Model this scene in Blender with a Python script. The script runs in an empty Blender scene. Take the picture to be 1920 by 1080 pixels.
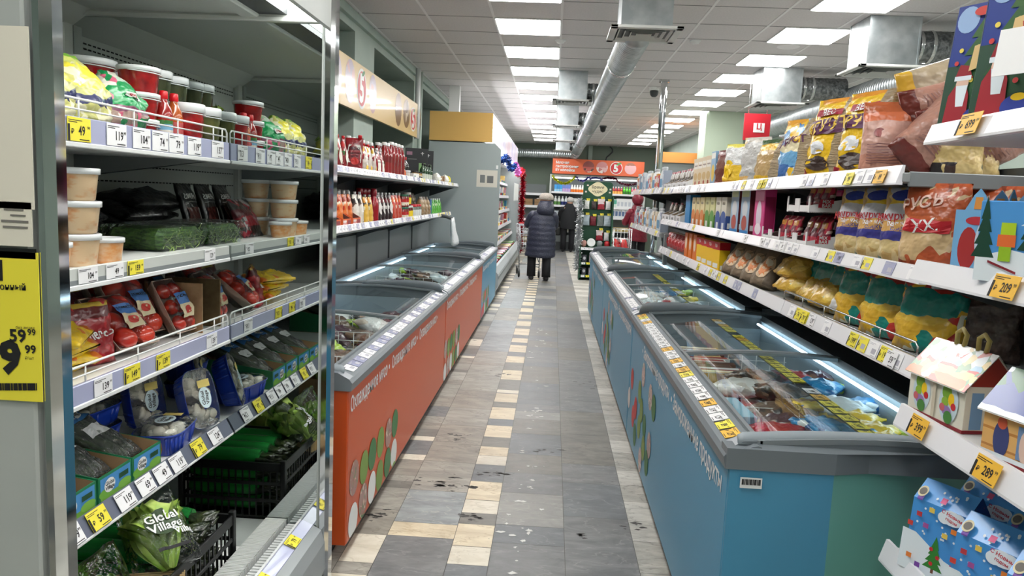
import bpy, math, random
from mathutils import Vector, Matrix
S = bpy.context.scene
COL = S.collection
PI = math.pi
R = math.radians

# ------------------------------------------------------------------ camera
FPX, EYE = 1400.0, 1.5
def cam_basis():
    y = Vector(((1037-960)/FPX, -(372-540)/FPX, -1.0)).normalized()
    z = Vector((.044, 1.0, 0.0)); z.z = -(z.dot(y)-z.z*y.z)/y.z; z.normalize()
    x = y.cross(z)
    return Matrix((x, y, z))
CB = cam_basis()
cam = bpy.data.objects.new('camera', bpy.data.cameras.new('camera')); COL.objects.link(cam)
cam.data.sensor_width = 36; cam.data.lens = FPX/1920*36
cam.data.clip_start = .05; cam.data.clip_end = 100
cam.matrix_world = Matrix.Translation((0, 0, EYE)) @ CB.to_4x4()
S.camera = cam
def ray(u, v): return CB @ Vector(((u-960)/FPX, -(v-540)/FPX, -1.0))
def at(u, v, X=None, Y=None, Z=None):
    d = ray(u, v)
    t = X/d.x if X is not None else (Y/d.y if Y is not None else (Z-EYE)/d.z)
    return Vector((0, 0, EYE)) + d*t

# ------------------------------------------------------------------ world, exposure
w = bpy.data.worlds.new('store_air'); S.world = w; w.use_nodes = True
w.node_tree.nodes['Background'].inputs[0].default_value = (.75, .8, .8, 1)
w.node_tree.nodes['Background'].inputs[1].default_value = .05
S.view_settings.view_transform = 'Standard'; S.view_settings.look = 'None'
S.view_settings.gamma = 1; S.view_settings.use_curve_mapping = False
S.view_settings.exposure = .72
LAMP = 10.0          # luminance of the ceiling light panels
S.cycles.max_bounces = 8; S.cycles.transparent_max_bounces = 12
S.cycles.use_denoising = True

# ------------------------------------------------------------------ materials
def lin(c):
    out = []
    for x in c[:3]:
        x /= 255.0
        out.append(x/12.92 if x <= .04045 else ((x+.055)/1.055)**2.4)
    return (*out, 1)
MATS = {}
def mat(name, c=(200, 200, 200), rough=.5, metal=0, c2=None, scale=20, bump=0, bscale=None, coat=0, emit=0, detail=3, spec=.5, stretch=None, lo=.35, hi=.65):
    """a procedural surface: base colour, an optional second colour in noise, an optional bump"""
    if name in MATS: return MATS[name]
    m = bpy.data.materials.new(name); m.use_nodes = True; MATS[name] = m
    nt = m.node_tree; b = nt.nodes['Principled BSDF']; L = nt.links.new
    b.inputs['Base Color'].default_value = lin(c); b.inputs['Roughness'].default_value = rough
    b.inputs['Metallic'].default_value = metal; b.inputs['Coat Weight'].default_value = coat
    b.inputs['Coat Roughness'].default_value = .08; b.inputs['Specular IOR Level'].default_value = spec
    if emit:
        b.inputs['Emission Color'].default_value = lin(c); b.inputs['Emission Strength'].default_value = emit
    if c2 or bump:
        tc = nt.nodes.new('ShaderNodeTexCoord'); mp = nt.nodes.new('ShaderNodeMapping'); L(tc.outputs['Object'], mp.inputs[0])
        if stretch: mp.inputs['Scale'].default_value = stretch
    if c2:
        n = nt.nodes.new('ShaderNodeTexNoise'); n.inputs['Scale'].default_value = scale; n.inputs['Detail'].default_value = detail
        L(mp.outputs[0], n.inputs[0])
        r = nt.nodes.new('ShaderNodeValToRGB'); r.color_ramp.elements[0].position = lo; r.color_ramp.elements[1].position = hi
        r.color_ramp.elements[0].color = lin(c); r.color_ramp.elements[1].color = lin(c2)
        L(n.outputs[0], r.inputs[0]); L(r.outputs[0], b.inputs['Base Color'])
    if bump:
        n2 = nt.nodes.new('ShaderNodeTexNoise'); n2.inputs['Scale'].default_value = bscale or scale; n2.inputs['Detail'].default_value = 2
        L(mp.outputs[0], n2.inputs[0])
        bp = nt.nodes.new('ShaderNodeBump'); bp.inputs['Strength'].default_value = bump; bp.inputs['Distance'].default_value = .02
        L(n2.outputs[0], bp.inputs['Height']); L(bp.outputs[0], b.inputs['Normal'])
    return m
def bands(name, stops, axis='Z', rough=.28, warp=.05, scale=14, bump=.35, bscale=22, art=None, art_scale=30, coat=.3):
    """printed packaging: colour bands along one axis of the object, wobbling, with an optional blotchy print in some bands"""
    if name in MATS: return MATS[name]
    m = bpy.data.materials.new(name); m.use_nodes = True; MATS[name] = m
    nt = m.node_tree; N = nt.nodes.new; L = nt.links.new; b = nt.nodes['Principled BSDF']
    b.inputs['Roughness'].default_value = rough; b.inputs['Coat Weight'].default_value = coat; b.inputs['Coat Roughness'].default_value = .1
    tc = N('ShaderNodeTexCoord'); sp = N('ShaderNodeSeparateXYZ'); L(tc.outputs['Generated'], sp.inputs[0])
    n = N('ShaderNodeTexNoise'); n.inputs['Scale'].default_value = scale; L(tc.outputs['Object'], n.inputs[0])
    ma = N('ShaderNodeMath'); ma.operation = 'MULTIPLY_ADD'; ma.inputs[1].default_value = warp*2; L(n.outputs[0], ma.inputs[0])
    sb = N('ShaderNodeMath'); sb.operation = 'SUBTRACT'; sb.inputs[1].default_value = warp; L(sp.outputs['XYZ'.index(axis)], sb.inputs[0])
    L(sb.outputs[0], ma.inputs[2])
    r = N('ShaderNodeValToRGB'); cr = r.color_ramp; cr.interpolation = 'CONSTANT'
    cr.elements[0].position = stops[0][0]; cr.elements[0].color = lin(stops[0][1])
    cr.elements[1].position = stops[1][0] if len(stops) > 1 else 1; cr.elements[1].color = lin(stops[1][1] if len(stops) > 1 else stops[0][1])
    for p, c in stops[2:]:
        e = cr.elements.new(p); e.color = lin(c)
    L(ma.outputs[0], r.inputs[0]); out = r.outputs[0]
    if art:
        v = N('ShaderNodeTexVoronoi'); v.inputs['Scale'].default_value = art_scale; L(tc.outputs['Object'], v.inputs[0])
        s2 = N('ShaderNodeSeparateXYZ'); L(v.outputs['Color'], s2.inputs[0])
        r2 = N('ShaderNodeValToRGB'); c2 = r2.color_ramp; c2.interpolation = 'CONSTANT'
        k = len(art)
        c2.elements[0].position = 0; c2.elements[0].color = lin(art[0]); c2.elements[1].position = 1/k; c2.elements[1].color = lin(art[1])
        for i in range(2, k):
            e = c2.elements.new(i/k); e.color = lin(art[i])
        L(s2.outputs[0], r2.inputs[0])
        n3 = N('ShaderNodeTexNoise'); n3.inputs['Scale'].default_value = art_scale*.35; L(tc.outputs['Object'], n3.inputs[0])
        gt = N('ShaderNodeMath'); gt.operation = 'GREATER_THAN'; gt.inputs[1].default_value = .53; L(n3.outputs[0], gt.inputs[0])
        mx = N('ShaderNodeMix'); mx.data_type = 'RGBA'; L(gt.outputs[0], mx.inputs[0]); L(out, mx.inputs[6]); L(r2.outputs[0], mx.inputs[7]); out = mx.outputs[2]
    L(out, b.inputs['Base Color'])
    if bump:
        n2 = N('ShaderNodeTexNoise'); n2.inputs['Scale'].default_value = bscale; L(tc.outputs['Object'], n2.inputs[0])
        bp = N('ShaderNodeBump'); bp.inputs['Strength'].default_value = bump; bp.inputs['Distance'].default_value = .02
        L(n2.outputs[0], bp.inputs['Height']); L(bp.outputs[0], b.inputs['Normal'])
    return m
def clear(name, tint=(235, 240, 240), gloss=.25, rough=.08, bump=.5, bscale=30, haze=0.0):
    """clear film or glass: mostly transparent, glossy at grazing angles, optionally a little hazy"""
    if name in MATS: return MATS[name]
    m = bpy.data.materials.new(name); m.use_nodes = True; MATS[name] = m
    nt = m.node_tree; N = nt.nodes.new; L = nt.links.new
    nt.nodes.remove(nt.nodes['Principled BSDF']); o = nt.nodes['Material Output']
    t = N('ShaderNodeBsdfTransparent'); t.inputs[0].default_value = lin(tint)
    g = N('ShaderNodeBsdfGlossy'); g.inputs['Roughness'].default_value = rough; g.inputs[0].default_value = (1, 1, 1, 1)
    lw = N('ShaderNodeFresnel'); lw.inputs[0].default_value = 1.45
    ad = N('ShaderNodeMath'); ad.operation = 'MULTIPLY'; ad.inputs[1].default_value = gloss*4; ad.use_clamp = True; L(lw.outputs[0], ad.inputs[0])
    mx = N('ShaderNodeMixShader'); L(ad.outputs[0], mx.inputs[0]); L(t.outputs[0], mx.inputs[1]); L(g.outputs[0], mx.inputs[2])
    out = mx.outputs[0]
    if haze:
        d = N('ShaderNodeBsdfDiffuse'); d.inputs[0].default_value = lin((225, 230, 232)); m2 = N('ShaderNodeMixShader'); m2.inputs[0].default_value = haze
        L(out, m2.inputs[1]); L(d.outputs[0], m2.inputs[2]); out = m2.outputs[0]
    if bump:
        tc = N('ShaderNodeTexCoord'); n2 = N('ShaderNodeTexNoise'); n2.inputs['Scale'].default_value = bscale; L(tc.outputs['Object'], n2.inputs[0])
        bp = N('ShaderNodeBump'); bp.inputs['Strength'].default_value = bump; bp.inputs['Distance'].default_value = .02
        L(n2.outputs[0], bp.inputs['Height']); L(bp.outputs[0], g.inputs['Normal'])
    L(out, o.inputs[0])
    return m
def flat(c, rough=.45, coat=0.0):
    return mat('print_%02x%02x%02x' % tuple(int(x) for x in c), c, rough, coat=coat)

# ------------------------------------------------------------------ text outlines
TXT = {}
def text_geo(s, bold=.0):
    k = (s, bold)
    if k not in TXT:
        cu = bpy.data.curves.new('lettering', 'FONT'); cu.body = s; cu.size = 1; cu.align_x = 'CENTER'; cu.align_y = 'CENTER'; cu.offset = bold; cu.resolution_u = 2
        o = bpy.data.objects.new('lettering', cu); COL.objects.link(o)
        dg = bpy.context.evaluated_depsgraph_get(); e = o.evaluated_get(dg); me = e.to_mesh()
        TXT[k] = ([(v.co.x, v.co.y) for v in me.vertices], [tuple(p.vertices) for p in me.polygons])
        e.to_mesh_clear(); bpy.data.objects.remove(o); bpy.data.curves.remove(cu)
    return TXT[k]

# ------------------------------------------------------------------ mesh builder
class MB:
    def __init__(s): s.v = []; s.f = []; s.m = []; s.s = []; s.mats = []
    def mi(s, m):
        if m not in s.mats: s.mats.append(m)
        return s.mats.index(m)
    def add(s, vs, fs, m, smooth=False, M=None):
        k = len(s.v); i = s.mi(m)
        s.v += [tuple(M @ Vector(p)) for p in vs] if M is not None else [tuple(p) for p in vs]
        for f in fs: s.f.append(tuple(a+k for a in f)); s.m.append(i); s.s.append(smooth)
        return s
    def box(s, lo, hi, m, b=0, M=None):
        x0, y0, z0 = lo; x1, y1, z1 = hi
        if x0 > x1: x0, x1 = x1, x0
        if y0 > y1: y0, y1 = y1, y0
        if z0 > z1: z0, z1 = z1, z0
        if not b:
            vs = [(x0,y0,z0),(x1,y0,z0),(x1,y1,z0),(x0,y1,z0),(x0,y0,z1),(x1,y0,z1),(x1,y1,z1),(x0,y1,z1)]
            return s.add(vs, [(3,2,1,0),(4,5,6,7),(0,1,5,4),(1,2,6,5),(2,3,7,6),(3,0,4,7)], m, False, M)
        b = min(b, (x1-x0)*.49, (y1-y0)*.49, (z1-z0)*.49)
        c = [(x0,x1),(y0,y1),(z0,z1)]; vs = []; idx = {}
        for i in (0,1):
            for j in (0,1):
                for k in (0,1):
                    p = [c[0][i], c[1][j], c[2][k]]; sg = [1-2*i, 1-2*j, 1-2*k]
                    for a in range(3):
                        q = [p[t] + (b*sg[t] if t != a else 0) for t in range(3)]
                        idx[(i,j,k,a)] = len(vs); vs.append(q)
        I = idx; fs = []
        for a in range(3):
            o = [t for t in range(3) if t != a]
            for e in (0,1):
                r = []
                for (p, q) in ((0,0),(1,0),(1,1),(0,1)):
                    t = [0,0,0]; t[a] = e; t[o[0]] = p; t[o[1]] = q; r.append(I[(*t, a)])
                fs.append(tuple(r))
        for a in range(3):
            o = [t for t in range(3) if t != a]
            for (p, q) in ((0,0),(1,0),(1,1),(0,1)):
                t0 = [0,0,0]; t0[o[0]] = p; t0[o[1]] = q; t1 = list(t0); t1[a] = 1
                fs.append((I[(*t0,o[0])], I[(*t1,o[0])], I[(*t1,o[1])], I[(*t0,o[1])]))
        for i in (0,1):
            for j in (0,1):
                for k in (0,1): fs.append((I[(i,j,k,0)], I[(i,j,k,1)], I[(i,j,k,2)]))
        # outward winding
        cx = Vector(((x0+x1)/2,(y0+y1)/2,(z0+z1)/2)); out = []
        for f in fs:
            P = [Vector(vs[i]) for i in f]; n = (P[1]-P[0]).cross(P[2]-P[0])
            out.append(f if n.dot(sum(P, Vector())/len(P)-cx) > 0 else f[::-1])
        return s.add(vs, out, m, False, M)
    def lathe(s, prof, m, n=20, M=None, smooth=True, sx=1, sy=1):
        vs = []; fs = []
        for (r, z) in prof:
            for i in range(n):
                a = 2*PI*i/n; vs.append((r*math.cos(a)*sx, r*math.sin(a)*sy, z))
        k = len(prof)
        for j in range(k-1):
            for i in range(n):
                i2 = (i+1) % n; fs.append((j*n+i, j*n+i2, (j+1)*n+i2, (j+1)*n+i))
        s.add(vs, fs, m, smooth, M)
        for (j, rev) in ((0, True), (k-1, False)):
            if prof[j][0] > 1e-5:
                r = list(range(j*n, j*n+n)); s.add(vs[j*n:j*n+n], [tuple(range(n))[::-1] if rev else tuple(range(n))], m, False, M)
        return s
    def tube(s, pts, r, m, n=8, closed=False, M=None, cap=True):
        P = [Vector(p) for p in pts]; k = len(P); vs = []; up = Vector((0, 0, 1)); fr = None
        rr = r if isinstance(r, (list, tuple)) else [r]*k
        for i in range(k):
            t = (P[(i+1) % k]-P[i-1]) if closed else (P[min(i+1, k-1)]-P[max(i-1, 0)])
            t.normalize()
            if fr is None:
                a = up if abs(t.z) < .9 else Vector((1, 0, 0)); fr = (a - t*a.dot(t)).normalized()
            else: fr = (fr - t*fr.dot(t)).normalized()
            g = t.cross(fr)
            for j in range(n):
                an = 2*PI*j/n; vs.append(P[i] + (fr*math.cos(an)+g*math.sin(an))*rr[i])
        fs = []
        for i in range(k if closed else k-1):
            for j in range(n):
                a, b = i*n+j, i*n+(j+1) % n; c, d = ((i+1) % k)*n+(j+1) % n, ((i+1) % k)*n+j
                fs.append((a, b, c, d))
        if cap and not closed: fs += [tuple(range(n))[::-1], tuple(range((k-1)*n, k*n))]
        return s.add(vs, fs, m, n > 4, M)
    def loft(s, rings, m, smooth=True, caps=(True, True), M=None):
        n = len(rings[0]); vs = [p for r in rings for p in r]; fs = []
        for j in range(len(rings)-1):
            for i in range(n):
                i2 = (i+1) % n; fs.append((j*n+i, j*n+i2, (j+1)*n+i2, (j+1)*n+i))
        if caps[0]: fs.append(tuple(range(n))[::-1])
        if caps[1]: fs.append(tuple(range((len(rings)-1)*n, len(rings)*n)))
        return s.add(vs, fs, m, smooth, M)
    def prism(s, poly, d0, d1, m, axis='y', M=None, smooth=False):
        """poly in the plane across the axis, pushed along it from d0 to d1"""
        def P(a, b, d): return (a, d, b) if axis == 'y' else ((d, a, b) if axis == 'x' else (a, b, d))
        n = len(poly); vs = [P(a, b, d0) for a, b in poly] + [P(a, b, d1) for a, b in poly]
        fs = [tuple(range(n)), tuple(range(2*n-1, n-1, -1))] + [(i, n+i, n+(i+1) % n, (i+1) % n) for i in range(n)]
        return s.add(vs, fs, m, smooth, M)
    def poly(s, pts, m, M=None): return s.add(pts, [tuple(range(len(pts)))], m, False, M)
    def text(s, t, size, m, M, bold=0.0, wx=1.0):
        v, f = text_geo(t, bold); return s.add([(x*size*wx, y*size, 0) for x, y in v], f, m, False, M)
    def mesh(s, name):
        me = bpy.data.meshes.new(name); me.from_pydata(s.v, [], s.f)
        for m in s.mats: me.materials.append(m)
        me.polygons.foreach_set('material_index', s.m); me.polygons.foreach_set('use_smooth', s.s); me.update()
        return me
    def build(s, name, parent=None, label=None):
        if parent is not None:
            L = parent_loc(parent); s.v = [(x-L.x, y-L.y, z-L.z) for x, y, z in s.v]
        return link(name, s.mesh(name), parent, label)
def parent_loc(p):
    L = Vector()
    while p is not None: L += p.location; p = p.parent
    return L
def link(name, me, parent=None, label=None):
    o = bpy.data.objects.new(name, me); COL.objects.link(o)
    if parent is not None: o.parent = parent
    if label: o['label'] = label
    return o
def tag(o, label, cat, group=None, kind=None):
    o['label'] = label; o['category'] = cat
    if group: o['group'] = group
    if kind: o['kind'] = kind
    return o
def struct(o): o['kind'] = 'structure'; return o
def thing(name, label, cat, loc=(0, 0, 0), rz=0, group=None, kind=None):
    o = bpy.data.objects.new(name, None); COL.objects.link(o); o.empty_display_size = .05
    o.location = loc; o.rotation_euler = (0, 0, rz)
    return tag(o, label, cat, group, kind)
def ord_(i): return ['first','second','third','fourth','fifth','sixth','seventh','eighth','ninth','tenth','eleventh','twelfth','thirteenth','fourteenth','fifteenth','sixteenth','seventeenth','eighteenth','nineteenth','twentieth'][i] if i < 20 else '%dth' % (i+1)

# a product is a list of (part name, mesh, part label, [(sub-part name, mesh)]); a single entry named None is a thing of one mesh
def place(spec, name, label, cat, loc, rz=0, group=None, rx=0, ry=0, sc=1):
    rot = Matrix.Rotation(rz, 4, 'Z') @ Matrix.Rotation(ry, 4, 'Y') @ Matrix.Rotation(rx, 4, 'X')
    if len(spec) == 1 and spec[0][0] is None:
        o = link(name, spec[0][1]); tag(o, label, cat, group)
    else:
        o = thing(name, label, cat, group=group)
        for pn, me, pl, subs in spec:
            c = link(pn, me, o, pl)
            for sn, sm in subs: link(sn, sm, c)
    o.location = loc; o.rotation_euler = rot.to_euler(); o.scale = (sc,)*3 if not isinstance(sc, tuple) else sc
    return o
# ------------------------------------------------------------------ shared surfaces
WHITE = mat('white_plastic', (232, 234, 233), .35)
LID = mat('lid_plastic', (222, 226, 228), .3, coat=.3)
STEEL = mat('polished_steel', (196, 199, 200), .18, 1)
CHROME = mat('chrome', (215, 217, 218), .06, 1)
MIRROR = mat('mirror_panel', (196, 202, 200), .015, 1)
GALV = mat('galvanised_steel', (196, 202, 204), .34, .85, c2=(170, 178, 181), scale=9, stretch=(1, 1, 1))
WIRE = mat('white_wire', (226, 228, 226), .35)
SHELFW = mat('shelf_white', (222, 224, 224), .4)
SHELFG = mat('shelf_grey', (128, 134, 136), .45)
DARKG = mat('dark_grey_metal', (62, 66, 69), .5)
RAILW = mat('rail_white', (236, 236, 240), .25, coat=.3)
RAILV = mat('rail_lavender', (168, 172, 202), .25, coat=.4)
RAILD = mat('rail_slate', (98, 104, 122), .3, coat=.4)
BLACK = mat('black_plastic', (14, 15, 16), .4)
INK = mat('black_ink', (26, 25, 28), .6)
TAGW = mat('tag_white', (238, 238, 240), .4)
TAGY = mat('tag_yellow', (240, 226, 66), .45)
TAGO = mat('tag_orange', (238, 186, 62), .45)
RED = flat((196, 24, 34), .3); CREAM = flat((226, 205, 160)); ORANGE = flat((226, 106, 38)); YEL = flat((240, 200, 30), .35)
KRAFT = mat('brown_cardboard', (164, 132, 96), .8, c2=(150, 118, 84), scale=40)
FILM = clear('clear_film', gloss=.22, bump=.7, bscale=45)
FILMH = clear('hazy_film', gloss=.25, bump=.6, bscale=40, haze=.12)
GLASS = clear('freezer_glass', (238, 244, 244), gloss=.065, rough=.02, bump=0)

# ------------------------------------------------------------------ product makers (front faces -Y, base at z = 0)
def part(n, mb, label=None, subs=()): return (n, mb.mesh(n or 'product'), label, [(a, b.mesh(a)) for a, b in subs])
def ell(cx, cz, rx, rz, n=18): return [(cx+rx*math.cos(2*PI*i/n), cz+rz*math.sin(2*PI*i/n)) for i in range(n)]
def deco(mb, decos, fn, off):
    """printed shapes laid on a surface given by fn(x, z, offset)"""
    for k, d in enumerate(decos):
        o = off*(1+.35*k)
        if d[0] == 'e':
            _, cx, cz, rx, rz, m = d; vs = [(cx, cz)]; fs = []
            for q in (.55, 1.0): vs += ell(cx, cz, rx*q, rz*q)
            for i in range(18):
                j = (i+1) % 18; fs.append((0, 1+i, 1+j)); fs.append((1+i, 19+i, 19+j, 1+j))
        elif d[0] == 'r':
            _, x0, z0, x1, z1, m = d; nx, nz = (6, 4); vs = [(x0+(x1-x0)*i/nx, z0+(z1-z0)*j/nz) for j in range(nz+1) for i in range(nx+1)]
            fs = [(j*(nx+1)+i, j*(nx+1)+i+1, (j+1)*(nx+1)+i+1, (j+1)*(nx+1)+i) for j in range(nz) for i in range(nx)]
        elif d[0] == 'p':
            _, pts, m = d; vs = list(pts); fs = [tuple(range(len(vs)))]
        else:
            _, t, cx, cz, size, m = d[:6]; rot = d[6] if len(d) > 6 else 0; v, f = text_geo(t, .02); c, s_ = math.cos(rot), math.sin(rot)
            vs = [(cx+size*(x*c-y*s_), cz+size*(x*s_+y*c)) for x, y in v]; fs = f
        mb.add([fn(x, z, o) for x, z in vs], fs, m)
def bag_surf(w, h, d, seed, ends, wr):
    q = random.Random(seed); ph = [q.uniform(0, 6.28) for _ in range(8)]
    def prof(t):
        if ends == 'top': return max(.03, (1-t**2.3))**.75*(.78+.22*min(1, t/.08))
        if ends == 'tied': return max(.05, math.sin(PI*min(1, .12+t*.86))**.8)
        return max(.035, math.sin(PI*t))**.6
    def wf(t):
        if ends == 'top': return .97-.05*math.sin(PI*t)
        if ends == 'tied': return (.85+.15*math.sin(PI*min(1, t*1.5)))*(1 if t < .6 else max(.22, 1-((t-.6)/.36)**1.6*.8) if t < .93 else .34)
        return 1-.09*math.sin(PI*t)
    def sf(a, t, off=0):
        p = prof(t); ca, sa = math.cos(a), math.sin(a)
        x = w/2*wf(t)*math.copysign(abs(ca)**.7, ca); y = (d/2*p)*math.copysign(abs(sa)**.8, sa)
        k = 20/max(w, .05)*.1
        n = wr*(math.sin(9*t+3*ca+ph[0])+.7*math.sin(17*t-5*ca+ph[1])+.5*math.sin(23*t+9*ca+2*sa+ph[2])+.5*math.sin(13*ca+ph[3]+4*t))
        n *= min(1, p*1.4)
        crimp = .004*math.sin(a*16) if (t > .97 or (t < .03 and ends == 'both')) else 0
        y += (math.copysign(n, sa) if abs(sa) > .15 else 0)+crimp
        y += math.copysign(off, sa)
        return (x, y, h*t+.3*n)
    def front(x, z, off):
        t = min(.995, max(.005, z/h)); qx = max(-.98, min(.98, x/(w/2*wf(t))))
        ca = math.copysign(abs(qx)**(1/.7), qx); a = -math.acos(ca)
        X, Y, Z = sf(a, t, off); return (x, Y-off*.3, Z)
    return sf, front
def bag(w, h, d, m, seed=1, ends='top', wr=.005, decos=(), nt=16, na=22, name=None, raw=False, side=None, sang=1.0):
    sf, front = bag_surf(w, h, d, seed, ends, wr); mb = MB()
    mb.loft([[sf(2*PI*i/na, min(1, j/nt)) for i in range(na)] for j in range(nt+1)], m)
    if side:       # gusset or back of another colour on the +X side
        k = mb.mi(side)
        for j in range(nt):
            for i in range(na):
                a = 2*PI*(i+.5)/na
                if a < 2.2 or a > 2*PI-sang: mb.m[j*na+i] = k
    deco(mb, decos, front, .0022)
    return mb if raw else [part(name, mb)]
def flatfn(y): return lambda x, z, o: (x, y-o, z)
def carton(w, d, h, m, decos=(), side=(), top=(), b=.002, back=(), raw=False):
    mb = MB().box((-w/2, -d/2, 0), (w/2, d/2, h), m, b)
    deco(mb, decos, flatfn(-d/2), .0006)
    deco(mb, side, lambda x, z, o: (w/2+o, x, z), .0006); deco(mb, [s for s in side], lambda x, z, o: (-w/2-o, -x, z), .0006)
    deco(mb, top, lambda x, z, o: (x, z, h+o), .0006)
    return mb if raw else [part(None, mb)]
def tub(r, h, m, lid=None, taper=.86, sy=1, handle=True, lm=None):
    lid = lm or LID; a = MB(); n = 24
    a.lathe([(r*taper*.94, 0), (r*taper, .004), (r*.985, h*.82), (r*.985, h*.9)], m, n, sy=sy)
    b = MB().lathe([(r*1.0, h*.81), (r*1.06, h*.815), (r*1.07, h*.985), (r*1.02, h), (r*.93, h), (r*.92, h*.975), (0, h*.975)], lid, n, sy=sy)
    if handle:
        pts = [(r*1.08*math.cos(t), -r*1.08*math.sin(t)*sy, h*.8-.004*math.sin(t)) for t in [PI*i/10 for i in range(11)]]
        b.tube(pts, .0016, lid, 5)
    return [part('tub', a), part('lid', b)]
def bottle(r, h, m, capm, labm=None, neck=.42, cap_h=.1, n=16, waist=0, lab=(.15, .55), sq=False, decos=()):
    a = MB(); sh = 1-cap_h
    prof = [(r*.85, 0), (r, .008)]
    for i in range(9):
        t = i/8; prof.append((r*(1-waist*math.sin(PI*t)**2), .01+(h*sh*.66-.01)*t))
    prof += [(r*.86, h*sh*.78), (r*(neck+.12), h*sh*.9), (r*neck, h*sh*.96), (r*neck, h*sh)]
    a.lathe(prof, m, n)
    b = MB().lathe([(r*neck*1.12, h*sh*.985), (r*neck*1.2, h*sh), (r*neck*1.15, h*.985), (r*neck*.95, h), (0, h)], capm, n)
    out = [part('bottle', a), part('cap', b)]
    if labm:
        l = MB(); z0, z1 = h*sh*lab[0], h*sh*lab[1]
        l.lathe([(r*(1.012-waist*math.sin(PI*min(1, (z0+(z1-z0)*i/6)/(h*sh*.66)))**2), z0+(z1-z0)*i/6) for i in range(7)], labm, n)
        out.append(part('label', l))
    return out
def doypack(w, h, d, m, capm, seed=1, decos=(), side_cap=0.0, art=()):
    a = bag(w, h*.92, d, m, seed, 'top', .0025, decos, raw=True)
    c = MB(); r = w*.11 if w > .09 else w*.16
    M = Matrix.Translation((side_cap*w, 0, h*.88))
    c.lathe([(r*.6, 0), (r*.6, h*.03), (r, h*.035), (r, h*.115), (r*.85, h*.12), (0, h*.12)], capm, 12, M)
    return [part('pouch', a), part('cap', c)]
def jar(r, h, m, lidm, labm=None):
    a = MB().lathe([(r*.9, 0), (r, .006), (r, h*.7), (r*.85, h*.82), (r*.85, h*.86)], m, 16)
    b = MB().lathe([(r*.9, h*.84), (r*.92, h*.85), (r*.92, h*.985), (r*.88, h), (0, h)], lidm, 16)
    out = [part('jar', a), part('lid', b)]
    if labm: out.append(part('label', MB().lathe([(r*1.012, h*.12), (r*1.012, h*.62)], labm, 16)))
    return out
def open_tray(w, d, h, m, inner, t=.003, front_h=None, decos=(), base=True):
    """an open carton with four walls; the front wall may be lower"""
    fh = front_h or h; mb = MB()
    if base: mb.box((-w/2, -d/2, 0), (w/2, d/2, t), inner)
    mb.box((-w/2, -d/2, 0), (w/2, -d/2+t, fh), m); mb.box((-w/2, d/2-t, 0), (w/2, d/2, h), m)
    for s in (-1, 1):
        x0, x1 = s*w/2, s*(w/2-t)
        mb.prism([(-d/2, 0), (d/2, 0), (d/2, h), (-d/2, fh)], min(x0, x1), max(x0, x1), m, 'x')
        xi = x1-s*.0006; mb.poly([(xi, -d/2+t, t), (xi, d/2-t, t), (xi, d/2-t, h), (xi, -d/2+t, fh)], inner)
    mb.poly([(-w/2+t, d/2-t-.0006, t), (w/2-t, d/2-t-.0006, t), (w/2-t, d/2-t-.0006, h), (-w/2+t, d/2-t-.0006, h)], inner)
    deco(mb, decos, flatfn(-d/2), .0007)
    return mb
def crate(w, d, h, m):
    mb = MB(); t = .008
    mb.box((-w/2, -d/2, 0), (w/2, d/2, .006), m)
    for z in (0, h*.3, h*.6, h-.035):
        z1 = z+(.035 if z > h*.8 else .014)
        mb.box((-w/2, -d/2, z), (w/2, -d/2+t, z1), m, .002); mb.box((-w/2, d/2-t, z), (w/2, d/2, z1), m, .002)
        mb.box((-w/2, -d/2, z), (-w/2+t, d/2, z1), m, .002); mb.box((w/2-t, -d/2, z), (w/2, d/2, z1), m, .002)
    nx, ny = max(4, int(w/.028)), max(4, int(d/.028))
    for i in range(nx+1):
        x = -w/2+.003+(w-.008)*i/nx
        for y in (-d/2+.002, d/2-.006): mb.box((x-.003, y, 0), (x+.003, y+.004, h-.02), m)
    for i in range(ny+1):
        y = -d/2+.003+(d-.008)*i/ny
        for x in (-w/2+.002, w/2-.006): mb.box((x, y-.003, 0), (x+.004, y+.003, h-.02), m)
    for sx in (-1, 1):
        for sy in (-1, 1): mb.box((sx*w/2-sx*.016, sy*d/2-sy*.016, 0), (sx*w/2+sx*.004, sy*d/2+sy*.004, h+.012), m, .003)
    return [part(None, mb)]
def leaf_mesh(mb, L, W, seed, m, M, curl=.5, ruf=.02):
    q = random.Random(seed); p1, p2 = q.uniform(0, 6), q.uniform(0, 6); nu, nv = 9, 12; vs = []
    for i in range(nu+1):
        u = i/nu; wd = W*(.18+.82*math.sin(PI*min(1, u*.62+.02))**.8)*(1 if u < .86 else 1-(u-.86)*2.2)
        for j in range(nv+1):
            v = j/nv*2-1; r = ruf*u*abs(v)**1.2*math.sin(v*11+p1+u*5)+ruf*.7*u*u*math.sin(v*17+p2)
            vs.append((v*wd/2*(1-.12*abs(v)), r+curl*L*.35*u*u-.25*W*abs(v)**2*.5, L*u*(1-.2*curl*u)+.4*ruf*math.sin(v*13+p2)*u))
    fs = [(i*(nv+1)+j, i*(nv+1)+j+1, (i+1)*(nv+1)+j+1, (i+1)*(nv+1)+j) for i in range(nu) for j in range(nv)]
    mb.add(vs, fs, m, True, M)
LEAF = mat('lettuce_green', (138, 178, 62), .45, c2=(186, 206, 106), scale=16)
LEAFB = mat('bright_lettuce', (96, 164, 40), .45, c2=(150, 200, 70), scale=18)
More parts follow.
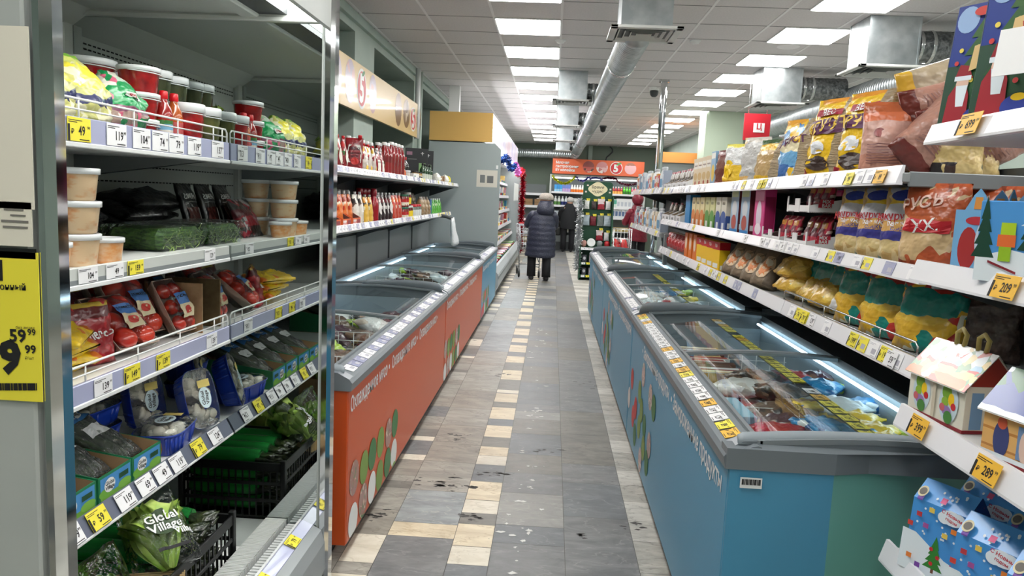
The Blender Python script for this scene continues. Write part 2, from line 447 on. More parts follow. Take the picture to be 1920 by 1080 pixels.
def lettuce(seed, h=.24, n=9, m=None, spread=.5):
    mb = MB(); q = random.Random(seed)
    for i in range(n):
        a = 2*PI*i/n+q.uniform(-.3, .3); tl = spread*q.uniform(.2, 1)
        M = Matrix.Rotation(a, 4, 'Z') @ Matrix.Translation((0, .012, 0)) @ Matrix.Rotation(-tl, 4, 'X')
        leaf_mesh(mb, h*q.uniform(.8, 1.05), h*q.uniform(.55, .75), seed*31+i, m or LEAF, M, q.uniform(.2, .8), .022)
    return mb
def blob(mb, c, r, m, seed=0, sq=(1, 1, 1), n=10, wr=.06):
    q = random.Random(seed); p = [q.uniform(0, 6) for _ in range(3)]; rings = []
    for j in range(1, n):
        th = PI*j/n
        ring = []
        for i in range(14):
            a = 2*PI*i/14; k = 1+wr*(math.sin(3*a+p[0])*math.sin(2*th+p[1])+.5*math.sin(5*a+p[2]))
            ring.append((c[0]+r*sq[0]*k*math.sin(th)*math.cos(a), c[1]+r*sq[1]*k*math.sin(th)*math.sin(a), c[2]-r*sq[2]*k*math.cos(th)))
        rings.append(ring)
    return mb.loft(rings, m)
TAGS = {}
def tag_mesh(price, kind='w', w=.062, h=.042):
    """a price card: plate, price figures and two lines of small print"""
    k = (price, kind, w, h)
    if k not in TAGS:
        mb = MB(); pm = {'w': TAGW, 'y': TAGY, 'o': TAGO, 'v': RAILV}[kind]; ik = INK if price else flat((176, 176, 186))
        mb.box((-w/2, -.0012, -h/2), (w/2, 0, h/2), pm)
        V = Matrix.Translation((0, -.0017, 0)) @ Matrix.Rotation(PI/2, 4, 'X')
        if price:
            mb.text(price, h*.56, INK, V @ Matrix.Translation((w*.1, -h*.06, 0)), .02, .82)
            mb.text('99', h*.2, INK, V @ Matrix.Translation((w*.4, h*.1, 0)), .01)
        mb.box((-w*.46, -.0017, h*.36), (w*.12, -.0012, h*.39), ik); mb.box((-w*.46, -.0017, h*.28), (-w*.1, -.0012, h*.31), ik)
        mb.box((0, -.0017, -h*.44), (w*.42, -.0012, -h*.4), ik)
        if not price: mb.box((-w*.05, -.0017, -h*.3), (w*.36, -.0012, h*.05), ik)
        if kind in 'yo':
            mb.box((-w*.5, -.0017, -h*.5), (-w*.41, -.0012, h*.2), INK); mb.text('₽', h*.3, INK, V @ Matrix.Translation((-w*.3, -h*.12, 0)), .02)
        TAGS[k] = mb.mesh('price_tag')
    return TAGS[k]
def put_tag(parent, pos, rz, price='', kind='w', w=.062, h=.042, rx=0):
    o = link('price_tag', tag_mesh(price, kind, w, h), parent)
    o.location = Vector(pos)-parent_loc(parent); o.rotation_euler = (Matrix.Rotation(rz, 4, 'Z') @ Matrix.Rotation(rx, 4, 'X')).to_euler(); return o
LEFT, RIGHT = PI/2, -PI/2      # fronts turned to the aisle from the left side / from the right side
# ------------------------------------------------------------------ the room
CEIL = 3.1
def marble(name, a, b, vein, rough=.38, sc=5):
    """worn stone slab: cloudy two-tone body with streaks, thin veins, dark scuffs and pits trodden in"""
    m = bpy.data.materials.new(name); m.use_nodes = True; nt = m.node_tree; N = nt.nodes.new; L = nt.links.new; bs = nt.nodes['Principled BSDF']
    tc = N('ShaderNodeTexCoord'); mp = N('ShaderNodeMapping'); mp.inputs['Rotation'].default_value = (0, 0, .5); mp.inputs['Scale'].default_value = (1, 2.6, 1); L(tc.outputs['Object'], mp.inputs[0])
    def noise(s, d, r=.6, di=0.0, src=mp.outputs[0]):
        n = N('ShaderNodeTexNoise'); n.inputs['Scale'].default_value = s; n.inputs['Detail'].default_value = d; n.inputs['Roughness'].default_value = r; n.inputs['Distortion'].default_value = di; L(src, n.inputs[0]); return n.outputs[0]
    def ramp(x, p0, c0, p1, c1):
        r = N('ShaderNodeValToRGB'); e = r.color_ramp.elements; e[0].position = p0; e[0].color = c0; e[1].position = p1; e[1].color = c1; L(x, r.inputs[0]); return r.outputs[0]
    def mix(f, x, col):
        k = N('ShaderNodeMix'); k.data_type = 'RGBA'; L(f, k.inputs[0]); L(x, k.inputs[6]); k.inputs[7].default_value = lin(col); return k.outputs[2]
    n = noise(sc, 8, .68, .6); c = ramp(n, .36, lin(a), .64, lin(b)); W = (1, 1, 1, 1); K = (0, 0, 0, 1)
    v = N('ShaderNodeMath'); v.operation = 'SUBTRACT'; v.inputs[1].default_value = .5; L(noise(3.1, 5, .5, .3), v.inputs[0]); ab = N('ShaderNodeMath'); ab.operation = 'ABSOLUTE'; L(v.outputs[0], ab.inputs[0])
    c = mix(ramp(ab.outputs[0], .0, (.55,)*3+(1,), .012, K), c, vein)
    c = mix(ramp(noise(11, 8, .75, 0, tc.outputs['Object']), .62, K, .75, (.8,)*3+(1,)), c, (58, 56, 54))
    c = mix(ramp(noise(60, 3, .6, 0, tc.outputs['Object']), .68, K, .76, (.6,)*3+(1,)), c, (70, 68, 66))
    c = mix(ramp(noise(1.7, 4, .6, 0, tc.outputs['Object']), .5, K, .75, (.4,)*3+(1,)), c, (84, 82, 78))
    L(c, bs.inputs['Base Color'])
    r3 = N('ShaderNodeMapRange'); L(n, r3.inputs[0]); r3.inputs[3].default_value = rough-.08; r3.inputs[4].default_value = rough+.25; L(r3.outputs[0], bs.inputs['Roughness'])
    return m
CREAMT = [marble('cream_marble', (196, 180, 150), (224, 212, 184), (168, 146, 110)), marble('pale_cream_marble', (204, 196, 176), (222, 216, 200), (180, 170, 150))]
BEIGE = [marble('beige_grey_marble', (132, 129, 120), (166, 162, 152), (104, 100, 92)), marble('cool_grey_marble', (122, 128, 130), (156, 162, 163), (176, 176, 170)), marble('warm_grey_marble', (122, 117, 108), (158, 152, 140), (96, 90, 82))]
SLATE = [marble('slate_marble', (92, 94, 96), (124, 125, 125), (146, 146, 144)), marble('blue_slate_marble', (84, 89, 94), (114, 118, 121), (136, 138, 138)), marble('brown_slate_marble', (96, 94, 88), (128, 125, 117), (86, 82, 76)), marble('light_slate_marble', (120, 120, 116), (150, 149, 144), (172, 170, 164))]
PALE = [marble('white_veined_marble', (172, 170, 162), (206, 204, 196), (120, 118, 112)), marble('grey_veined_marble', (140, 138, 130), (184, 181, 172), (104, 102, 96))]
def build_floor():
    q = random.Random(5); mb = MB()
    grout = mat('grout', (86, 84, 80), .8)
    mb.poly([(-6, -4, -.004), (8, -4, -.004), (8, 24, -.004), (-6, 24, -.004)], grout)
    g = .0012
    def col(x0, x1, y0, y1, mats, lens):
        y = y0
        while y < y1:
            l = q.choice(lens)*q.uniform(.92, 1.08); m = q.choice(mats)
            mb.poly([(x0+g, y+g, 0), (x1-g, y+g, 0), (x1-g, min(y+l, y1)-g, 0), (x0+g, min(y+l, y1)-g, 0)], m); y += l
    # the narrow chequered strip: cream slabs parted by dark ones, read from the photograph for the near part
    y = 2.55
    near = [(.22, 1), (.13, 0), (.2, 1), (.15, 2), (.10, 0), (.2, 1), (.1, 1), (.13, 0), (.22, 1), (.12, 1), (.13, 0), (.3, 1), (.17, 0), (.3, 1), (.2, 0), (.3, 1)]
    rows = []
    for u, v0, v1, k in ((885, 1060, 1025, 2), (890, 1025, 983, 1), (905, 963, 938, 2), (910, 938, 903, 1), (925, 872, 855, 2), (928, 855, 838, 1), (935, 820, 798, 1), (942, 786, 764, 1), (948, 754, 738, 1), (950, 737, 731, 2), (958, 712, 694, 1), (965, 680, 668, 1), (968, 660, 647, 1), (972, 642, 634, 1), (975, 628, 616, 1), (980, 611, 602, 1), (984, 598, 590, 1), (987, 585, 578, 1), (990, 573, 566, 1)):
        rows.append((at(u, v0, Z=0).y, at(u, v1, Z=0).y, k))
    y = -4
    def slab(a, b, m): mb.poly([(-.36+g, a+g, 0), (-.19-g, a+g, 0), (-.19-g, b-g, 0), (-.36+g, b-g, 0)], m)
    while y < rows[0][0]-.2: slab(y, y+.28, CREAMT[0]); slab(y+.28, y+.42, SLATE[0]); y += .42
    slab(y, rows[0][0], SLATE[1]); y = rows[0][0]
    for a, b, k in rows:
        if a > y+.01: slab(y, a, SLATE[q.choice((0, 1, 2))])
        slab(max(a, y), b, CREAMT[0 if k == 1 else 1]); y = b
    while y < 22.6:
        slab(y, y+.13, q.choice(SLATE[:3])); slab(y+.13, y+.33, q.choice(CREAMT)); y += .33
    col(-.655, -.36, -4, 3.1, [SLATE[1], SLATE[0]], (.3, .4)); mb.poly([(-.655+g, 3.1+g, 0), (-.36-g, 3.1+g, 0), (-.36-g, 3.24-g, 0), (-.655+g, 3.24-g, 0)], CREAMT[0])
    col(-.655, -.36, 3.24, 3.62, [BEIGE[1]], (.4,)); col(-.655, -.36, 3.62, 6.6, [BEIGE[0], BEIGE[2], BEIGE[0]], (.3, .4, .5)); col(-.655, -.36, 6.6, 22.6, [BEIGE[1], BEIGE[1], BEIGE[0]], (.3, .5))
    col(-.80, -.655, -4, 22.6, [CREAMT[1], BEIGE[0], BEIGE[2], SLATE[2], SLATE[0], BEIGE[2], PALE[1]], (.09, .14, .25)); col(-6, -.80, -4, 22.6, [BEIGE[0], SLATE[0]], (.3,))
    col(-.19, .125, -4, 3.28, SLATE[:2], (.3, .4)); col(-.19, .125, 3.28, 3.66, [SLATE[3]], (.38,)); col(-.19, .125, 3.66, 22.6, SLATE[:3]+SLATE[:2]+[SLATE[3]], (.18, .3, .38))
    col(.125, .43, -4, 22.6, SLATE[:2]+[SLATE[0], SLATE[2]], (.3, .4, .55)); col(.43, 1.6, -4, 22.6, PALE, (.22, .3)); col(1.6, 8, -4, 22.6, PALE+BEIGE, (.3,))
    struct(mb.build('floor'))
    st = MB(); sm = mat('floor_grime', (52, 50, 48), .6); r2 = random.Random(8)
    for u, v, n_, sx, sy in ((830, 905, 26, .12, .05), (925, 888, 16, .05, .02), (715, 968, 12, .06, .03), (885, 968, 8, .03, .02), (1180, 990, 8, .03, .03), (1085, 1005, 6, .02, .02), (860, 820, 12, .05, .05), (1020, 845, 8, .04, .04), (940, 700, 8, .06, .06), (1100, 720, 8, .06, .08), (900, 640, 8, .06, .1)):
        p = at(u, v, Z=0)
        for k in range(n_):
            cx, cy, r = p.x+r2.gauss(0, sx), p.y+r2.gauss(0, sy), r2.uniform(.004, .018); a0 = r2.uniform(0, 6)
            st.poly([(cx+r*r2.uniform(.3, 1.3)*math.cos(a0+2*PI*i/11)*1.6, cy+r*r2.uniform(.3, 1.3)*math.sin(a0+2*PI*i/11)*.8, .0006) for i in range(11)], sm)
    tag(st.build('floor_grime'), 'dark trodden grime smudges on the near grey floor tiles', 'dirt', kind='stuff')
    # white flecks of torn paper trodden onto the tiles
    fl = MB(); pm = mat('paper_scrap', (226, 226, 222), .7)
    for k in range(46):
        Y = q.choice([q.uniform(2.75, 3.6), q.uniform(3.2, 5.2), q.uniform(5, 8.5)]); X = q.gauss(-.06, .05)
        if not -.185 < X < .12: X = q.uniform(-.12, .3)
        for c in range(q.choice((1, 1, 2, 4))):
            r = q.uniform(.004, .016); a0 = q.uniform(0, 6); n = 11; cx, cy = X+q.gauss(0, .02), Y+q.gauss(0, .03); st_ = q.uniform(.8, 2.2)
            fl.poly([(cx+r*q.uniform(.35, 1.25)*math.cos(a0+2*PI*i/n)*st_, cy+r*q.uniform(.35, 1.25)*math.sin(a0+2*PI*i/n), .0012) for i in range(n)], pm)
    tag(fl.build('paper_scraps'), 'tiny torn white paper scraps trodden onto the grey floor tiles', 'litter', kind='stuff')
build_floor()
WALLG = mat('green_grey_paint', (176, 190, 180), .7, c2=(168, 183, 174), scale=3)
WALLD = mat('niche_shade_green', (124, 138, 130), .75, c2=(116, 131, 124), scale=3)  # the wall green darkened, niche shade put into the colour
WALLB = mat('olive_grey_paint', (118, 130, 118), .75)
CT = mat('ceiling_tile', (224, 220, 220), .85, c2=(216, 212, 212), scale=60, bump=.15, bscale=120)
CTB = mat('ceiling_bar', (240, 238, 238), .6)
def build_shell():
    c = MB(); c.box((-3, -4, CEIL), (8, 23, CEIL+.05), CT)
    tx, ty, x0, y0 = .61, .62, -.613, 6.97
    for i in range(-4, 15): c.box((x0+tx*i-.011, -4, CEIL-.004), (x0+tx*i+.011, 22.6, CEIL+.001), CTB)
    shadow_line = mat('ceiling_shadow_line', (140, 138, 138), .8)  # thin shadow lines across the ceiling, drawn as grey strips
    for j in range(-18, 26):
        c.box((-3, y0+ty*j-.006, CEIL-.002), (8, y0+ty*j+.006, CEIL+.001), shadow_line)
    struct(c.build('ceiling'))
    b = MB(); b.box((-3, 22.6, 0), (8, 22.75, CEIL), WALLB); struct(b.build('wall_back'))
    b = MB(); b.box((-3, -4.15, 0), (8, -4, CEIL), WALLG); struct(b.build('wall_behind'))
    # left wall: deep niches between piers under a beam
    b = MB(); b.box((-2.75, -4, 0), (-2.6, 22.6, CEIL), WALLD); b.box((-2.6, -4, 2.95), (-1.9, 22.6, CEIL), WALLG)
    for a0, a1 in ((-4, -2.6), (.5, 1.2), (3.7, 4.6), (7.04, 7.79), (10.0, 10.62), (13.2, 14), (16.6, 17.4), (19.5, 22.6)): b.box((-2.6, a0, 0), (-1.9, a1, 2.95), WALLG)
    struct(b.build('wall_left'))
    b = MB(); b.box((6, -4, 0), (6.15, 13.8, CEIL), WALLG); b.box((3.2, 13.8, 0), (6, 13.95, CEIL), WALLG); b.box((3.2, 13.95, 0), (3.35, 22.6, CEIL), WALLG); struct(b.build('wall_right'))
    b = MB(); b.box((2.55, 13.2, 0), (3.2, 13.8, CEIL), mat('pale_green_paint', (196, 212, 190), .7)); struct(b.build('column'))
    b = MB(); b.box((.98, 22.55, 2.55), (1.1, 22.6, 3.1), WALLG); struct(b.build('trim_1'))
    b = MB(); b.tube([(1.6+.1*math.sin(i), 22.57, 3.1-.08*i) for i in range(9)], .02, DARKG); struct(b.build('trim_2'))
    b = MB(); b.box((-1.9, -4, 3.02), (-1.86, 22.6, 3.1), WALLG); struct(b.build('trim_3'))
    b = MB(); b.tube([(-1.83, 9.9, 2.2), (-1.83, 9.9, 3.1)], .035, WHITE, 12); b.tube([(-1.84, 10.15, 0), (-1.84, 10.15, 3.1)], .03, WALLG, 10); struct(b.build('trim_4'))
    b = MB(); b.box((-1.62, 11.3, 2.68), (-1.46, 11.42, 3.1), WHITE, .004); struct(b.build('trim_5'))
build_shell()

# ------------------------------------------------------------------ ceiling lights: the light of the room
LIT = mat('lit_diffuser', (255, 253, 250), .4, emit=LAMP)
def light_meshes():
    f = MB(); a, b = .302, .31
    for s in (-1, 1):
        f.box((s*a, -b-.006, -.012), (s*(a-.012), b+.006, 0), WHITE); f.box((-a, s*(b+.006), -.012), (a, s*(b-.008), 0), WHITE)
    d = MB().box((-a+.012, -b+.008, -.016), (a-.012, b-.008, -.002), LIT)  # hangs below the frame, glowing edges added to brighten the ceiling
    return [part('frame', f), part('diffuser', d)]
LSPEC = light_meshes()
for r, (xc, n0, n1) in enumerate(((-.308, -8, 12), (2.285, -8, 12), (4.73, -7, 4))):
    row = ['above the aisle', 'above the right shelves', 'in the far right row'][r]
    for k in range(n0, n1):
        y = 7.28+1.24*k
        if r == 0 and y > 21.5: continue
        lab = 'square lit ceiling panel %s, %s from the back' % (row, ord_(n1-1-k))
        place(LSPEC, 'ceiling_light', lab, 'ceiling light', (xc, y, CEIL), 0, 'lit ceiling panels '+row)

# ------------------------------------------------------------------ ducts, diffuser boxes, small ceiling fittings
FLEX = mat('foil_flex_duct', (150, 154, 155), .3, .8, c2=(96, 100, 102), scale=30, bump=.6, bscale=40)
FOIL = mat('foil_tape', (205, 208, 208), .2, .9)
def spiral(mb, p0, p1, r, m, pitch=.06, n=24):
    p0, p1 = Vector(p0), Vector(p1); L = (p1-p0).length; k = int(L/pitch); pts = []; rr = []
    for i in range(k):
        for (t, q) in ((0, 1), (.8, 1), (.86, 1.025), (.94, 1.025)): pts.append(p0+(p1-p0)*((i+t)/k)); rr.append(r*q)
    pts.append(p1); rr.append(r); mb.tube(pts, rr, m, n)
def duct_run():
    t = thing('air_duct', 'long spiral steel air duct running below the ceiling above the aisle', 'air duct', (.57, 5.7, 2.76))
    a = MB(); spiral(a, (.57, 5.8, 2.77), (.57, 21.9, 2.77), .12, GALV); a.build('pipe', t)
    for y in (6.6, 9.8, 13.1, 16.4, 19.6):
        b = MB(); b.lathe([(.127, -.05), (.13, -.04), (.13, .04), (.127, .05)], FOIL, 24, Matrix.Translation((.57, y+.55, 2.77)) @ Matrix.Rotation(PI/2, 4, 'X')); b.build('collar', t)
    a = MB(); spiral(a, (.57, 21.9, 2.77), (-1.7, 21.9, 2.77), .12, GALV); a.build('branch_pipe', t)
    for y in (9.8, 13.05, 16.35, 19.65):
        c = MB(); pts = [(.5-.19*i/12, y, 2.87) for i in range(13)]; c.tube(pts, [.1+(.006 if i % 2 else 0) for i in range(13)], FLEX, 20)
        for x in (.36, .44): c.lathe([(.108, -.012), (.11, -.01), (.11, .01), (.108, .012)], FOIL, 20, Matrix.Translation((x, y, 2.87)) @ Matrix.Rotation(PI/2, 4, 'Y'))
        c.build('flexible_coupling', t)
    t = thing('air_duct', 'spiral steel air duct under the ceiling behind the right shelves', 'air duct', (3.45, 5, 2.75))
    a = MB(); spiral(a, (3.45, 4.4, 2.78), (3.45, 12.9, 2.78), .16, GALV); a.build('pipe', t)
    for y, x in ((6.67, 2.93), (9.12, 2.78)):
        c = MB(); k = 15; c.tube([(x+(3.32-x)*i/k, y, 2.9) for i in range(k+1)], [.125+(.006 if i % 2 else 0) for i in range(k+1)], FLEX, 20)
        for xx in (x+.06, x+.16): c.lathe([(.134, -.014), (.136, -.01), (.136, .01), (.134, .014)], FOIL, 20, Matrix.Translation((xx, y, 2.9)) @ Matrix.Rotation(PI/2, 4, 'Y'))
        c.build('flexible_coupling', t)
duct_run()
def vent_box(x, y, w, zb, label):
    t = thing('vent_box', label, 'air vent', (x, y, zb), group='sheet metal vent boxes under the ceiling')
    a = MB().box((x-w/2, y-w/2, zb+.02), (x+w/2, y+w/2, CEIL-.001), GALV, .004)
    for sx in (-1, 1):
        for sy in (-1, 1): a.box((x+sx*w/2-sx*.012, y+sy*w/2-sy*.012, zb+.02), (x+sx*w/2+sx*.003, y+sy*w/2+sy*.003, CEIL-.002), GALV)
    a.build('box', t)
    b = MB(); p = w/2+.075
    wd = mat('diffuser_white', (206, 208, 205), .5); b.box((x-p, y-p, zb), (x-p+.05, y+p, zb+.02), wd, .003); b.box((x+p-.05, y-p, zb), (x+p, y+p, zb+.02), wd, .003)
    b.box((x-p, y-p, zb), (x+p, y-p+.05, zb+.02), wd, .003); b.box((x-p, y+p-.05, zb), (x+p, y+p, zb+.02), wd, .003)
    b.box((x-p+.04, y-p+.04, zb+.018), (x+p-.04, y+p-.04, zb+.021), DARKG)
    for k in range(4):
        q = p-.06-k*.045
        if q < .03: break
        for (e0, e1) in (((-q, -q), (q, -q)), ((q, -q), (q, q)), ((q, q), (-q, q)), ((-q, q), (-q, -q))):
            d = .016
            b.add([(x+e0[0], y+e0[1], zb), (x+e1[0], y+e1[1], zb), (x+e1[0]*(1-d/q), y+e1[1]*(1-d/q), zb+.018), (x+e0[0]*(1-d/q), y+e0[1]*(1-d/q), zb+.018)], [(0, 1, 2, 3)], wd)
    b.build('diffuser', t)
vent_box(.59, 5.6, .35, 2.69, 'galvanised vent box with slatted diffuser at the near end of the aisle duct')
for k, y in enumerate((9.65, 12.9, 16.2, 19.5)): vent_box(.18, y+.15, .35, 2.72, 'galvanised vent box hanging beside the aisle duct, %s from the near end' % ord_(k+1))
vent_box(2.72, 6.67, .41, 2.68, 'large galvanised vent box above the right shelves, the nearer of two')
vent_box(2.55, 9.12, .44, 2.68, 'galvanised vent box above the right shelves, the farther of two')
def small_fittings():
    t = thing('security_camera', 'white dome security camera on the ceiling left of the chrome pole', 'camera', (1.35, 10.9, CEIL))
    a = MB().lathe([(0, CEIL-.03), (.07, CEIL-.03), (.07, CEIL)], WHITE, 20, Matrix.Translation((1.35, 10.9, 0))); a.build('base', t)
    b = MB().lathe([(0, CEIL-.12), (.03, CEIL-.115), (.052, CEIL-.09), (.06, CEIL-.06), (.06, CEIL-.03)], DARKG, 20, Matrix.Translation((1.35, 10.9, 0))); b.build('dome', t)
    t = thing('security_camera', 'black dome camera on the ceiling right of the aisle duct, far back', 'camera', (1.0, 16.5, CEIL))
    MB().lathe([(0, CEIL-.03), (.08, CEIL-.03), (.08, CEIL)], DARKG, 16, Matrix.Translation((1, 16.5, 0))).build('base', t)
    MB().lathe([(0, CEIL-.14), (.05, CEIL-.12), (.07, CEIL-.03)], BLACK, 16, Matrix.Translation((1, 16.5, 0))).build('dome', t)
    for i, (u, v, l) in enumerate(((1304, 76, 'right of the large vent box over the aisle'), (1224, 163, 'just left of the chrome pole'), (1051, 75, 'between the first lit panels above the aisle'), (1157, 241, 'beside the black dome camera'))):
        p = at(u, v, Z=CEIL); tag(MB().lathe([(0, -.035), (.035, -.03), (.045, -.012), (.055, -.01), (.055, 0)], WHITE, 16, Matrix.Translation((p.x, p.y, CEIL))).build('smoke_detector'), 'small white smoke detector on the ceiling, '+l, 'detector', 'smoke detectors')
    p = at(1478, 88, Z=CEIL); tag(MB().lathe([(0, -.006), (.1, -.006), (.11, 0)], CTB, 24, Matrix.Translation((p.x, p.y, CEIL))).build('ceiling_speaker'), 'flat round ceiling speaker between lit panels above right shelves', 'speaker')
    p = at(1246, 150, Z=CEIL); t = thing('chrome_pole', 'tall chrome pole from ceiling down into the right shelves', 'pole', (p.x, p.y, 0))
    MB().lathe([(.045, 0), (.045, CEIL-.03)], CHROME, 20, Matrix.Translation((p.x, p.y, 0))).build('tube', t)
    MB().lathe([(.07, CEIL-.03), (.07, CEIL)], STEEL, 20, Matrix.Translation((p.x, p.y, 0))).build('flange', t)
small_fittings()
# ------------------------------------------------------------------ open chiller on the left, seen between its two mirrored end panels
CH_Y0, CH_Y1, CH_B, CH_L, CH_F = 1.13, 2.52, -1.67, -1.103, -.785     # inner ends, back, shelf lips, post
CHZ = (1.60, 1.283, .992, .662)
def tags_row(parent, x, z, rz, items, off=.003, w=.062, h=.042, rx=0):
    for y, price, kind in items:
        put_tag(parent, (x+(off if rz > 0 else -off), y, z), rz, price, kind, w, h, rx)
def chiller():
    t = thing('chiller_cabinet', 'tall open vegetable chiller with mirrored ends and chrome posts', 'chiller', (-1.2, 1.8, 0))
    body = mat('cabinet_grey', (176, 180, 176), .45, c2=(168, 173, 170), scale=4); inner = mat('liner_white', (196, 200, 196), .35)
    for nm, ya, yb, ym, s in (('near', CH_Y0-.04, CH_Y0, CH_Y0, -1), ('far', CH_Y1, CH_Y1+.06, CH_Y1, 1)):
        e = MB().box((-1.8, ya, .08), (-.787, yb, 2.3), body, .004).build('end_panel', t)
        m = MB(); yy = ym-s*.0015; m.box((CH_B+.03, min(yy, ym), .2), (-.79, max(yy, ym), 2.045), MIRROR); m.build('mirror', e, 'mirrored inner face')
        b = MB(); y2 = ym-s*.012; b.box((CH_B, min(y2, ym), 2.045), (-.79, max(y2, ym), 2.13), inner, .003); b.box((CH_B, min(ym-s*.018, ym), 2.04), (-.79, max(ym-s*.018, ym), 2.055), inner, .002)
        for i in range(4):
            x = -1.6+.26*i; b.lathe([(.006, 0), (.006, .004), (0, .006)], STEEL, 8, Matrix.Translation((x, y2, 2.082)) @ Matrix.Rotation(s*PI/2, 4, 'X'))
        b.build('beam', e)
        p = MB(); p.box((-.782 if s < 0 else -.79, ya-.004, .06), (-.748, yb+.004, 2.32), CHROME, .012); p.build('post', t, 'chrome corner post')
        c = MB(); y3 = ym-s*.05; c.box((CH_B, min(y3, ym-s*.002), .25), (CH_B+.028, max(y3, ym-s*.002), 2.05), inner, .003); c.build('corner_post', t)
    back = MB().box((CH_B-.06, CH_Y0, .1), (CH_B, CH_Y1, 2.2), inner)
    dk = mat('slot_black', (20, 20, 20), .8)
    for z in (1.965, 1.947, 1.86, 1.55, 1.49, 1.2, 1.12):
        for i in range(46):
            y = CH_Y0+.06+(CH_Y1-CH_Y0-.12)*i/46; back.box((CH_B-.001, y, z), (CH_B+.001, y+.018, z+.005), dk)
    back.build('back_panel', t)
    c = MB(); c.box((CH_B, CH_Y0, 2.06), (-1.03, CH_Y1, 2.09), inner); c.prism([(CH_B, 2.06), (CH_B+.1, 2.06), (CH_B, 1.99)], CH_Y0, CH_Y1, inner, 'y')
    c.box((-1.06, CH_Y0, 2.05), (-1.0, CH_Y1, 2.1), inner, .004); c.box((-.775, CH_Y0, 2.02), (-.76, CH_Y1, 2.3), body, .004); c.box((-1.72, CH_Y0-.05, 2.25), (-.77, CH_Y1+.05, 2.3), body)
    cn = c.build('canopy', t)
    MB().box((-1.0, CH_Y0, 2.062), (-.905, CH_Y1, 2.08), DARKG).build('air_outlet', cn)
    MB().box((-.9, CH_Y0, 2.08), (-.785, CH_Y1, 2.1), mat('canopy_lamp', (255, 255, 250), .4, emit=9)).build('lamp', cn, 'lit strip lamp')
    rails = (RAILV, mat('rail_pale_grey', (196, 200, 196), .35), RAILV, RAILD)
    tg = (((1.70, '49', 'y'), (1.85, '119', 'w'), (1.965, '104', 'w'), (2.06, '74', 'w'), (2.15, '79', 'w'), (2.26, '119', 'w'), (2.42, '137', 'w')),
          ((1.72, '104', 'w'), (1.83, '49', 'w'), (1.925, '159', 'y'), (2.36, '129', 'w')),
          ((1.77, '139', 'w'), (1.9, '149', 'y'), (2.06, '139', 'y'), (2.37, '139', 'w')),
          ((1.63, '139', 'w'), (1.735, '59', 'y'), (1.855, '119', 'w'), (1.955, '69', 'w'), (2.045, '49', 'w'), (2.135, '119', 'w'), (2.27, '79', 'y'), (2.39, '124', 'w')))
    for k, z in enumerate(CHZ):
        s = MB(); s.box((CH_B+.004, CH_Y0+.006, z-.022), (CH_L-.012, CH_Y1-.006, z), mat('chiller_shelf', (236, 238, 236), .35), .003)
        for y in (CH_Y0+.012, CH_Y1-.018): s.prism([(CH_B+.004, z-.022), (CH_L-.05, z-.022), (CH_B+.004, z-.1)], y, y+.004, SHELFG, 'y')
        so = s.build('shelf', t)
        tilt = .35 if k == 3 else 0
        r = MB(); zb, zt = ((1.573, 1.639), (1.241, 1.29), (.954, 1.01), (.628, .676))[k]
        if k == 3: r.prism([(CH_L-.014, zt), (CH_L+.012, zb), (CH_L+.008, zb-.006), (CH_L-.02, zt-.004)], CH_Y0+.008, CH_Y1-.008, RAILD, 'y'); r.box((CH_L-.002, CH_Y0+.008, zb-.008), (CH_L+.015, CH_Y1-.008, zb), SHELFW, .002)
        else:
            r.box((CH_L-.012, CH_Y0+.008, zb), (CH_L, CH_Y1-.008, zt), rails[k], .002); r.box((CH_L-.012, CH_Y0+.008, zb-.004), (CH_L+.004, CH_Y1-.008, zb+.008), SHELFW, .002)
            if k == 1: r.box((CH_L, CH_Y0+.008, zb+.008), (CH_L+.001, CH_Y1-.008, zb+.02), SHELFG)
        ro = r.build('price_rail', so)
        for y, p, kd in tg[k]:
            if k == 3: put_tag(so, (CH_L+.003, y, (zb+zt)/2+.002), LEFT, p, kd, .075, .05, -.5)
            else: put_tag(so, (CH_L+.002, y, (zb+zt)/2+.004), LEFT, p, kd, .075 if k else .085, zt-zb-.012)
        if k in (0, 2):
            g = MB(); y0, y1 = CH_Y0+.02, CH_Y1-.014; z1 = zt+.042
            g.tube([(CH_L-.006, y0, zt-.01), (CH_L-.006, y0, z1-.008), (CH_L-.006, y0+.008, z1), (CH_L-.006, y1-.012, z1), (CH_L-.006, y1, z1-.01), (CH_L-.006, y1, zt-.03)], .0032, WIRE, 6)
            g.tube([(CH_L-.006, y0, zt+.018), (CH_L-.006, y1, zt+.018)], .0024, WIRE, 6)
            for i in range(6): y = y0+.1+(y1-y0-.2)*i/5; g.tube([(CH_L-.006, y, zt-.01), (CH_L-.006, y, z1)], .0024, WIRE, 6)
            g.tube([(CH_L-.006, y1-.035, zt-.01), (CH_L-.006, y1-.035, z1)], .0024, WIRE, 6)
            g.build('guard_rail', so)
    d = MB(); d.box((CH_B, CH_Y0, .14), (-.97, CH_Y1, .2), mat('deck_white', (240, 242, 240), .35), .003); d.box((-.97, CH_Y0, .06), (-.8, CH_Y1, .29), body); d.box((-1.7, CH_Y0, .02), (-.86, CH_Y1, .12), DARKG)
    dk2 = d.build('base_tank', t)
    g = MB(); gr = mat('grille_grey', (198, 201, 200), .4)
    g.box((-.97, CH_Y0, .2), (-.966, CH_Y1, .3), gr)
    n = 150
    for i in range(n):
        y = CH_Y0+.004+(CH_Y1-CH_Y0-.008)*i/n; g.box((-.972, y, .298), (-.898, y+.0062, .318), gr); g.box((-.9, y, .28), (-.896, y+.005, .318), gr)
        if i % 2 == 0: g.box((-.89, y, .292), (-.846, y+.012, .302), gr)
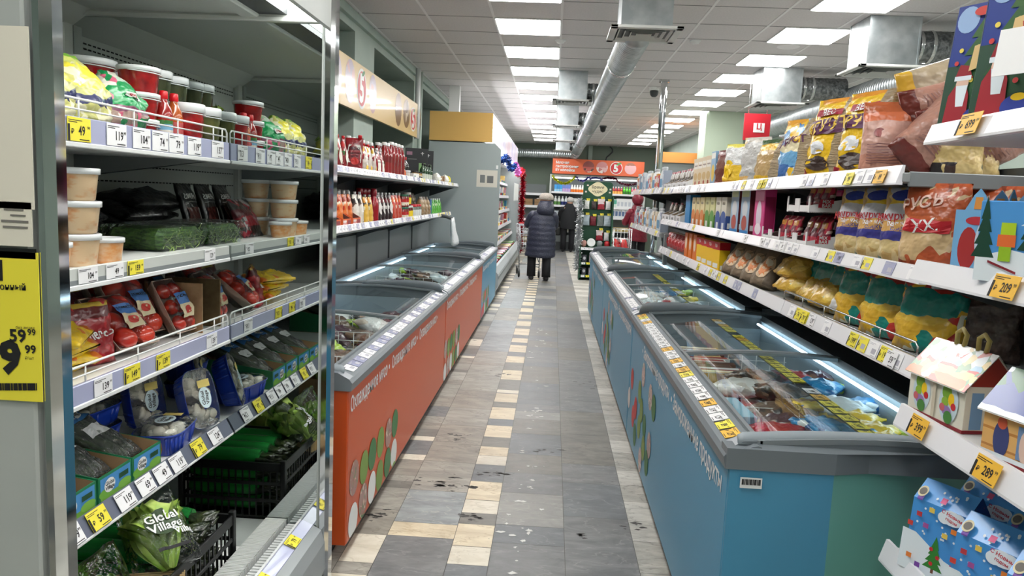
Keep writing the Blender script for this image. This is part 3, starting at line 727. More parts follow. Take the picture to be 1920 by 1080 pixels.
    g.box((-.9, CH_Y0, .28), (-.84, CH_Y1, .294), SHELFG); g.box((-.972, CH_Y0, .27), (-.898, CH_Y1, .29), DARKG); g.build('air_grille', dk2)
    r = MB(); r.prism([(-.846, .31), (-.84, .316), (-.802, .3), (-.8, .29), (-.846, .29)], CH_Y0, CH_Y1, RAILV, 'y'); r.box((-.852, CH_Y0, .29), (-.844, CH_Y1, .318), SHELFW); r.build('price_rail', dk2)
    for y in (2.1, 2.36): put_tag(t, (-.82, y, .3115), LEFT, '79', 'y', .07, .042, -1.17)
    MB().prism([(-.8, .1), (-.77, .1), (-.755, .14), (-.757, .24), (-.77, .285), (-.8, .3)], CH_Y0+.005, CH_Y1-.005, mat('bumper_grey', (150, 156, 158), .35), 'y').build('bumper', dk2)
    # notices on the outer face of the near end panel
    Y = CH_Y0-.0455
    def rect(m, u0, v0, u1, v1, mt, dy=0.0):
        a, b = at(u0, v1, Y=Y), at(u1, v0, Y=Y); m.box((a.x, Y-.002-dy, a.z), (b.x, Y-dy, b.z), mt)
    def tx(m, s, u, v, px, bold=.0):
        p = at(u, v, Y=Y); k = px/1400*Y*1.35; m.text(s, k, INK, Matrix.Translation((p.x, Y-.0035, p.z)) @ Matrix.Rotation(-.02, 4, 'Y') @ Matrix.Rotation(PI/2, 4, 'X'), bold)
    pp = mat('notice_paper', (226, 220, 204), .7); n_ = MB(); rect(n_, -260, 50, 54, 378, pp); rect(n_, -200, 380, 60, 450, pp)
    for i, (u0, u1) in enumerate(((10, 46), (22, 50), (5, 55), (8, 54))): rect(n_, u0, 392+11*i, u1, 394+11*i, mat('faded_ink', (120, 116, 110), .7), .0012)
    n_.build('notice', t)
    y_ = MB(); rect(y_, -180, 474, 72, 738, TAGY); rect(y_, -180, 467, 68, 474, BLACK); rect(y_, -14, 487, 6, 525, INK, .0012)
    tx(y_, 'онный', 27, 538, 13, .02); tx(y_, '59', 36, 630, 26, .03); tx(y_, '99', 62, 623, 13, .02); tx(y_, '9', 22, 672, 64, .05); tx(y_, '99', 60, 655, 17, .03); tx(y_, 'без акции', 50, 614, 6); tx(y_, '₽/шт', 58, 671, 6)
    q = random.Random(2)
    u = -60
    while u < 72: ww = q.choice((1, 1, 2, 3)); rect(y_, u, 718, u+ww, 731, INK, .0012); u += ww+q.choice((1, 1, 2))
    y_.build('price_card', t, 'large yellow price card')
chiller()

# ------------------------------------------------------------------ chest freezers with sliding glass lids
LINER = mat('freezer_liner', (150, 164, 172), .4); RIMG = mat('freezer_rim', (112, 120, 126), .4); FRAME = mat('lid_frame', (128, 136, 140), .35); WING = mat('handle_grey', (150, 160, 166), .4); LED = mat('led_strip', (214, 240, 255), .4, emit=5)
def freezer(label, side, X0, depth, Y0, Y1, zr, color, group, led_s, text, tcol=WHITE, dots=None, end_shape=None, tags=True, seed=1, tk='wwwwy', mid_tags=False, dark_back=False):
    q = random.Random(seed); X = lambda s: X0+side*s
    t = thing('chest_freezer', label, 'freezer', (X(depth/2), (Y0+Y1)/2, 0), group=group)
    bm = mat('freezer_%d_%d_%d' % color, color, .4, coat=.08); em = mat('freezer_end_%d' % color[0], tuple(int(c*1.0) for c in color), .35, coat=.2)
    b = MB()
    if end_shape:
        b.prism([(X0+.0015, Y0), (end_shape[0], Y0), (end_shape[0], Y0+.1), (X0+.0015, Y0+.1)], .07, zr, bm, 'z')
        tm = mat('teal_panel', (108, 172, 162), .4); yk = Y0+(X(depth)-end_shape[0])*end_shape[1]
        b.prism([(end_shape[0], Y0), (X(depth), yk), (X(depth), yk+.06), (end_shape[0], Y0+.06)], .07, zr, tm, 'z')
    else: b.box((X(.0015), Y0, .07), (X(depth), Y0+.05, zr), em, .003)
    b.box((X0, Y0+.01, .07), (X(.05), Y1, zr), bm, .003); b.box((X(.0015), Y1-.05, .07), (X(depth), Y1+.001, zr), bm, .003); b.box((X(depth-.04), Y0+(.35 if end_shape else .05), .07), (X(depth), Y1-.05, zr+.03), LINER)
    b.box((X(.05), Y0+(.3 if end_shape else .05), .07), (X(depth-.04), Y1-.05, .26), LINER)
    # lettering and printed discs on the front
    gfx = b; rz = LEFT if side < 0 else RIGHT
    BM = Matrix.Rotation(rz, 4, 'Z') @ Matrix.Rotation(PI/2, 4, 'X'); fx = X0-side*.0015
    v, _ = text_geo(text, .018); wd = max(p[0] for p in v)-min(p[0] for p in v); size = .088; L = wd*size*.8+.02
    y = (Y0+.03+L/2) if side < 0 else (Y0+.06+L/2)
    while y+L/2 < Y1-.02:
        gfx.text(text, size, WHITE, Matrix.Translation((fx, y, zr-.075)) @ BM, .018, .8)
        c = y+L/2+.035; gfx.add([(fx, c+.012*math.cos(a), zr-.075+.012*math.sin(a)) for a in [2*PI*i/10 for i in range(10)]], [tuple(range(10))], WHITE)
        y += L+.09
    for n_, (y, z, rr, col) in enumerate(dots or ()):
        m = col if not isinstance(col, tuple) else flat(col)
        zz = [max(.075, z+rr*math.sin(2*PI*i/24)) for i in range(24)]
        gfx.add([(fx-side*.0004*(n_ % 3), y+rr*math.cos(2*PI*i/24), zz[i]) for i in range(24)], [tuple(range(24))], m)
    bo = b.build('body', t)
    li = MB(); ys = Y0+(.1 if end_shape else .06); ye = Y1-.06
    li.box((X(.05), ys, .25), (X(.06), ye, zr+.03), LINER); li.box((X(led_s+.03), ys+(.15 if end_shape else 0), .25), (X(led_s+.05), ye, zr+.05), LINER)
    if end_shape: yq = Y0+.1+(X(led_s+.05)-end_shape[0])*end_shape[1]; li.prism([(X(.05), ys), (end_shape[0], ys), (X(led_s+.05), yq), (X(led_s+.05), yq+.01), (end_shape[0], ys+.01), (X(.05), ys+.01)], .25, zr, LINER, 'z')
    else: li.box((X(.05), ys, .25), (X(led_s+.05), ys+.01, zr), LINER)
    li.box((X(.05), ye-.01, .25), (X(led_s+.05), ye, zr), LINER); li.build('liner', bo)
    wf = MB(); zf = zr-.25; ys += (.1 if end_shape else 0); k = int((ye-ys)/.06)
    for i in range(k+1): yy = ys+.012+(ye-ys-.024)*i/k; wf.box((X(.062), yy-.002, zf-.004), (X(led_s+.028), yy+.002, zf), WIRE)
    for i in range(13): sx = .07+(led_s-.06)*i/12; wf.box((X(sx)-.002, ys+.012, zf-.006), (X(sx)+.002, ye-.012, zf-.003), WIRE)
    wf.build('wire_basket_floor', bo)
    for i in range(1, 4):
        dv = MB(); yy = ys+(ye-ys)*i/4
        for j in range(5): dv.tube([(X(.065), yy, zf+.05*j+.02), (X(led_s+.02), yy, zf+.05*j+.02)], .002, WIRE, 5)
        for j in range(10): sx = .07+(led_s-.06)*j/9; dv.tube([(X(sx), yy, zf), (X(sx), yy, zf+.22)], .002, WIRE, 5)
        dv.build('wire_divider', bo)
    MB().box((X(.08), Y0+.08, 0), (X(depth-.08), Y1-.05, .08), BLACK).build('plinth', t)
    top = zr+.064
    def arch(s): k = (s-.08)/(depth-.12); return top+.022*math.sin(PI*max(0, min(1, k)))
    r = MB(); r.prism([(X(-.012), zr-.004), (X(-.018), zr+.03), (X(-.008), zr+.044), (X(.075), zr+.066), (X(.085), zr+.062), (X(.085), zr+.04), (X(.06), zr-.004)], Y0, Y1, RIMG, 'y')
    r.prism([(X(depth-.06), zr+.02), (X(depth-.06), zr+.075), (X(depth), zr+.075), (X(depth), zr+.02)], Y0, Y1, RIMG, 'y')
    pts = [(-.012, zr-.002), (-.018, zr+.03), (-.006, zr+.046)]+[(.04+(depth-.04)*i/10, arch(.08+(depth-.12)*i/10)+.006) for i in range(11)]+[(depth, zr-.002)]
    for ya, yb in ((Y0-.008, Y0+.05), (Y1-.05, Y1+.002)):
        if ya < Y0 and end_shape:
            r.prism([(X(s), z) for s, z in pts], ya+.03, yb+.03, RIMG, 'y')
            yk = Y0-.01+(X(depth)-end_shape[0])*end_shape[1]; k = 14; ring = []
            for (dy, z) in ((0, zr-.002), (0, zr+.1), (.1, zr+.1), (.1, zr-.002)):
                pass
            prf = [(X0-side*.012, Y0-.008), (end_shape[0], Y0-.008), (X(depth), yk-.008), (X(depth), yk+.1), (end_shape[0], Y0+.06), (X0-side*.012, Y0+.06)]
            r.prism(prf, zr-.002, zr+.058, RIMG, 'z')
            r.add([(X(.03), Y0-.008, zr+.058), (end_shape[0], Y0-.008, zr+.058), (X(depth), yk-.008, zr+.058), (X(depth), Y0+.05, zr+.074), (X(.1), Y0+.05, zr+.074)], [(0, 1, 2, 3, 4)], RIMG)
        else: r.prism([(X(s), z) for s, z in pts], ya, yb, RIMG, 'y')
    ro = r.build('rim', t)
    if dark_back: MB().prism([(X(led_s+.03), zr+.05), (X(led_s+.03), zr+.085), (X(depth), zr+.08), (X(depth), zr+.05)], Y0+.3, Y1-.05, BLACK, 'y').build('rear_shade_sheet', t)  # black sheet added to stand in for the dark space under the shelf
    MB().box((X(led_s+.0), Y0+(.28 if end_shape else .09), zr+.03), (X(led_s+.014), Y1-.09, zr+.038), LED).build('light_strip', t, 'lit inner light strip')
    ym = (Y0+Y1)/2
    for k, (ya, yb) in enumerate(((Y0+.02, ym+.02), (ym-.02, Y1-.04))):
        dz = .004 if k == 0 else 0
        g = MB(); n = 12; ss = [.085+(depth-.15)*i/n for i in range(n+1)]
        g.add([(X(s), y, arch(s)+dz) for s in ss for y in (ya, yb)], [(2*i, 2*i+1, 2*i+3, 2*i+2) for i in range(n)], GLASS, True)
        lo = g.build('lid_glass', t)
        f = MB()
        for yy in (ya, yb-.034):
            f.loft([[(X(s), yy, arch(s)+dz-.008), (X(s), yy+.034, arch(s)+dz-.008), (X(s), yy+.034, arch(s)+dz+.007), (X(s), yy, arch(s)+dz+.007)] for s in ss], FRAME, False)
        f.box((X(.078), ya, arch(.08)+dz-.008), (X(.092), yb, arch(.08)+dz+.007), FRAME)
        f.build('lid_frame', lo)
        h = MB(); yy = ya+.017 if k == 0 else yb-.017; dr = 1 if k == 0 else -1
        vs = []; N = 18; ring = []
        for i in range(N+1):
            u = i/N; sx = .025+.6*u**1.25; hh = (.014 if k == 0 else .055)*(max(0, math.sin(PI*(.04+.93*u**.5))))**.8+.006
            z = max(arch(max(sx, .085)), top)+dz+.004; y0_, y1_ = yy-dr*.012, yy+dr*.03*hh/.06
            vs.append([(X(sx), y0_-.005, z-.01), (X(sx), y0_+.006, z-.01), (X(sx), (y0_+y1_)/2+.007, z+hh*.5), (X(sx), y1_+.005, z+hh), (X(sx), y1_-.004, z+hh+.003), (X(sx), (y0_+y1_)/2-.003, z+hh*.5)])
        h.loft(vs, WING, True); h.build('handle', lo, 'grey leaf-shaped handle')
    if tags:
        n = int((Y1-Y0-.15)/.083); ang = math.atan2(.022, .083)
        for i in range(n):
            y = Y0+.1+.083*(i+.5); kd = q.choice(tk)
            o = put_tag(t, (X(.032), y, zr+.0565), rz, q.choice(('129', '199', '89', '249', '159', '319')) if len(tk) > 4 else '', kd, .074, .05, -(PI/2-ang))
    if mid_tags:
        s = .46; a = MB(); a.box((X(s-.028), Y0+.1, arch(s)-.03), (X(s+.028), Y1-.1, arch(s)-.028), clear('clear_strip', bump=0)); mo = a.build('tag_strip', t)
        n = int((Y1-Y0-.3)/.085)
        for i in range(n):
            if q.random() < .12: continue
            put_tag(mo, (X(s), Y0+.2+.085*i, arch(s)-.026), rz, q.choice(('129', '199', '89', '249')), q.choice('yyyow'), .07, .05, -PI/2)
    return t
PH1 = bands('meat_photo', [(0, (150, 96, 84)), (.5, (176, 130, 112))], art=[(120, 60, 56), (206, 178, 160), (90, 110, 60), (160, 84, 70)], art_scale=60, bump=0)
GR1, GR2 = (116, 148, 62), (52, 118, 66)
LF, RF = -.767, .53
ldots = [(138, 845, 0, (226, 228, 226)), (143, 965, 0, GR2), (177, 890, 0, GR2), (213, 825, 0, GR1), (180, 760, 0, PH1), (217, 705, 0, (226, 228, 226)), (143, 665, 0, PH1), (185, 620, 0, GR1), (220, 565, 0, GR2), (255, 515, 0, GR1), (250, 655, 0, GR1), (283, 600, 0, GR2), (310, 560, 0, (226, 228, 226)), (315, 435, 0, GR2), (288, 475, 0, PH1), (247, 765, 0, PH1), (280, 710, 0, GR2), (308, 655, 0, GR1)]
d1 = []
for a, b_, _, c in ldots:
    p = at(600+a/2.25, 600+b_/2.25, X=LF); d1.append((p.y, p.z, .074, c))
d2 = [(y+2.66, z, r, c) for y, z, r, c in d1]
d3 = [(y+5.7, z, r, (226, 60, 60) if i % 4 == 0 else c) for i, (y, z, r, c) in enumerate(d1)]
freezer('orange chilled meat chest freezer nearest the chiller cabinet', -1, LF, .95, 2.83, 5.54, .715, (198, 78, 26), 'chest freezers along the left wall', .87, 'Охлажденное мясо', dots=d1, seed=3, tk='wwv')
freezer('orange chilled meat chest freezer between the near orange and blue ones', -1, LF, .95, 5.56, 8.5, .72, (198, 78, 26), 'chest freezers along the left wall', .87, 'Охлажденное мясо', dots=d2, seed=4, tk='wwv')
freezer('blue chest freezer at the far end of the left row', -1, LF, .95, 8.52, 10.62, .725, (70, 146, 182), 'chest freezers along the left wall', .87, 'Замороженные продукты', dots=d3, seed=5, tk='wwv')
rd = []
for u, v, c in ((1207, 703, PH1), (1180, 745, (214, 216, 214)), (1192, 765, (200, 60, 60)), (1187, 780, (206, 66, 66)), (1200, 735, GR1), (1203, 770, GR1), (1208, 800, GR2), (1220, 745, PH1), (1226, 765, GR2), (1198, 800, GR1), (1206, 840, GR1), (1217, 835, PH1), (1190, 815, GR2), (1200, 862, PH1), (1212, 868, GR2), (1186, 710, (190, 60, 60))):
    p = at(u, v, X=RF); rd.append((p.y, p.z, .065, c))
rd2 = [(y+2.5, z, r, c) for y, z, r, c in rd]
freezer('blue frozen food chest freezer with teal corner panel at the near right', 1, RF, .92, 2.045, 4.56, .775, (70, 146, 182), 'chest freezers along the right shelves', .72, 'Замороженные продукты', dots=rd, end_shape=(.818, .31), seed=6, tk='wwwyow', mid_tags=True, dark_back=True)
freezer('middle blue chest freezer of the right-hand row', 1, RF, .92, 4.58, 7.2, .775, (70, 146, 182), 'chest freezers along the right shelves', .72, 'Замороженные продукты', dots=rd2, seed=7, tk='wwvw', mid_tags=True, dark_back=True)
freezer('farthest blue chest freezer of the right-hand row, by the green stand', 1, RF, .92, 7.22, 9.85, .775, (70, 146, 182), 'chest freezers along the right shelves', .72, 'Замороженные продукты', dots=[(y+2.65, z, r, c) for y, z, r, c in rd2], seed=8, tk='wwvw', mid_tags=True, dark_back=True)
st = MB().box((RF+.03, 2.034, .722), (RF+.09, 2.037, .752), WHITE)
for i in range(14): st.box((RF+.034+.0038*i, 2.0325, .732), (RF+.034+.0038*i+(.002 if i % 3 else .003), 2.0345, .748), INK)
o = st.build('barcode_sticker', [x for x in COL.objects if x.name == 'chest_freezer.003'][0])

# ------------------------------------------------------------------ wall shelving above the left freezers
BACKP = mat('shelf_back_grey', (132, 138, 140), .4); BACKD = mat('shelf_back_dark', (74, 80, 82), .5)
def seg_rail(parent, so, x, y0, y1, z0, z1, rz, step, seed, dens=.6, mat_=None, kinds='wwwyw', tw=.062, bold=.3):
    """white price rail in lengths with small gaps between them, and its price cards"""
    q = random.Random(seed); y = y0; s = 1 if rz > 0 else -1
    while y < y1-.05:
        e = min(y+step, y1); r = MB(); r.prism([(x-s*.004, z1), (x+s*.012, z0+.006), (x+s*.012, z0), (x-s*.008, z0), (x-s*.012, z1)], y+.004, e-.004, mat_ or RAILW, 'y'); r.build('price_rail', so)
        yy = y+.05
        while yy < e-.05:
            if q.random() < dens: put_tag(so, (x+s*.0055, yy, (z0+z1)/2+.002), rz, q.choice(('59', '89', '129', '74', '104', '199')) if q.random() < bold else '', q.choice(kinds), tw, (z1-z0)*.82, -.3)
            yy += tw+.012
        y = e
def left_shelving():
    t = thing('wall_shelving', 'grey wall shelving with two sauce shelves above the left freezers', 'shelving', (-1.6, 6.7, 0))
    b = MB(); b.box((-1.80, 2.66, .76), (-1.76, 10.6, 1.66), BACKD)
    for i in range(6):
        y = 2.68+1.32*i; b.box((-1.76, y+.006, .76), (-1.745, y+1.31, 1.1), BACKP, .002); b.box((-1.765, y+.02, 1.11), (-1.735, y+1.3, 1.135), BLACK)
        b.box((-1.78, y-.02, .76), (-1.735, y+.02, 1.7), DARKG)
        b.box((-1.76, y+.006, 1.145), (-1.75, y+1.31, 1.2), BACKP)
    b.build('back_panel', t)
    for z, x1, y1, sd in ((1.615, -1.35, 10.58, 11), (1.235, -1.35, 9.88, 12)):
        s = MB(); s.box((-1.755, 2.68, z-.028), (x1, y1, z), SHELFG, .003)
        for i in range(7):
            y = 2.7+1.3*i
            if y < y1: s.prism([(-1.74, z-.03), (x1-.04, z-.03), (-1.74, z-.16)], y, y+.006, DARKG, 'y')
        so = s.build('shelf', t); seg_rail(t, so, x1+.004, 3.9, y1, z-.012, z+.034, LEFT, 1.32, sd, .85, kinds='wwvwvy', bold=.15)
left_shelving()
def banner():
    t = thing('wall_banner', 'long cream wall banner with round food photos above the sauce shelves', 'sign', (-1.82, 8, 2.4))
    bm = mat('banner_cream', (226, 196, 140), .35, coat=.3); MB().box((-1.85, 4.2, 2.21), (-1.82, 10.0, 2.64), bm, .002).build('board', t)
    def disc(u0, u1, v0, v1, m, k=0):
        a, b = at(u0, (v0+v1)/2, X=-1.819), at(u1, (v0+v1)/2, X=-1.819); c = at((u0+u1)/2, v0, X=-1.819), at((u0+u1)/2, v1, X=-1.819)
        yc, zc, ry, rz_ = (a.y+b.y)/2, (c[0].z+c[1].z)/2, abs(b.y-a.y)/2, abs(c[0].z-c[1].z)/2
        return MB().add([(-1.8185+.0006*k, yc+ry*math.cos(x), zc+rz_*math.sin(x)) for x in [2*PI*i/28 for i in range(28)]], [tuple(range(28))], m), yc, zc, ry, rz_
    pal = bands('pale_food_photo', [(0, (190, 150, 160)), (.5, (176, 158, 178))], art=[(206, 150, 150), (184, 170, 190), (170, 140, 150), (200, 180, 180)], art_scale=9, bump=0)
    br = bands('brown_food_photo', [(0, (110, 84, 74)), (.6, (150, 120, 104))], art=[(96, 70, 62), (170, 140, 124), (206, 196, 186), (128, 60, 54)], art_scale=12, bump=0)
    for u0, u1, v0, v1, m in ((617, 641, 92, 183, pal), (647, 666, 110, 194, pal), (692, 706, 140, 213, pal), (741, 753, 174, 237, br), (756, 768, 186, 240, br), (781, 789, 200, 252, br)):
        disc(u0, u1, v0, v1, m)[0].build('food_photo', t)
    for u0, u1, v0, v1 in ((669, 687, 128, 205), (769, 780, 201, 247)):
        m, yc, zc, ry, rz_ = disc(u0, u1, v0, v1, WHITE, 0); rr = flat((206, 60, 66)) if u0 > 700 else flat((222, 120, 126))
        m.add([(-1.8172, yc+ry*.86*math.cos(x), zc+rz_*.86*math.sin(x)) for x in [2*PI*i/28 for i in range(28)]], [tuple(range(28))], rr)
        m.text('5', rz_*1.9, WHITE, Matrix.Translation((-1.8165, yc, zc-.01)) @ Matrix.Rotation(PI/2, 4, 'Z') @ Matrix.Rotation(PI/2, 4, 'X'), .04, ry/rz_*1.0)
        m.add([(-1.816, yc+ry*(.25+.3*math.cos(x)), zc+rz_*(.78+.12*math.sin(x)+.1*math.cos(x))) for x in [2*PI*i/14 for i in range(14)]], [tuple(range(14))], flat((80, 140, 90)))
        m.build('emblem', t)
banner()

# ------------------------------------------------------------------ right gondola: three shelves over the freezers, a far stretch, and the near module
def gondola(label, y0, y1, xl, xb, shelves, seed, step, loc, back_z, dens=.4, back_0=.1, wire=None, tw=.07, lipm=None, floor_m=None, perf=False, kinds='wwvwy', ends=None):
    t = thing('shelf_unit', label, 'shelving', loc)
    b = MB(); b.box((xb, y0, back_0), (xb+.03, y1, back_z), BACKD)
    y = y0
    while y < y1+.01: b.box((xb-.012, min(y, y1-.03), max(0, back_0-.1)), (xb+.04, min(y, y1-.03)+.03, back_z+.03), SHELFG); y += 1.25
    b.build('back_panel', t)
    for k, (z, ya, h) in enumerate(shelves):
        xf = xl
        s = MB(); s.box((xf+.01, ya, z-.03), (xb, y1, z), floor_m or mat('shelf_board', (146, 150, 150), .45), .003)
        s.box((xf+.03, ya-.002, z-.042), (xb, ya+.012, z+.004), SHELFG, .003); s.box((xb+.045, ya, z-.03), (xb+.42, y1, z), SHELFG)
        if perf:
            for i in range(int((y1-ya)/.055)):
                for j in range(2): s.box((xf+.05+.24*j, ya+.03+.055*i, z-.001), (xf+.058+.24*j, ya+.055+.055*i, z+.0008), DARKG)
        yy = ya+.1
        while yy < y1: s.prism([(xb, z-.03), (xf+.05, z-.03), (xb, z-.14)], yy, yy+.005, DARKG, 'y'); yy += 1.2
        so = s.build('shelf', t)
        seg_rail(t, so, xf+.004, ya, y1, z-h*.62, z+h*.38, RIGHT, step, seed+k, dens, lipm, kinds, tw, .2)
    return t
def wire_guard(parent, x, y0, y1, z):
    g = MB(); h = .05; m = STEEL
    g.tube([(x, y0, z), (x, y0, z+h-.012), (x, y0+.012, z+h), (x, y1-.012, z+h), (x, y1, z+h-.012), (x, y1, z)], .0035, m, 6); g.tube([(x, y0, z+.012), (x, y1, z+.012)], .0025, m, 6)
    for i in range(1, 5): y = y0+(y1-y0)*i/5; g.tube([(x, y, z), (x, y, z+h)], .0025, m, 6)
    g.build('guard_rail', parent)
gn = gondola('long right-hand shelf unit with three shelves of snacks above the freezers', 2.13, 7.3, 1.05, 1.47, ((1.625, 2.36, .06), (1.335, 2.15, .05), (1.07, 2.12, .06)), 40, 1.25, (1.3, 4.7, 0), 1.66)
wire_guard(gn, 1.062, 2.16, 3.4, 1.085)
gondola('far stretch of right-hand shelving beyond the chrome pole', 7.42, 10.1, 1.05, 1.47, ((1.63, 7.42, .06), (1.205, 7.42, .06)), 50, 1.2, (1.3, 8.8, 0), 1.64, back_0=1.0)
pm = MB().box((1.1, 7.34, .9), (1.14, 7.4, 1.2), SHELFG, .004); tag(pm.build('shelf_upright'), 'grey steel upright between the near and far right-hand shelving', 'post')
gondola('near right shelf module with gift packs and orange price cards', .9, 1.965, .93, 1.5, ((1.705, .9, .05), (1.365, .9, .055), (.985, .9, .06), (.61, .9, .06)), 60, 1.3, (1.2, 1.5, 0), 1.8, dens=0, perf=True, floor_m=mat('near_shelf', (206, 208, 206), .4))
nm = [o for o in COL.objects if o.name.startswith('shelf_unit')][-1]
for u, v, z, p, w in ((1820, 232, 1.71, '699', .085), (1887, 538, 1.36, '209', .085), (1724, 800, .983, '399', .08), (1853, 882, .983, '289', .085)):
    a = at(u, v, X=.925); put_tag(nm, (.921, a.y, a.z), RIGHT, p, 'o', w, .05, -.3)
a = at(1668, 672, X=1.04); put_tag(gn, (1.043, a.y, 1.063), RIGHT, '59', 'w', .07, .05, -.3)
a = at(1505, 592, X=1.04); put_tag(gn, (1.043, a.y, 1.063), RIGHT, '79', 'y', .06, .05, -.3)
a = at(1649, 318, X=1.04); put_tag(gn, (1.042, a.y, 1.615), RIGHT, '89', 'o', .085, .045, -.3)
for u in (1425, 1590): a = at(u, 335, X=1.04); put_tag(gn, (1.042, a.y, 1.615), RIGHT, '99', 'y', .07, .045, -.3)
# ------------------------------------------------------------------ goods in the chiller
SEEN = set()
def uniq(l):
    if len(l.split()) > 16: print('LONG', len(l.split()), l)
    if l in SEEN: raise ValueError('label used twice: '+l)
    SEEN.add(l); return l
def put(spec, name, label, cat, x, y, z, rz=LEFT, group=None, rx=0, ry=0, sc=1): return place(spec, name, uniq(label), cat, (x, y, z), rz, group, rx, ry, sc)
REDT = mat('tomato_relish', (176, 22, 24), .22, c2=(120, 10, 14), scale=26, coat=.6); PICK = mat('pickle_brine', (66, 72, 34), .2, c2=(96, 98, 48), scale=22, coat=.6, stretch=(1, 1, .4))
DPICK = mat('dark_pickles', (40, 48, 30), .2, c2=(70, 76, 44), scale=24, coat=.6, stretch=(1, 1, .4)); KRAUT = mat('sauerkraut', (214, 186, 148), .3, c2=(206, 138, 84), scale=30, coat=.5, stretch=(1, 1, 2.2), lo=.5, hi=.75)
CARR = mat('carrot_salad', (220, 150, 84), .3, c2=(226, 190, 150), scale=40, coat=.5, stretch=(1, 1, 2)); RLIDW = LID
def chiller_goods():
    z = CHZ[0]
    T1, T2 = tub(.055, .073, REDT), tub(.052, .145, PICK); T3 = tub(.055, .145, REDT); T4 = tub(.05, .12, DPICK); T5 = tub(.07, .1, REDT)
    for i in range(3): put(T1, 'relish_tub', 'small red relish tub, %s of the stack behind the top chiller guard rail' % ('bottom', 'middle', 'top')[i], 'tub', -1.2, 2.12+.006*i, z+.0735*i, group='red relish tubs in a stack')
    put(T3, 'tomato_tub', 'tall white-lidded tub of red tomatoes, front of the top chiller shelf', 'tub', -1.17, 2.345, z)
    put(T2, 'pickle_tub', 'tall tub of green pickles against the mirror, top chiller shelf', 'tub', -1.165, 2.458, z)
    put(T4, 'pickle_tub', 'dark pickle tub on top of another behind the red-capped bottles', 'tub', -1.285, 2.37, z+.1205, sc=1.05); put(T4, 'pickle_tub', 'dark pickle tub under another behind the red-capped bottles', 'tub', -1.285, 2.37, z)
    put(T4, 'pickle_tub', 'dark pickle tub stacked high nearest the mirror on the top chiller shelf', 'tub', -1.275, 2.462, z+.1205); put(T4, 'pickle_tub', 'lower dark pickle tub in the corner by the mirror, top chiller shelf', 'tub', -1.275, 2.462, z)
    put(T5, 'tomato_tub', 'wide tub of whole tomatoes high at the back of the top chiller shelf', 'tub', -1.42, 2.24, z+.145, sc=1.1); put(T5, 'tomato_tub', 'wide tomato tub at the back beneath another, top chiller shelf', 'tub', -1.42, 2.24, z, sc=1.3)
    put(T4, 'pickle_tub', 'dark pickle tub peeping out behind the green radish bag', 'tub', -1.4, 2.38, z+.1205); put(T4, 'pickle_tub', 'dark pickle tub at the shelf back, under another', 'tub', -1.4, 2.38, z)
    sauce = bottle(.026, .165, mat('chilli_sauce', (150, 26, 22), .15, coat=.8), flat((206, 18, 30), .3), bands('berry_label', [(0, (230, 226, 214)), (.5, (120, 170, 200)), (.8, (60, 120, 60))], art=[(200, 40, 40), (60, 120, 60), (240, 240, 230)], art_scale=60, bump=0), cap_h=.13)
    sauce2 = bottle(.026, .165, mat('adjika_sauce', (176, 84, 30), .15, coat=.8), flat((206, 18, 30), .3), bands('jam_label', [(0, (236, 230, 226)), (.4, (190, 90, 90))], art=[(230, 225, 220), (150, 40, 40)], art_scale=50, bump=0), cap_h=.13)
    put(sauce, 'sauce_bottle', 'dark red sauce bottle with red cap beside the relish stack', 'bottle', -1.165, 2.2, z); put(sauce2, 'sauce_bottle', 'orange sauce bottle with red cap left of the tall tomato tub', 'bottle', -1.165, 2.262, z)
    yb = bag(.19, .2, .12, bands('salad_bag_yellow', [(0, (186, 186, 112)), (.22, (206, 204, 130)), (.36, (40, 46, 96)), (.46, (200, 200, 130)), (.56, (236, 222, 70)), (.86, (210, 216, 120)), (.93, (120, 176, 60))], art=[(226, 222, 190), (200, 196, 120), (240, 236, 200)], art_scale=40, warp=.16, bump=.8), 3, 'tied', .009)
    put(yb, 'salad_bag', 'yellow and clear cabbage salad bag at the left of the top chiller shelf', 'bag', -1.19, 1.83, z, rx=-.12); put(yb, 'salad_bag', 'yellow salad bag behind the near chrome post, seen in the mirror', 'bag', -1.19, 1.68, z, rx=-.1); put(yb, 'salad_bag', 'third yellow salad bag at the near end of the top chiller shelf', 'bag', -1.3, 1.55, z, rx=-.2)
    gb = bag(.2, .185, .13, bands('radish_bag', [(0, (196, 90, 116)), (.2, (176, 150, 140)), (.38, (120, 60, 90)), (.45, (24, 150, 84)), (.84, (190, 214, 196)), (.93, (150, 190, 160))], warp=.1, art=[(206, 96, 126), (226, 220, 210), (24, 140, 80)], art_scale=34, bump=.8), 5, 'tied', .008, [('r', -.03, .105, .03, .128, flat((210, 216, 210))), ('t', 'LETO', 0, .116, .018, flat((190, 40, 60)))])
    put(gb, 'radish_bag', 'green-topped radish bag between the yellow bag and the relish tubs', 'bag', -1.185, 1.985, z, rx=-.12); put(gb, 'radish_bag', 'green-topped radish bag at the back behind the yellow bags', 'bag', -1.4, 1.9, z, rx=-.1)
    tied = MB(); 
    for i in range(7): leaf_mesh(tied, .12, .08, i+3, LEAF, Matrix.Rotation(i*.9, 4, 'Z') @ Matrix.Rotation(-.6, 4, 'X'), .5, .015)
    put([part(None, tied)], 'celery_bunch', 'pale leafy bunch lying at the back of the top chiller shelf', 'greens', -1.45, 2.0, z+.13); put(T5, 'tomato_tub', 'wide tomato tub under the pale leafy bunch', 'tub', -1.45, 2.0, z, sc=1.25)
    # second shelf
    z = CHZ[1]; K = tub(.058, .08, KRAUT, handle=False); K2 = tub(.045, .066, CARR, handle=False)
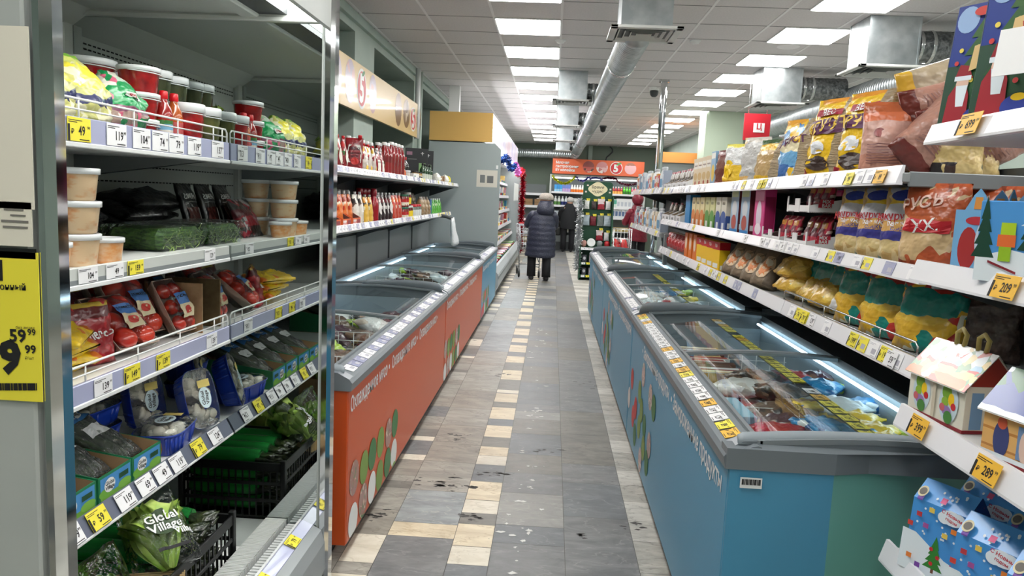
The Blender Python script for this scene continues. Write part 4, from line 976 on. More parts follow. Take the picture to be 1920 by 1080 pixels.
    for i in range(3): put(K, 'sauerkraut_tub', '%s sauerkraut tub of the stack of three by the near chrome post' % ('bottom', 'middle', 'top')[i], 'tub', -1.18, 1.79+.004*(i % 2), z+.0805*i, group='sauerkraut tubs in the front stack')
    for i in range(3): put(K, 'sauerkraut_tub', '%s sauerkraut tub of the rear stack seen mostly in the mirror' % ('bottom', 'middle', 'top')[i], 'tub', -1.31, 1.78, z+.0805*i, group='sauerkraut tubs in the rear stack')
    put(K2, 'carrot_salad_tub', 'small orange carrot salad tub beside the sauerkraut stack', 'tub', -1.16, 1.885, z)
    put(K2, 'carrot_salad_tub', 'small carrot salad tub behind the near post, seen in the mirror', 'tub', -1.16, 1.67, z)
    slab = bag(.2, .17, .04, bands('beet_tray', [(0, (26, 12, 14)), (.25, (150, 26, 44)), (.5, (90, 30, 40)), (.7, (60, 60, 60))], art=[(170, 40, 60), (40, 20, 24), (190, 190, 190)], art_scale=40, bump=.8), 8, 'both', .004)
    put(slab, 'beet_pack', 'dark plastic pack with red beet pieces leaning behind the carrot tub', 'pack', -1.26, 1.93, z, rx=-.45)
    herb = mat('herb_green', (34, 66, 26), .5, c2=(96, 136, 62), scale=60, stretch=(.3, 1, 3))
    h = MB().box((-.14, -.09, .004), (.14, .09, .07), herb, .02); shell = MB(); shell.loft([[(x*k, y*k, zz) for x, y in ((-.15, -.1), (.15, -.1), (.15, .1), (-.15, .1))] for k, zz in ((.9, 0), (1, .05), (.98, .078), (.9, .082))], FILM, False)
    stalks = MB(); q = random.Random(4)
    for i in range(70):
        x, zz = q.uniform(-.13, .13), q.uniform(.008, .065); stalks.tube([(x, -.092, zz), (x+q.uniform(-.03, .03), -.0935, zz+q.uniform(-.02, .02))], .0012, flat((140, 170, 90)), 4)
    put([part('herbs', h), part('stalks', stalks), part('clear_box', shell)], 'herb_box', 'clear box of dark green herbs against the mirror, second chiller shelf', 'herbs', -1.28, 2.365, z)
    bp = mat('black_foil', (20, 20, 22), .32, coat=.4, bump=.5, bscale=30); rw = mat('cured_meat_window', (96, 44, 40), .25, c2=(60, 30, 28), scale=40, coat=.5)
    pouch = bag(.13, .22, .03, bp, 11, 'both', .003, [('r', -.045, .02, .045, .12, rw), ('t', 'HERBS', 0, .165, .03, WHITE), ('r', -.05, .14, .05, .143, flat((150, 150, 150)))])
    for i, y in enumerate((1.9, 2.02, 2.14)): put(pouch, 'black_pouch', 'black foil pouch leaning at the second chiller shelf back, %s from near end' % ord_(i), 'pouch', -1.36-.02*i, y, z, rx=-.3, group='black foil pouches')
    pile = bag(.3, .2, .08, bp, 12, 'both', .006); 
    for i in range(3): put(pile, 'black_pouch', 'large black pouch lying flat behind the herb box, %s of the pile' % ('bottom', 'middle', 'top')[i], 'pouch', -1.5+.02*i, 2.35-.04*i, z+.045+.042*i, rx=-1.45, rz=LEFT+.1*i, group='black pouches in a pile')
    # third shelf: tomatoes under film on white trays
    z = CHZ[2]; TOM = mat('tomato_skin', (196, 34, 26), .2, c2=(214, 62, 36), scale=9, coat=.7)
    foam = mat('foam_tray', (196, 176, 160), .6)
    def tomato_tray(seed, n=3, wide=.15, ht=.2):
        q = random.Random(seed); a = MB(); a.loft([[(x*k, y, zz*k2+ht/2*(1-k2)) for x, zz in ((-wide/2, 0), (wide/2, 0), (wide/2, ht), (-wide/2, ht))] for k, k2, y in ((.86, .86, .02), (1, 1, -.012), (.97, .97, -.012), (.85, .85, .014))], foam, False)
        out = [part('tray', a)]
        for i in range(2):
            for j in range(n):
                if n == 2 or (i+j) < 5: b = MB(); blob(b, ((i-.5)*wide*.45, -.014, ht*(.18+.3*j)), wide*.25, TOM, seed*7+i*3+j, (1, .75, .95), 9, .03); out.append(part('tomato', b))
        f = bag(wide*1.02, ht*1.02, .1, FILM, seed+3, 'both', .004, [('r', -.03, ht*.45, .032, ht*.66, flat((70, 120, 186))), ('r', -.03, ht*.22, .032, ht*.45, flat((220, 206, 170))), ('e', .0, ht*.34, .02, ht*.07, flat((196, 50, 40))), ('t', 'TOMATO', 0, ht*.57, .014, INK)], raw=True)
        return out+[part('film', f)]
    T = tomato_tray(3); L = tomato_tray(9, 3, .11, .19)
    put(T, 'tomato_pack', 'film-wrapped tomato tray with blue label leaning at the front of the third shelf', 'tomatoes', -1.19, 2.09, z+.02, rx=-.85, ry=0, rz=LEFT-.25)
    put(T, 'tomato_pack', 'tomato tray leaning upright behind the front tomato tray', 'tomatoes', -1.27, 2.27, z+.02, rx=-.62, rz=LEFT-.2, sc=1.05)
    put(L, 'tomato_pack', 'narrow tomato tray standing beside the brown divider, third chiller shelf', 'tomatoes', -1.2, 2.385, z+.012, rx=-.5, rz=LEFT-.1); put(T, 'tomato_pack', 'tomato tray at the very back of the third shelf', 'tomatoes', -1.42, 2.38, z+.02, rx=-.5)
    dv = MB().box((-.003, -.1, 0), (.003, .1, .17), KRAFT); put([part(None, dv)], 'cardboard_divider', 'brown cardboard divider against the mirror on the third chiller shelf', 'divider', -1.27, 2.45, z, ry=0)
    fl = bag(.16, .17, .07, bands('cherry_pack', [(0, (60, 12, 16)), (.1, (150, 18, 30)), (.75, (90, 14, 22)), (.93, (196, 170, 60))], bump=.8, art=[(180, 30, 40), (110, 14, 24), (150, 20, 30)], art_scale=30), 21, 'top', .006, [('t', 'Flamenco', 0, .085, .032, WHITE)])
    put(fl, 'tomato_bag', 'dark red cherry tomato bag with white lettering by the near post', 'bag', -1.25, 1.94, z, rz=LEFT-.35, rx=-.1); put(fl, 'tomato_bag', 'dark red tomato bag at the back left of the third shelf', 'bag', -1.42, 1.98, z, rx=-.15); put(fl, 'tomato_bag', 'dark red tomato bag lying behind the film-wrapped trays', 'bag', -1.44, 2.18, z, rx=-.2)
    ye = bag(.2, .15, .05, bands('yellow_pack', [(0, (226, 190, 30)), (.3, (240, 206, 40)), (.8, (236, 196, 20))], art=[(240, 210, 50), (220, 120, 40), (240, 206, 40), (180, 150, 50)], art_scale=26, bump=.9), 31, 'both', .006)
    for i in range(3): put(ye, 'yellow_pack', '%s glossy yellow pack piled at the near left of the third shelf' % ('lowest', 'middle', 'topmost')[i], 'pack', -1.2+.01*i, 1.81+.012*i, z+.03+.034*i, rx=-1.5, rz=LEFT+.3*i-.2, group='glossy yellow packs')
    # fourth shelf: green cartons of bags, blue mushroom trays
    z = CHZ[3]; CG = mat('carton_green', (34, 120, 78), .45); CB = flat((70, 140, 200)); brown = mat('carton_inner', (170, 138, 102), .8)
    gd = [('r', -.068, .012, .068, .072, CB), ('r', -.068, .012, .068, .026, flat((110, 160, 60))), ('e', -.045, .03, .03, .012, flat((110, 170, 60))), ('e', .04, .028, .03, .012, flat((120, 176, 66))), ('e', -.028, .046, .024, .019, WHITE), ('t', 'Global', -.028, .052, .015, INK), ('t', 'Village', -.028, .04, .015, INK), ('r', .014, .046, .056, .06, flat((20, 70, 40)))]
    gd = [tuple([k[0]]+[v for v in k[1:]]) for k in gd]
    tray = [part(None, open_tray(.15, .38, .13, CG, brown, .003, .078, gd))]
    bgm = clear('bag_of_greens_film', (206, 214, 206), gloss=.3, bump=.9, bscale=50, haze=.06)
    cu = mat('cucumber_dark', (30, 54, 24), .5, c2=(70, 96, 50), scale=30)
    inn = MB(); q = random.Random(7)
    for i in range(5): inn.tube([(-.045+.022*i, .01*(i % 2), .02+.29*k/8) for k in range(9)], [.008]+[.014]*7+[.008], cu, 8)
    film = bag(.13, .33, .06, bgm, 41, 'both', .006, [('r', -.045, .1, .03, .14, flat((206, 210, 210))), ('r', -.05, .17, .05, .23, flat((50, 110, 170))), ('e', .0, .2, .03, .02, WHITE), ('t', 'Global', 0, .206, .017, INK), ('t', 'Village', 0, .194, .017, INK)], raw=True)
    BG = [part('cucumbers', inn), part('film', film)]
    for i, y in enumerate((1.53, 1.685, 1.845, 2.0)):
        put(tray, 'carton_tray', 'green carton tray with blue sky print, %s from near end of the fourth shelf' % ord_(i), 'carton', -1.31, y, z, group='green carton trays on the fourth shelf')
        put(BG, 'cucumber_bag', 'clear bag of small cucumbers lying in the %s green carton tray' % ord_(i), 'bag', -1.17, y, z+.05, rx=-1.15, group='bags of cucumbers in green cartons')
    oj = MB(); oj.lathe([(0, -.05), (.024, -.048), (.03, -.035), (.03, .035), (.024, .048), (0, .05)], mat('orange_gel', (236, 160, 40), .2, coat=.6), 16, Matrix.Translation((0, 0, .031)) @ Matrix.Rotation(PI/2, 4, 'X')); put([part(None, oj)], 'orange_pepper', 'shiny orange pepper lying between the green cartons and blue trays', 'pepper', -1.2, 2.12, z)
    BLUE = mat('blue_tray', (24, 62, 176), .3, coat=.4); MUSH = mat('mushroom', (246, 238, 226), .6, c2=(232, 216, 196), scale=12)
    def mush_tray(seed, label=True):
        q = random.Random(seed); a = MB(); W, D, H = .19, .125, .062
        rg = lambda k, zz: [(x*k, y*k, zz) for x, y in [(W/2*math.copysign(abs(math.cos(t))**.5, math.cos(t)), D/2*math.copysign(abs(math.sin(t))**.5, math.sin(t))) for t in [2*PI*i/28 for i in range(28)]]]
        a.loft([rg(.8, 0), rg(.84, .004), rg(.96, H*.8), rg(.97, H), rg(1.06, H), rg(1.05, H-.004), rg(.92, H-.006), rg(.8, .008)], BLUE)
        for i in range(22):
            t = 2*PI*i/22; x, y = W/2*.86*math.copysign(abs(math.cos(t))**.5, math.cos(t)), D/2*.86*math.copysign(abs(math.sin(t))**.5, math.sin(t)); a.tube([(x*.98, y*.98, .006), (x*1.12, y*1.12, H-.01)], .004, BLUE, 5)
        out = [part('tray', a)]
        for i in range(14):
            b = MB(); c = (q.uniform(-.06, .06), q.uniform(-.035, .035), H-.008+q.uniform(-.004, .004)); r = q.uniform(.016, .022)
            b.lathe([(0, r*.75), (r*.5, r*.68), (r*.85, r*.4), (r, 0), (r*.85, -r*.25), (r*.35, -r*.2), (r*.33, -r*.7), (0, -r*.75)], MUSH, 12, Matrix.Translation(c) @ Matrix.Rotation(q.uniform(-1.2, 1.2), 4, 'X') @ Matrix.Rotation(q.uniform(-.8, .8), 4, 'Y')); out.append(part('mushroom', b))
        f = MB(); f.loft([rg(1.05, H+.001), rg(.9, H+.012), rg(.5, H+.016)], FILM, True)
        deco(f, [('e', 0, 0, .036, .026, flat((206, 226, 232))), ('t', 'Global', 0, .008, .018, INK), ('t', 'Village', 0, -.008, .018, INK), ('r', .035, -.03, .06, .02, flat((226, 206, 120)))], lambda x, y, o: (x, y, H+.0165+o), .0006)
        return out+[part('film', f)]
    MT = mush_tray(5)
    put(MT, 'mushroom_tray', 'blue tray of white mushrooms lying flat on the fourth shelf edge', 'mushrooms', -1.19, 2.235, z, rz=LEFT+.15, sc=1.15)
    put(MT, 'mushroom_tray', 'blue mushroom tray standing on edge against the mirror', 'mushrooms', -1.2, 2.425, z+.098, rz=LEFT+1.2-PI/2, rx=1.3, ry=0) if 0 else None
    def stand(y, x, lean, label):
        o = put(MT, 'mushroom_tray', label, 'mushrooms', x, y, z+.103)
        o.rotation_euler = (Matrix.Rotation(LEFT-.35, 4, 'Z') @ Matrix.Rotation(PI/2-lean, 4, 'X') @ Matrix.Rotation(PI/2, 4, 'Z')).to_euler()
    stand(2.405, -1.2, .3, 'blue mushroom tray standing upright against the mirror'); stand(2.36, -1.36, .2, 'blue mushroom tray standing behind the upright tray by the mirror')
    for i in range(2): put(MT, 'mushroom_tray', '%s blue mushroom tray lying deep at the back of the fourth shelf' % ('lower', 'upper')[i], 'mushrooms', -1.42, 2.2, z+.066*i, rz=LEFT-.1)
    # bottom deck: crate of leeks, carton, lettuces
    z = .2; CR = crate(.44, .42, .23, BLACK)
    put(CR, 'plastic_crate', 'black slatted plastic crate of leeks in the chiller bottom', 'crate', -1.2, 2.07, z)
    LK = mat('leek_wrap', (20, 112, 44), .25, c2=(34, 150, 60), scale=6, coat=.5, stretch=(4, 4, .6)); LD = mat('leek_tip', (18, 26, 16), .3, c2=(60, 70, 40), scale=30, coat=.5, bump=.8)
    def leek(seed):
        q = random.Random(seed); a = MB(); a.lathe([(.004, 0), (.03, .01), (.034, .05), (.034, .3), (.03, .33)], LK, 14)
        deco(a, [('t', 'ЛУК-ПОРЕЙ', 0, .17, .04, INK, PI/2)], lambda x, zz, o: (x, -math.sqrt(max(0, .0345**2-x*x))-o, zz), .0008)
        b = MB(); 
        for i in range(7): b.loft([[(.018*math.cos(t)+.004*i*math.cos(i), .012*math.sin(t)+.004*i*math.sin(i*2), .32) for t in [2*PI*k/8 for k in range(8)]], [(.02*math.cos(t)+.012*math.cos(i*2), .01*math.sin(t)+.01*math.sin(i*3), .37) for t in [2*PI*k/8 for k in range(8)]], [(.024*math.cos(t)+.02*math.cos(i*2.3), .003*math.sin(t)+.016*math.sin(i*3), .4+.01*(i % 3)) for t in [2*PI*k/8 for k in range(8)]]], LD)
        return [part('stalk', a), part('tip', b)]
    lk = leek(1); n = 0
    for lay in range(4):
        for j in range(5):
            if lay == 3 and j < 1: continue
            o = put(lk, 'leek', 'wrapped green leek with dark tips, %s from the near side, %s layer of the crate' % (ord_(j), ('lowest', 'second', 'third', 'top')[lay]), 'leek', -1.395+.004*(j % 2), 1.9+.08*j+.012*(lay % 2), z+.045+.062*lay, group='wrapped leeks in the black crate', sc=(1, 1, .88))
            o.rotation_euler = (Matrix.Rotation(.0, 4, 'Z') @ Matrix.Rotation(PI/2, 4, 'Y') @ Matrix.Rotation(1.1+.2*j, 4, 'Z')).to_euler()
    bx = [part(None, open_tray(.3, .5, .17, KRAFT, KRAFT, .004))]; put(bx, 'cardboard_box', 'open brown cardboard box of lettuces at the near chiller bottom', 'box', -1.21, 1.66, z)
    def lettuce_bag(seed, m, w=.2, h=.27):
        f = bag(w, h, .16, FILM, seed, 'top', .005, [('t', 'Global', 0, h*.55, .04, WHITE), ('t', 'Village', 0, h*.43, .04, WHITE), ('t', 'Village', .058, h*.33, .03, WHITE), ('r', -.05, h*.14, .05, h*.18, INK), ('e', 0, h*.49, .055, .042, flat((46, 70, 36)))][::-1], raw=True)
        return [part('lettuce', lettuce(seed, h*.85, 8, m, .12)), part('film', f)]
    put(lettuce_bag(51, LEAF), 'lettuce_bag', 'printed clear bag of pale green lettuce standing by the crate', 'lettuce', -1.02, 1.93, .42, rx=-.75, rz=LEFT-.6, sc=.9); 
    put(lettuce_bag(52, LEAFB), 'lettuce_bag', 'bag of bright curly lettuce in the brown box, seen in the mirror', 'lettuce', -1.08, 1.7, z+.02, rx=-.1, sc=1.25)
    cab = MB(); blob(cab, (0, 0, .075), .08, LEAF, 5, (1.1, 1, .95), 12, .05)
    for i in range(5): leaf_mesh(cab, .15, .15, 60+i, LEAF, Matrix.Rotation(i*1.25, 4, 'Z') @ Matrix.Translation((0, .05, 0)) @ Matrix.Rotation(-.35, 4, 'X'), -.9, .012)
    put([part(None, cab)], 'iceberg_lettuce', 'round pale iceberg lettuce in the brown box, bottom left', 'lettuce', -1.08, 1.58, z+.08); put([part(None, cab)], 'iceberg_lettuce', 'iceberg lettuce deeper inside the brown box', 'lettuce', -1.3, 1.62, z+.01, sc=1.2)
    bk = MB(); 
    for i in range(9): bk.box((-.09, -.05+.012*i, .0), (.09, -.045+.012*i, .05), mat('pale_wood', (206, 176, 128), .7), .001)
    put([part(None, bk)], 'wooden_punnet', 'small pale slatted punnet in front of the printed lettuce bag', 'punnet', -1.06, 1.88, z+.16, rz=.3)
chiller_goods()

# ------------------------------------------------------------------ sauces on the left wall shelving
def sauce_shelves():
    def put(s, n, l, c, x, y, z, rz=LEFT, **k): return globals()['put'](s, n, l, c, x, min(at(1037+FPX*x/y, 330, X=x).y, 10.4), z, rz, **k)
    DR = (128, 16, 26)
    ket = mat('ketchup', (122, 10, 18), .15, c2=(140, 16, 22), scale=10, coat=.9); soy = mat('soy_sauce', (28, 12, 12), .12, coat=.9)
    p_art = lambda n, base, art, sc=34, st=None: bands(n, st or [(0, base), (.97, base)], art=art, art_scale=sc, bump=.4)
    kp = doypack(.1, .24, .06, p_art('ketchup_pouch', DR, [(230, 226, 214), (150, 20, 30), (60, 110, 50), (190, 40, 40)]), RED, 3, [('e', 0, .1, .034, .05, flat((226, 222, 206)))])
    heinz = doypack(.13, .27, .07, p_art('tomato_pouch', (136, 18, 30), [(136, 18, 30), (120, 14, 26)]), RED, 4, [('p', [(-.045, .075), (.045, .075), (.05, .15), (.04, .2), (-.04, .2), (-.05, .15)], flat((222, 224, 216))), ('t', 'НЕІNZ', 0, .172, .026, flat((40, 40, 50))), ('t', 'ТОМАТНЫЙ', 0, .14, .015, INK), ('t', 'КЕТЧУП', 0, .12, .014, INK), ('e', 0, .085, .028, .026, flat((196, 40, 34)))], side_cap=.3)
    mp = doypack(.1, .23, .06, p_art('mixed_pouch', (200, 190, 180), [(196, 30, 50), (240, 236, 226), (130, 20, 40), (220, 180, 60)]), RED, 5, [('e', 0, .045, .026, .026, YEL)])
    wp = doypack(.1, .22, .06, p_art('white_label_pouch', (150, 20, 34), [(236, 230, 220), (150, 20, 34), (40, 30, 30)]), WHITE, 6, [('r', -.032, .03, .032, .13, flat((232, 226, 216))), ('t', 'SAUCE', 0, .11, .018, INK)])
    kb = bottle(.042, .31, ket, WHITE, cap_h=.07, waist=.08, neck=.5); kb2 = bottle(.042, .29, ket, WHITE, bands('tomato_art', [(0, (140, 20, 24)), (.7, (110, 14, 22))], art=[(170, 40, 36), (60, 90, 40), (120, 14, 22)], art_scale=24, bump=0), cap_h=.08, lab=(.02, .66))
    sb = bottle(.045, .25, soy, flat((176, 24, 36)), bands('soy_label', [(0, (196, 190, 186)), (.5, (40, 40, 40))], art=[(210, 206, 200), (30, 30, 30), (170, 40, 40)], art_scale=40, bump=0), neck=.34, cap_h=.12, lab=(.15, .5))
    ob = bottle(.026, .15, mat('chili_orange', (226, 96, 30), .2, coat=.8), flat((226, 60, 20)), neck=.4, cap_h=.3)
    gbt = bottle(.034, .2, mat('green_glass', (26, 64, 34), .1, coat=.9), BLACK, flat((200, 206, 190)), neck=.35, cap_h=.1, lab=(.2, .5)); jr = jar(.03, .1, mat('jar_sauce', (176, 140, 70), .15, coat=.8), BLACK, bands('jar_label', [(0, (230, 206, 90)), (.5, (40, 36, 34)), (.8, (240, 236, 220))], bump=0))
    wt = tub(.04, .09, mat('cream_tub', (226, 222, 214), .4), None, .9, handle=False); box = carton(.09, .07, .1, KRAFT); wbox = carton(.18, .12, .07, flat((226, 226, 222)), [('r', -.07, .02, -.03, .05, flat((60, 120, 110)))]); dboard = carton(.2, .05, .3, mat('black_card', (26, 30, 34), .4), [('r', .02, .05, .08, .17, flat((130, 170, 110))), ('r', -.09, .24, -.04, .27, flat((150, 110, 130))), ('t', '✿', .05, .25, .04, WHITE), ('r', -.08, .2, 0, .206, flat((120, 120, 120)))])
    yp = bag(.1, .12, .05, p_art('yellow_spice', (230, 216, 50), [(230, 216, 50), (60, 60, 40), (120, 160, 60)]), 8, 'both', .004); wbag = bag(.14, .13, .1, mat('white_film_pack', (226, 226, 216), .3, bump=.8, bscale=30, coat=.5), 9, 'tied', .008)
    z, x = 1.616, -1.43
    row = [(4.35, kp, 'ketchup_pouch', 'red ketchup pouch'), (4.5, kp, 'ketchup_pouch', 'red ketchup pouch'), (4.64, kp, 'ketchup_pouch', 'red ketchup pouch'), (4.78, kp, 'ketchup_pouch', 'red ketchup pouch'), (4.93, kp, 'ketchup_pouch', 'red ketchup pouch'), (5.07, kp, 'ketchup_pouch', 'red ketchup pouch'), (5.36, heinz, 'ketchup_pouch', 'large ketchup pouch with keystone-shaped white label'), (5.62, mp, 'sauce_pouch', 'red and white sauce pouch'), (5.75, mp, 'sauce_pouch', 'red and white sauce pouch'), (5.9, mp, 'sauce_pouch', 'red and white sauce pouch'), (6.03, wp, 'sauce_pouch', 'dark sauce pouch with white label'), (6.16, wp, 'sauce_pouch', 'dark sauce pouch with white label'), (6.3, kb2, 'ketchup_bottle', 'white-capped bottle with tomato label'), (6.42, kb2, 'ketchup_bottle', 'white-capped bottle with tomato label'), (6.56, kb, 'ketchup_bottle', 'tall clear white-capped ketchup bottle'), (6.7, kb, 'ketchup_bottle', 'tall clear white-capped ketchup bottle'), (6.84, kb, 'ketchup_bottle', 'tall clear white-capped ketchup bottle'), (6.98, kb, 'ketchup_bottle', 'tall clear white-capped ketchup bottle'), (7.12, ob, 'chilli_bottle', 'small orange chilli bottle'), (7.26, wt, 'sauce_tub', 'small white sauce tub'), (7.5, wbox, 'carton', 'low white carton'), (7.7, jr, 'sauce_jar', 'small jar with yellow-black label'), (7.8, jr, 'sauce_jar', 'small jar with yellow-black label'), (7.9, jr, 'sauce_jar', 'small jar with yellow-black label'), (8.0, jr, 'sauce_jar', 'small jar with yellow-black label'), (8.18, gbt, 'oil_bottle', 'dark green glass bottle'), (8.32, gbt, 'oil_bottle', 'dark green glass bottle'), (8.48, gbt, 'oil_bottle', 'dark green glass bottle'), (8.64, gbt, 'oil_bottle', 'dark green glass bottle'), (9.15, wbag, 'packet', 'crinkled white packet'), (9.4, box, 'carton', 'small brown carton'), (9.6, box, 'carton', 'small brown carton'), (9.85, wbag, 'packet', 'crinkled white packet'), (10.05, yp, 'spice_packet', 'bright yellow spice packet'), (10.25, yp, 'spice_packet', 'bright yellow spice packet')]
    cnt = {}
    for y, s, n, d in row:
        k = cnt.get(d, 0); cnt[d] = k+1
        put(s, n, '%s, %s from near end, upper sauce shelf front' % (d, ord_(k)), n.split('_')[-1], x+(.0 if s is not heinz else .0), y, z, rz=(LEFT+(.12*((k % 3)-1)) if s is not heinz else .35), group=d+' group on the upper sauce shelf')
    back = [(4.4+.15*i, kp, 'ketchup_pouch', 'red ketchup pouch') for i in range(8)]+[(5.75+.14*i, kb2, 'ketchup_bottle', 'white-capped bottle with tomato label') for i in range(6)]+[(6.7+.12*i, kb, 'ketchup_bottle', 'tall clear ketchup bottle') for i in range(4)]+[(7.3+.16*i, sb, 'soy_sauce_bottle', 'dark red-capped soy sauce bottle') for i in range(5)]+[(8.5, dboard, 'carton', 'tall black display carton with green panel'), (8.9, dboard, 'carton', 'tall black display carton with green panel')]
    cnt = {}
    for y, s, n, d in back:
        k = cnt.get(d, 0); cnt[d] = k+1
        if s is dboard: put(s, n, 'tall black display carton with green panel standing %s, back of upper sauce shelf' % ('nearer', 'farther')[k], 'carton', -1.56, y, z, rz=.25, group='black display cartons', sc=1.25)
        else: put(s, n, '%s, %s from near end, upper sauce shelf back row' % (d, ord_(k)), n.split('_')[-1], -1.58, y, z+(.02 if s is sb and False else 0), rz=LEFT, group=d+' group at the back of upper sauce shelf')
    # lower shelf
    op = doypack(.1, .24, .06, p_art('orange_pouch', (226, 120, 50), [(226, 120, 50), (240, 226, 200), (200, 60, 40), (160, 60, 40)]), WHITE, 14); cp = doypack(.1, .25, .06, p_art('cocoa_pouch', (228, 220, 206), [(228, 220, 206), (90, 60, 50), (236, 230, 220), (40, 30, 30)]), flat((206, 206, 206)), 15, [('r', -.03, .1, .03, .16, flat((236, 230, 220)))]); yl = doypack(.1, .23, .06, p_art('honey_pouch', (226, 180, 70), [(226, 180, 70), (70, 50, 40), (236, 226, 190), (220, 140, 40)]), flat((190, 196, 190)), 16)
    dp = doypack(.1, .25, .06, p_art('dark_pouch', (40, 22, 28), [(40, 22, 28), (40, 22, 28), (226, 220, 216), (110, 30, 40)]), WHITE, 17, [('e', 0, .12, .035, .05, flat((222, 218, 214)))]); rp = doypack(.1, .25, .06, p_art('red_orange_pouch', (196, 70, 50), [(226, 130, 80), (200, 40, 50), (236, 220, 206), (226, 110, 60)]), WHITE, 18)
    rb = bottle(.045, .28, flat((150, 14, 30), .25, .5), flat((150, 14, 30), .25, .5), neck=.5, cap_h=.2); gj = jar(.045, .12, mat('preserve', (120, 40, 36), .12, coat=.8), flat((40, 96, 70)), bands('preserve_label', [(0, (226, 220, 200)), (.5, (190, 40, 40))], art=[(230, 226, 200), (180, 40, 40), (70, 110, 80)], art_scale=40, bump=0)); yj = jar(.04, .13, mat('dark_preserve', (96, 22, 30), .12, coat=.8), flat((206, 206, 200)), flat((236, 206, 40))); cj = jar(.05, .14, mat('clear_jar', (110, 120, 110), .08, coat=.9), flat((196, 30, 44)), flat((206, 210, 206)))
    mb_ = bottle(.035, .26, mat('mayonnaise', (216, 216, 206), .3), flat((190, 190, 188)), flat((70, 70, 130)), neck=.5, cap_h=.14, lab=(.1, .6)); bb = bag(.12, .22, .09, bands('kraft_bag', [(0, (150, 124, 92)), (.5, (164, 138, 104)), (.85, (96, 78, 60))], bump=.9), 19, 'top', .007); gg = doypack(.1, .2, .06, p_art('green_pouch', (84, 170, 50), [(84, 170, 50), (60, 140, 40), (226, 230, 206), (96, 180, 60)]), WHITE, 20); blu = carton(.07, .05, .19, flat((20, 80, 140)))
    oc = [part(None, open_tray(.2, .16, .16, mat('orange_card', (226, 110, 60), .5), flat((90, 60, 60)), .003, .07, [('r', -.09, .01, -.01, .06, flat((236, 230, 226))), ('r', .01, .01, .09, .06, flat((150, 60, 70))), ('t', 'соус', -.05, .035, .04, flat((206, 60, 60)))]))]
    z, x = 1.236, -1.44
    put(oc, 'display_carton', 'open orange display carton of pouches at the near end of lower sauce shelf', 'carton', -1.44, 4.7, z); put(oc, 'display_carton', 'second open orange display carton on the lower sauce shelf', 'carton', -1.44, 4.95, z); put(oc, 'display_carton', 'third open orange display carton on the lower sauce shelf', 'carton', -1.44, 5.2, z)
    row = [(4.64, op, 'orange sauce pouch', .01, 'sauce_pouch'), (4.76, op, 'orange sauce pouch', .01, 'sauce_pouch'), (4.89, op, 'orange sauce pouch', .01, 'sauce_pouch'), (5.01, op, 'orange sauce pouch', .01, 'sauce_pouch'), (5.14, op, 'orange sauce pouch', .01, 'sauce_pouch'), (5.26, op, 'orange sauce pouch', .01, 'sauce_pouch'), (5.42, cp, 'brown and white dessert pouch', 0, 'sauce_pouch'), (5.56, cp, 'brown and white dessert pouch', 0, 'sauce_pouch'), (5.72, yl, 'honey-yellow pouch', 0, 'sauce_pouch'), (5.86, yl, 'honey-yellow pouch', 0, 'sauce_pouch'), (6.0, rb, 'plain dark red bottle', 0, 'ketchup_bottle'), (6.15, dp, 'dark pouch with pale label', 0, 'sauce_pouch'), (6.29, dp, 'dark pouch with pale label', 0, 'sauce_pouch'), (6.43, dp, 'dark pouch with pale label', 0, 'sauce_pouch'), (6.57, dp, 'dark pouch with pale label', 0, 'sauce_pouch'), (6.72, rp, 'red and orange pouch', 0, 'sauce_pouch'), (6.86, rp, 'red and orange pouch', 0, 'sauce_pouch'), (7.0, rp, 'red and orange pouch', 0, 'sauce_pouch'), (7.15, gj, 'jar with green lid', 0, 'preserve_jar'), (7.27, gj, 'jar with green lid', 0, 'preserve_jar'), (7.4, yj, 'jar with bright yellow label', 0, 'preserve_jar'), (7.52, yj, 'jar with bright yellow label', 0, 'preserve_jar'), (7.66, cj, 'clear jar with red lid', 0, 'preserve_jar'), (7.8, cj, 'clear jar with red lid', 0, 'preserve_jar'), (7.94, cj, 'clear jar with red lid', 0, 'preserve_jar'), (8.15, bb, 'brown paper bag', 0, 'paper_bag'), (8.35, bb, 'brown paper bag', 0, 'paper_bag'), (8.55, bb, 'brown paper bag', 0, 'paper_bag'), (8.72, blu, 'deep blue carton', 0, 'carton'), (8.85, gg, 'leaf-green pouch', 0, 'seasoning_pouch'), (9.0, gg, 'leaf-green pouch', 0, 'seasoning_pouch'), (9.15, gg, 'leaf-green pouch', 0, 'seasoning_pouch'), (9.32, gg, 'leaf-green pouch', 0, 'seasoning_pouch'), (9.5, gg, 'leaf-green pouch', 0, 'seasoning_pouch')]
    cnt = {}
    for y, s, d, dz, n in row:
        k = cnt.get(d, 0); cnt[d] = k+1; put(s, n, '%s, %s from near end, front of lower sauce shelf' % (d, ord_(k)), n.split('_')[-1], x, y, z+dz, rz=LEFT+.1*((k % 3)-1), group=d+' group on the lower sauce shelf')
    for k, (y, s, d) in enumerate(((7.15, gj, 'jar with green lid'), (7.27, gj, 'jar with green lid'), (7.4, yj, 'jar with bright yellow label'))): put(s, 'preserve_jar', '%s stacked on another, %s from near end' % (d, ord_(k)), 'jar', x, y, z+(.1205 if s is gj else .1305), group='jars stacked on the lower sauce shelf')
    for k in range(11): put(mb_, 'mayonnaise_bottle', 'white squeeze bottle with grey cap, %s from near end, behind the pouches' % ord_(k), 'bottle', -1.6, 4.6+.12*k, z, group='squeeze bottles behind the pouches')
    for k in range(3): put(rb, 'ketchup_bottle', 'plain dark red bottle behind the dark pouches, %s from near end' % ord_(k), 'bottle', -1.58, 6.1+.13*k, z, group='red bottles behind the dark pouches')
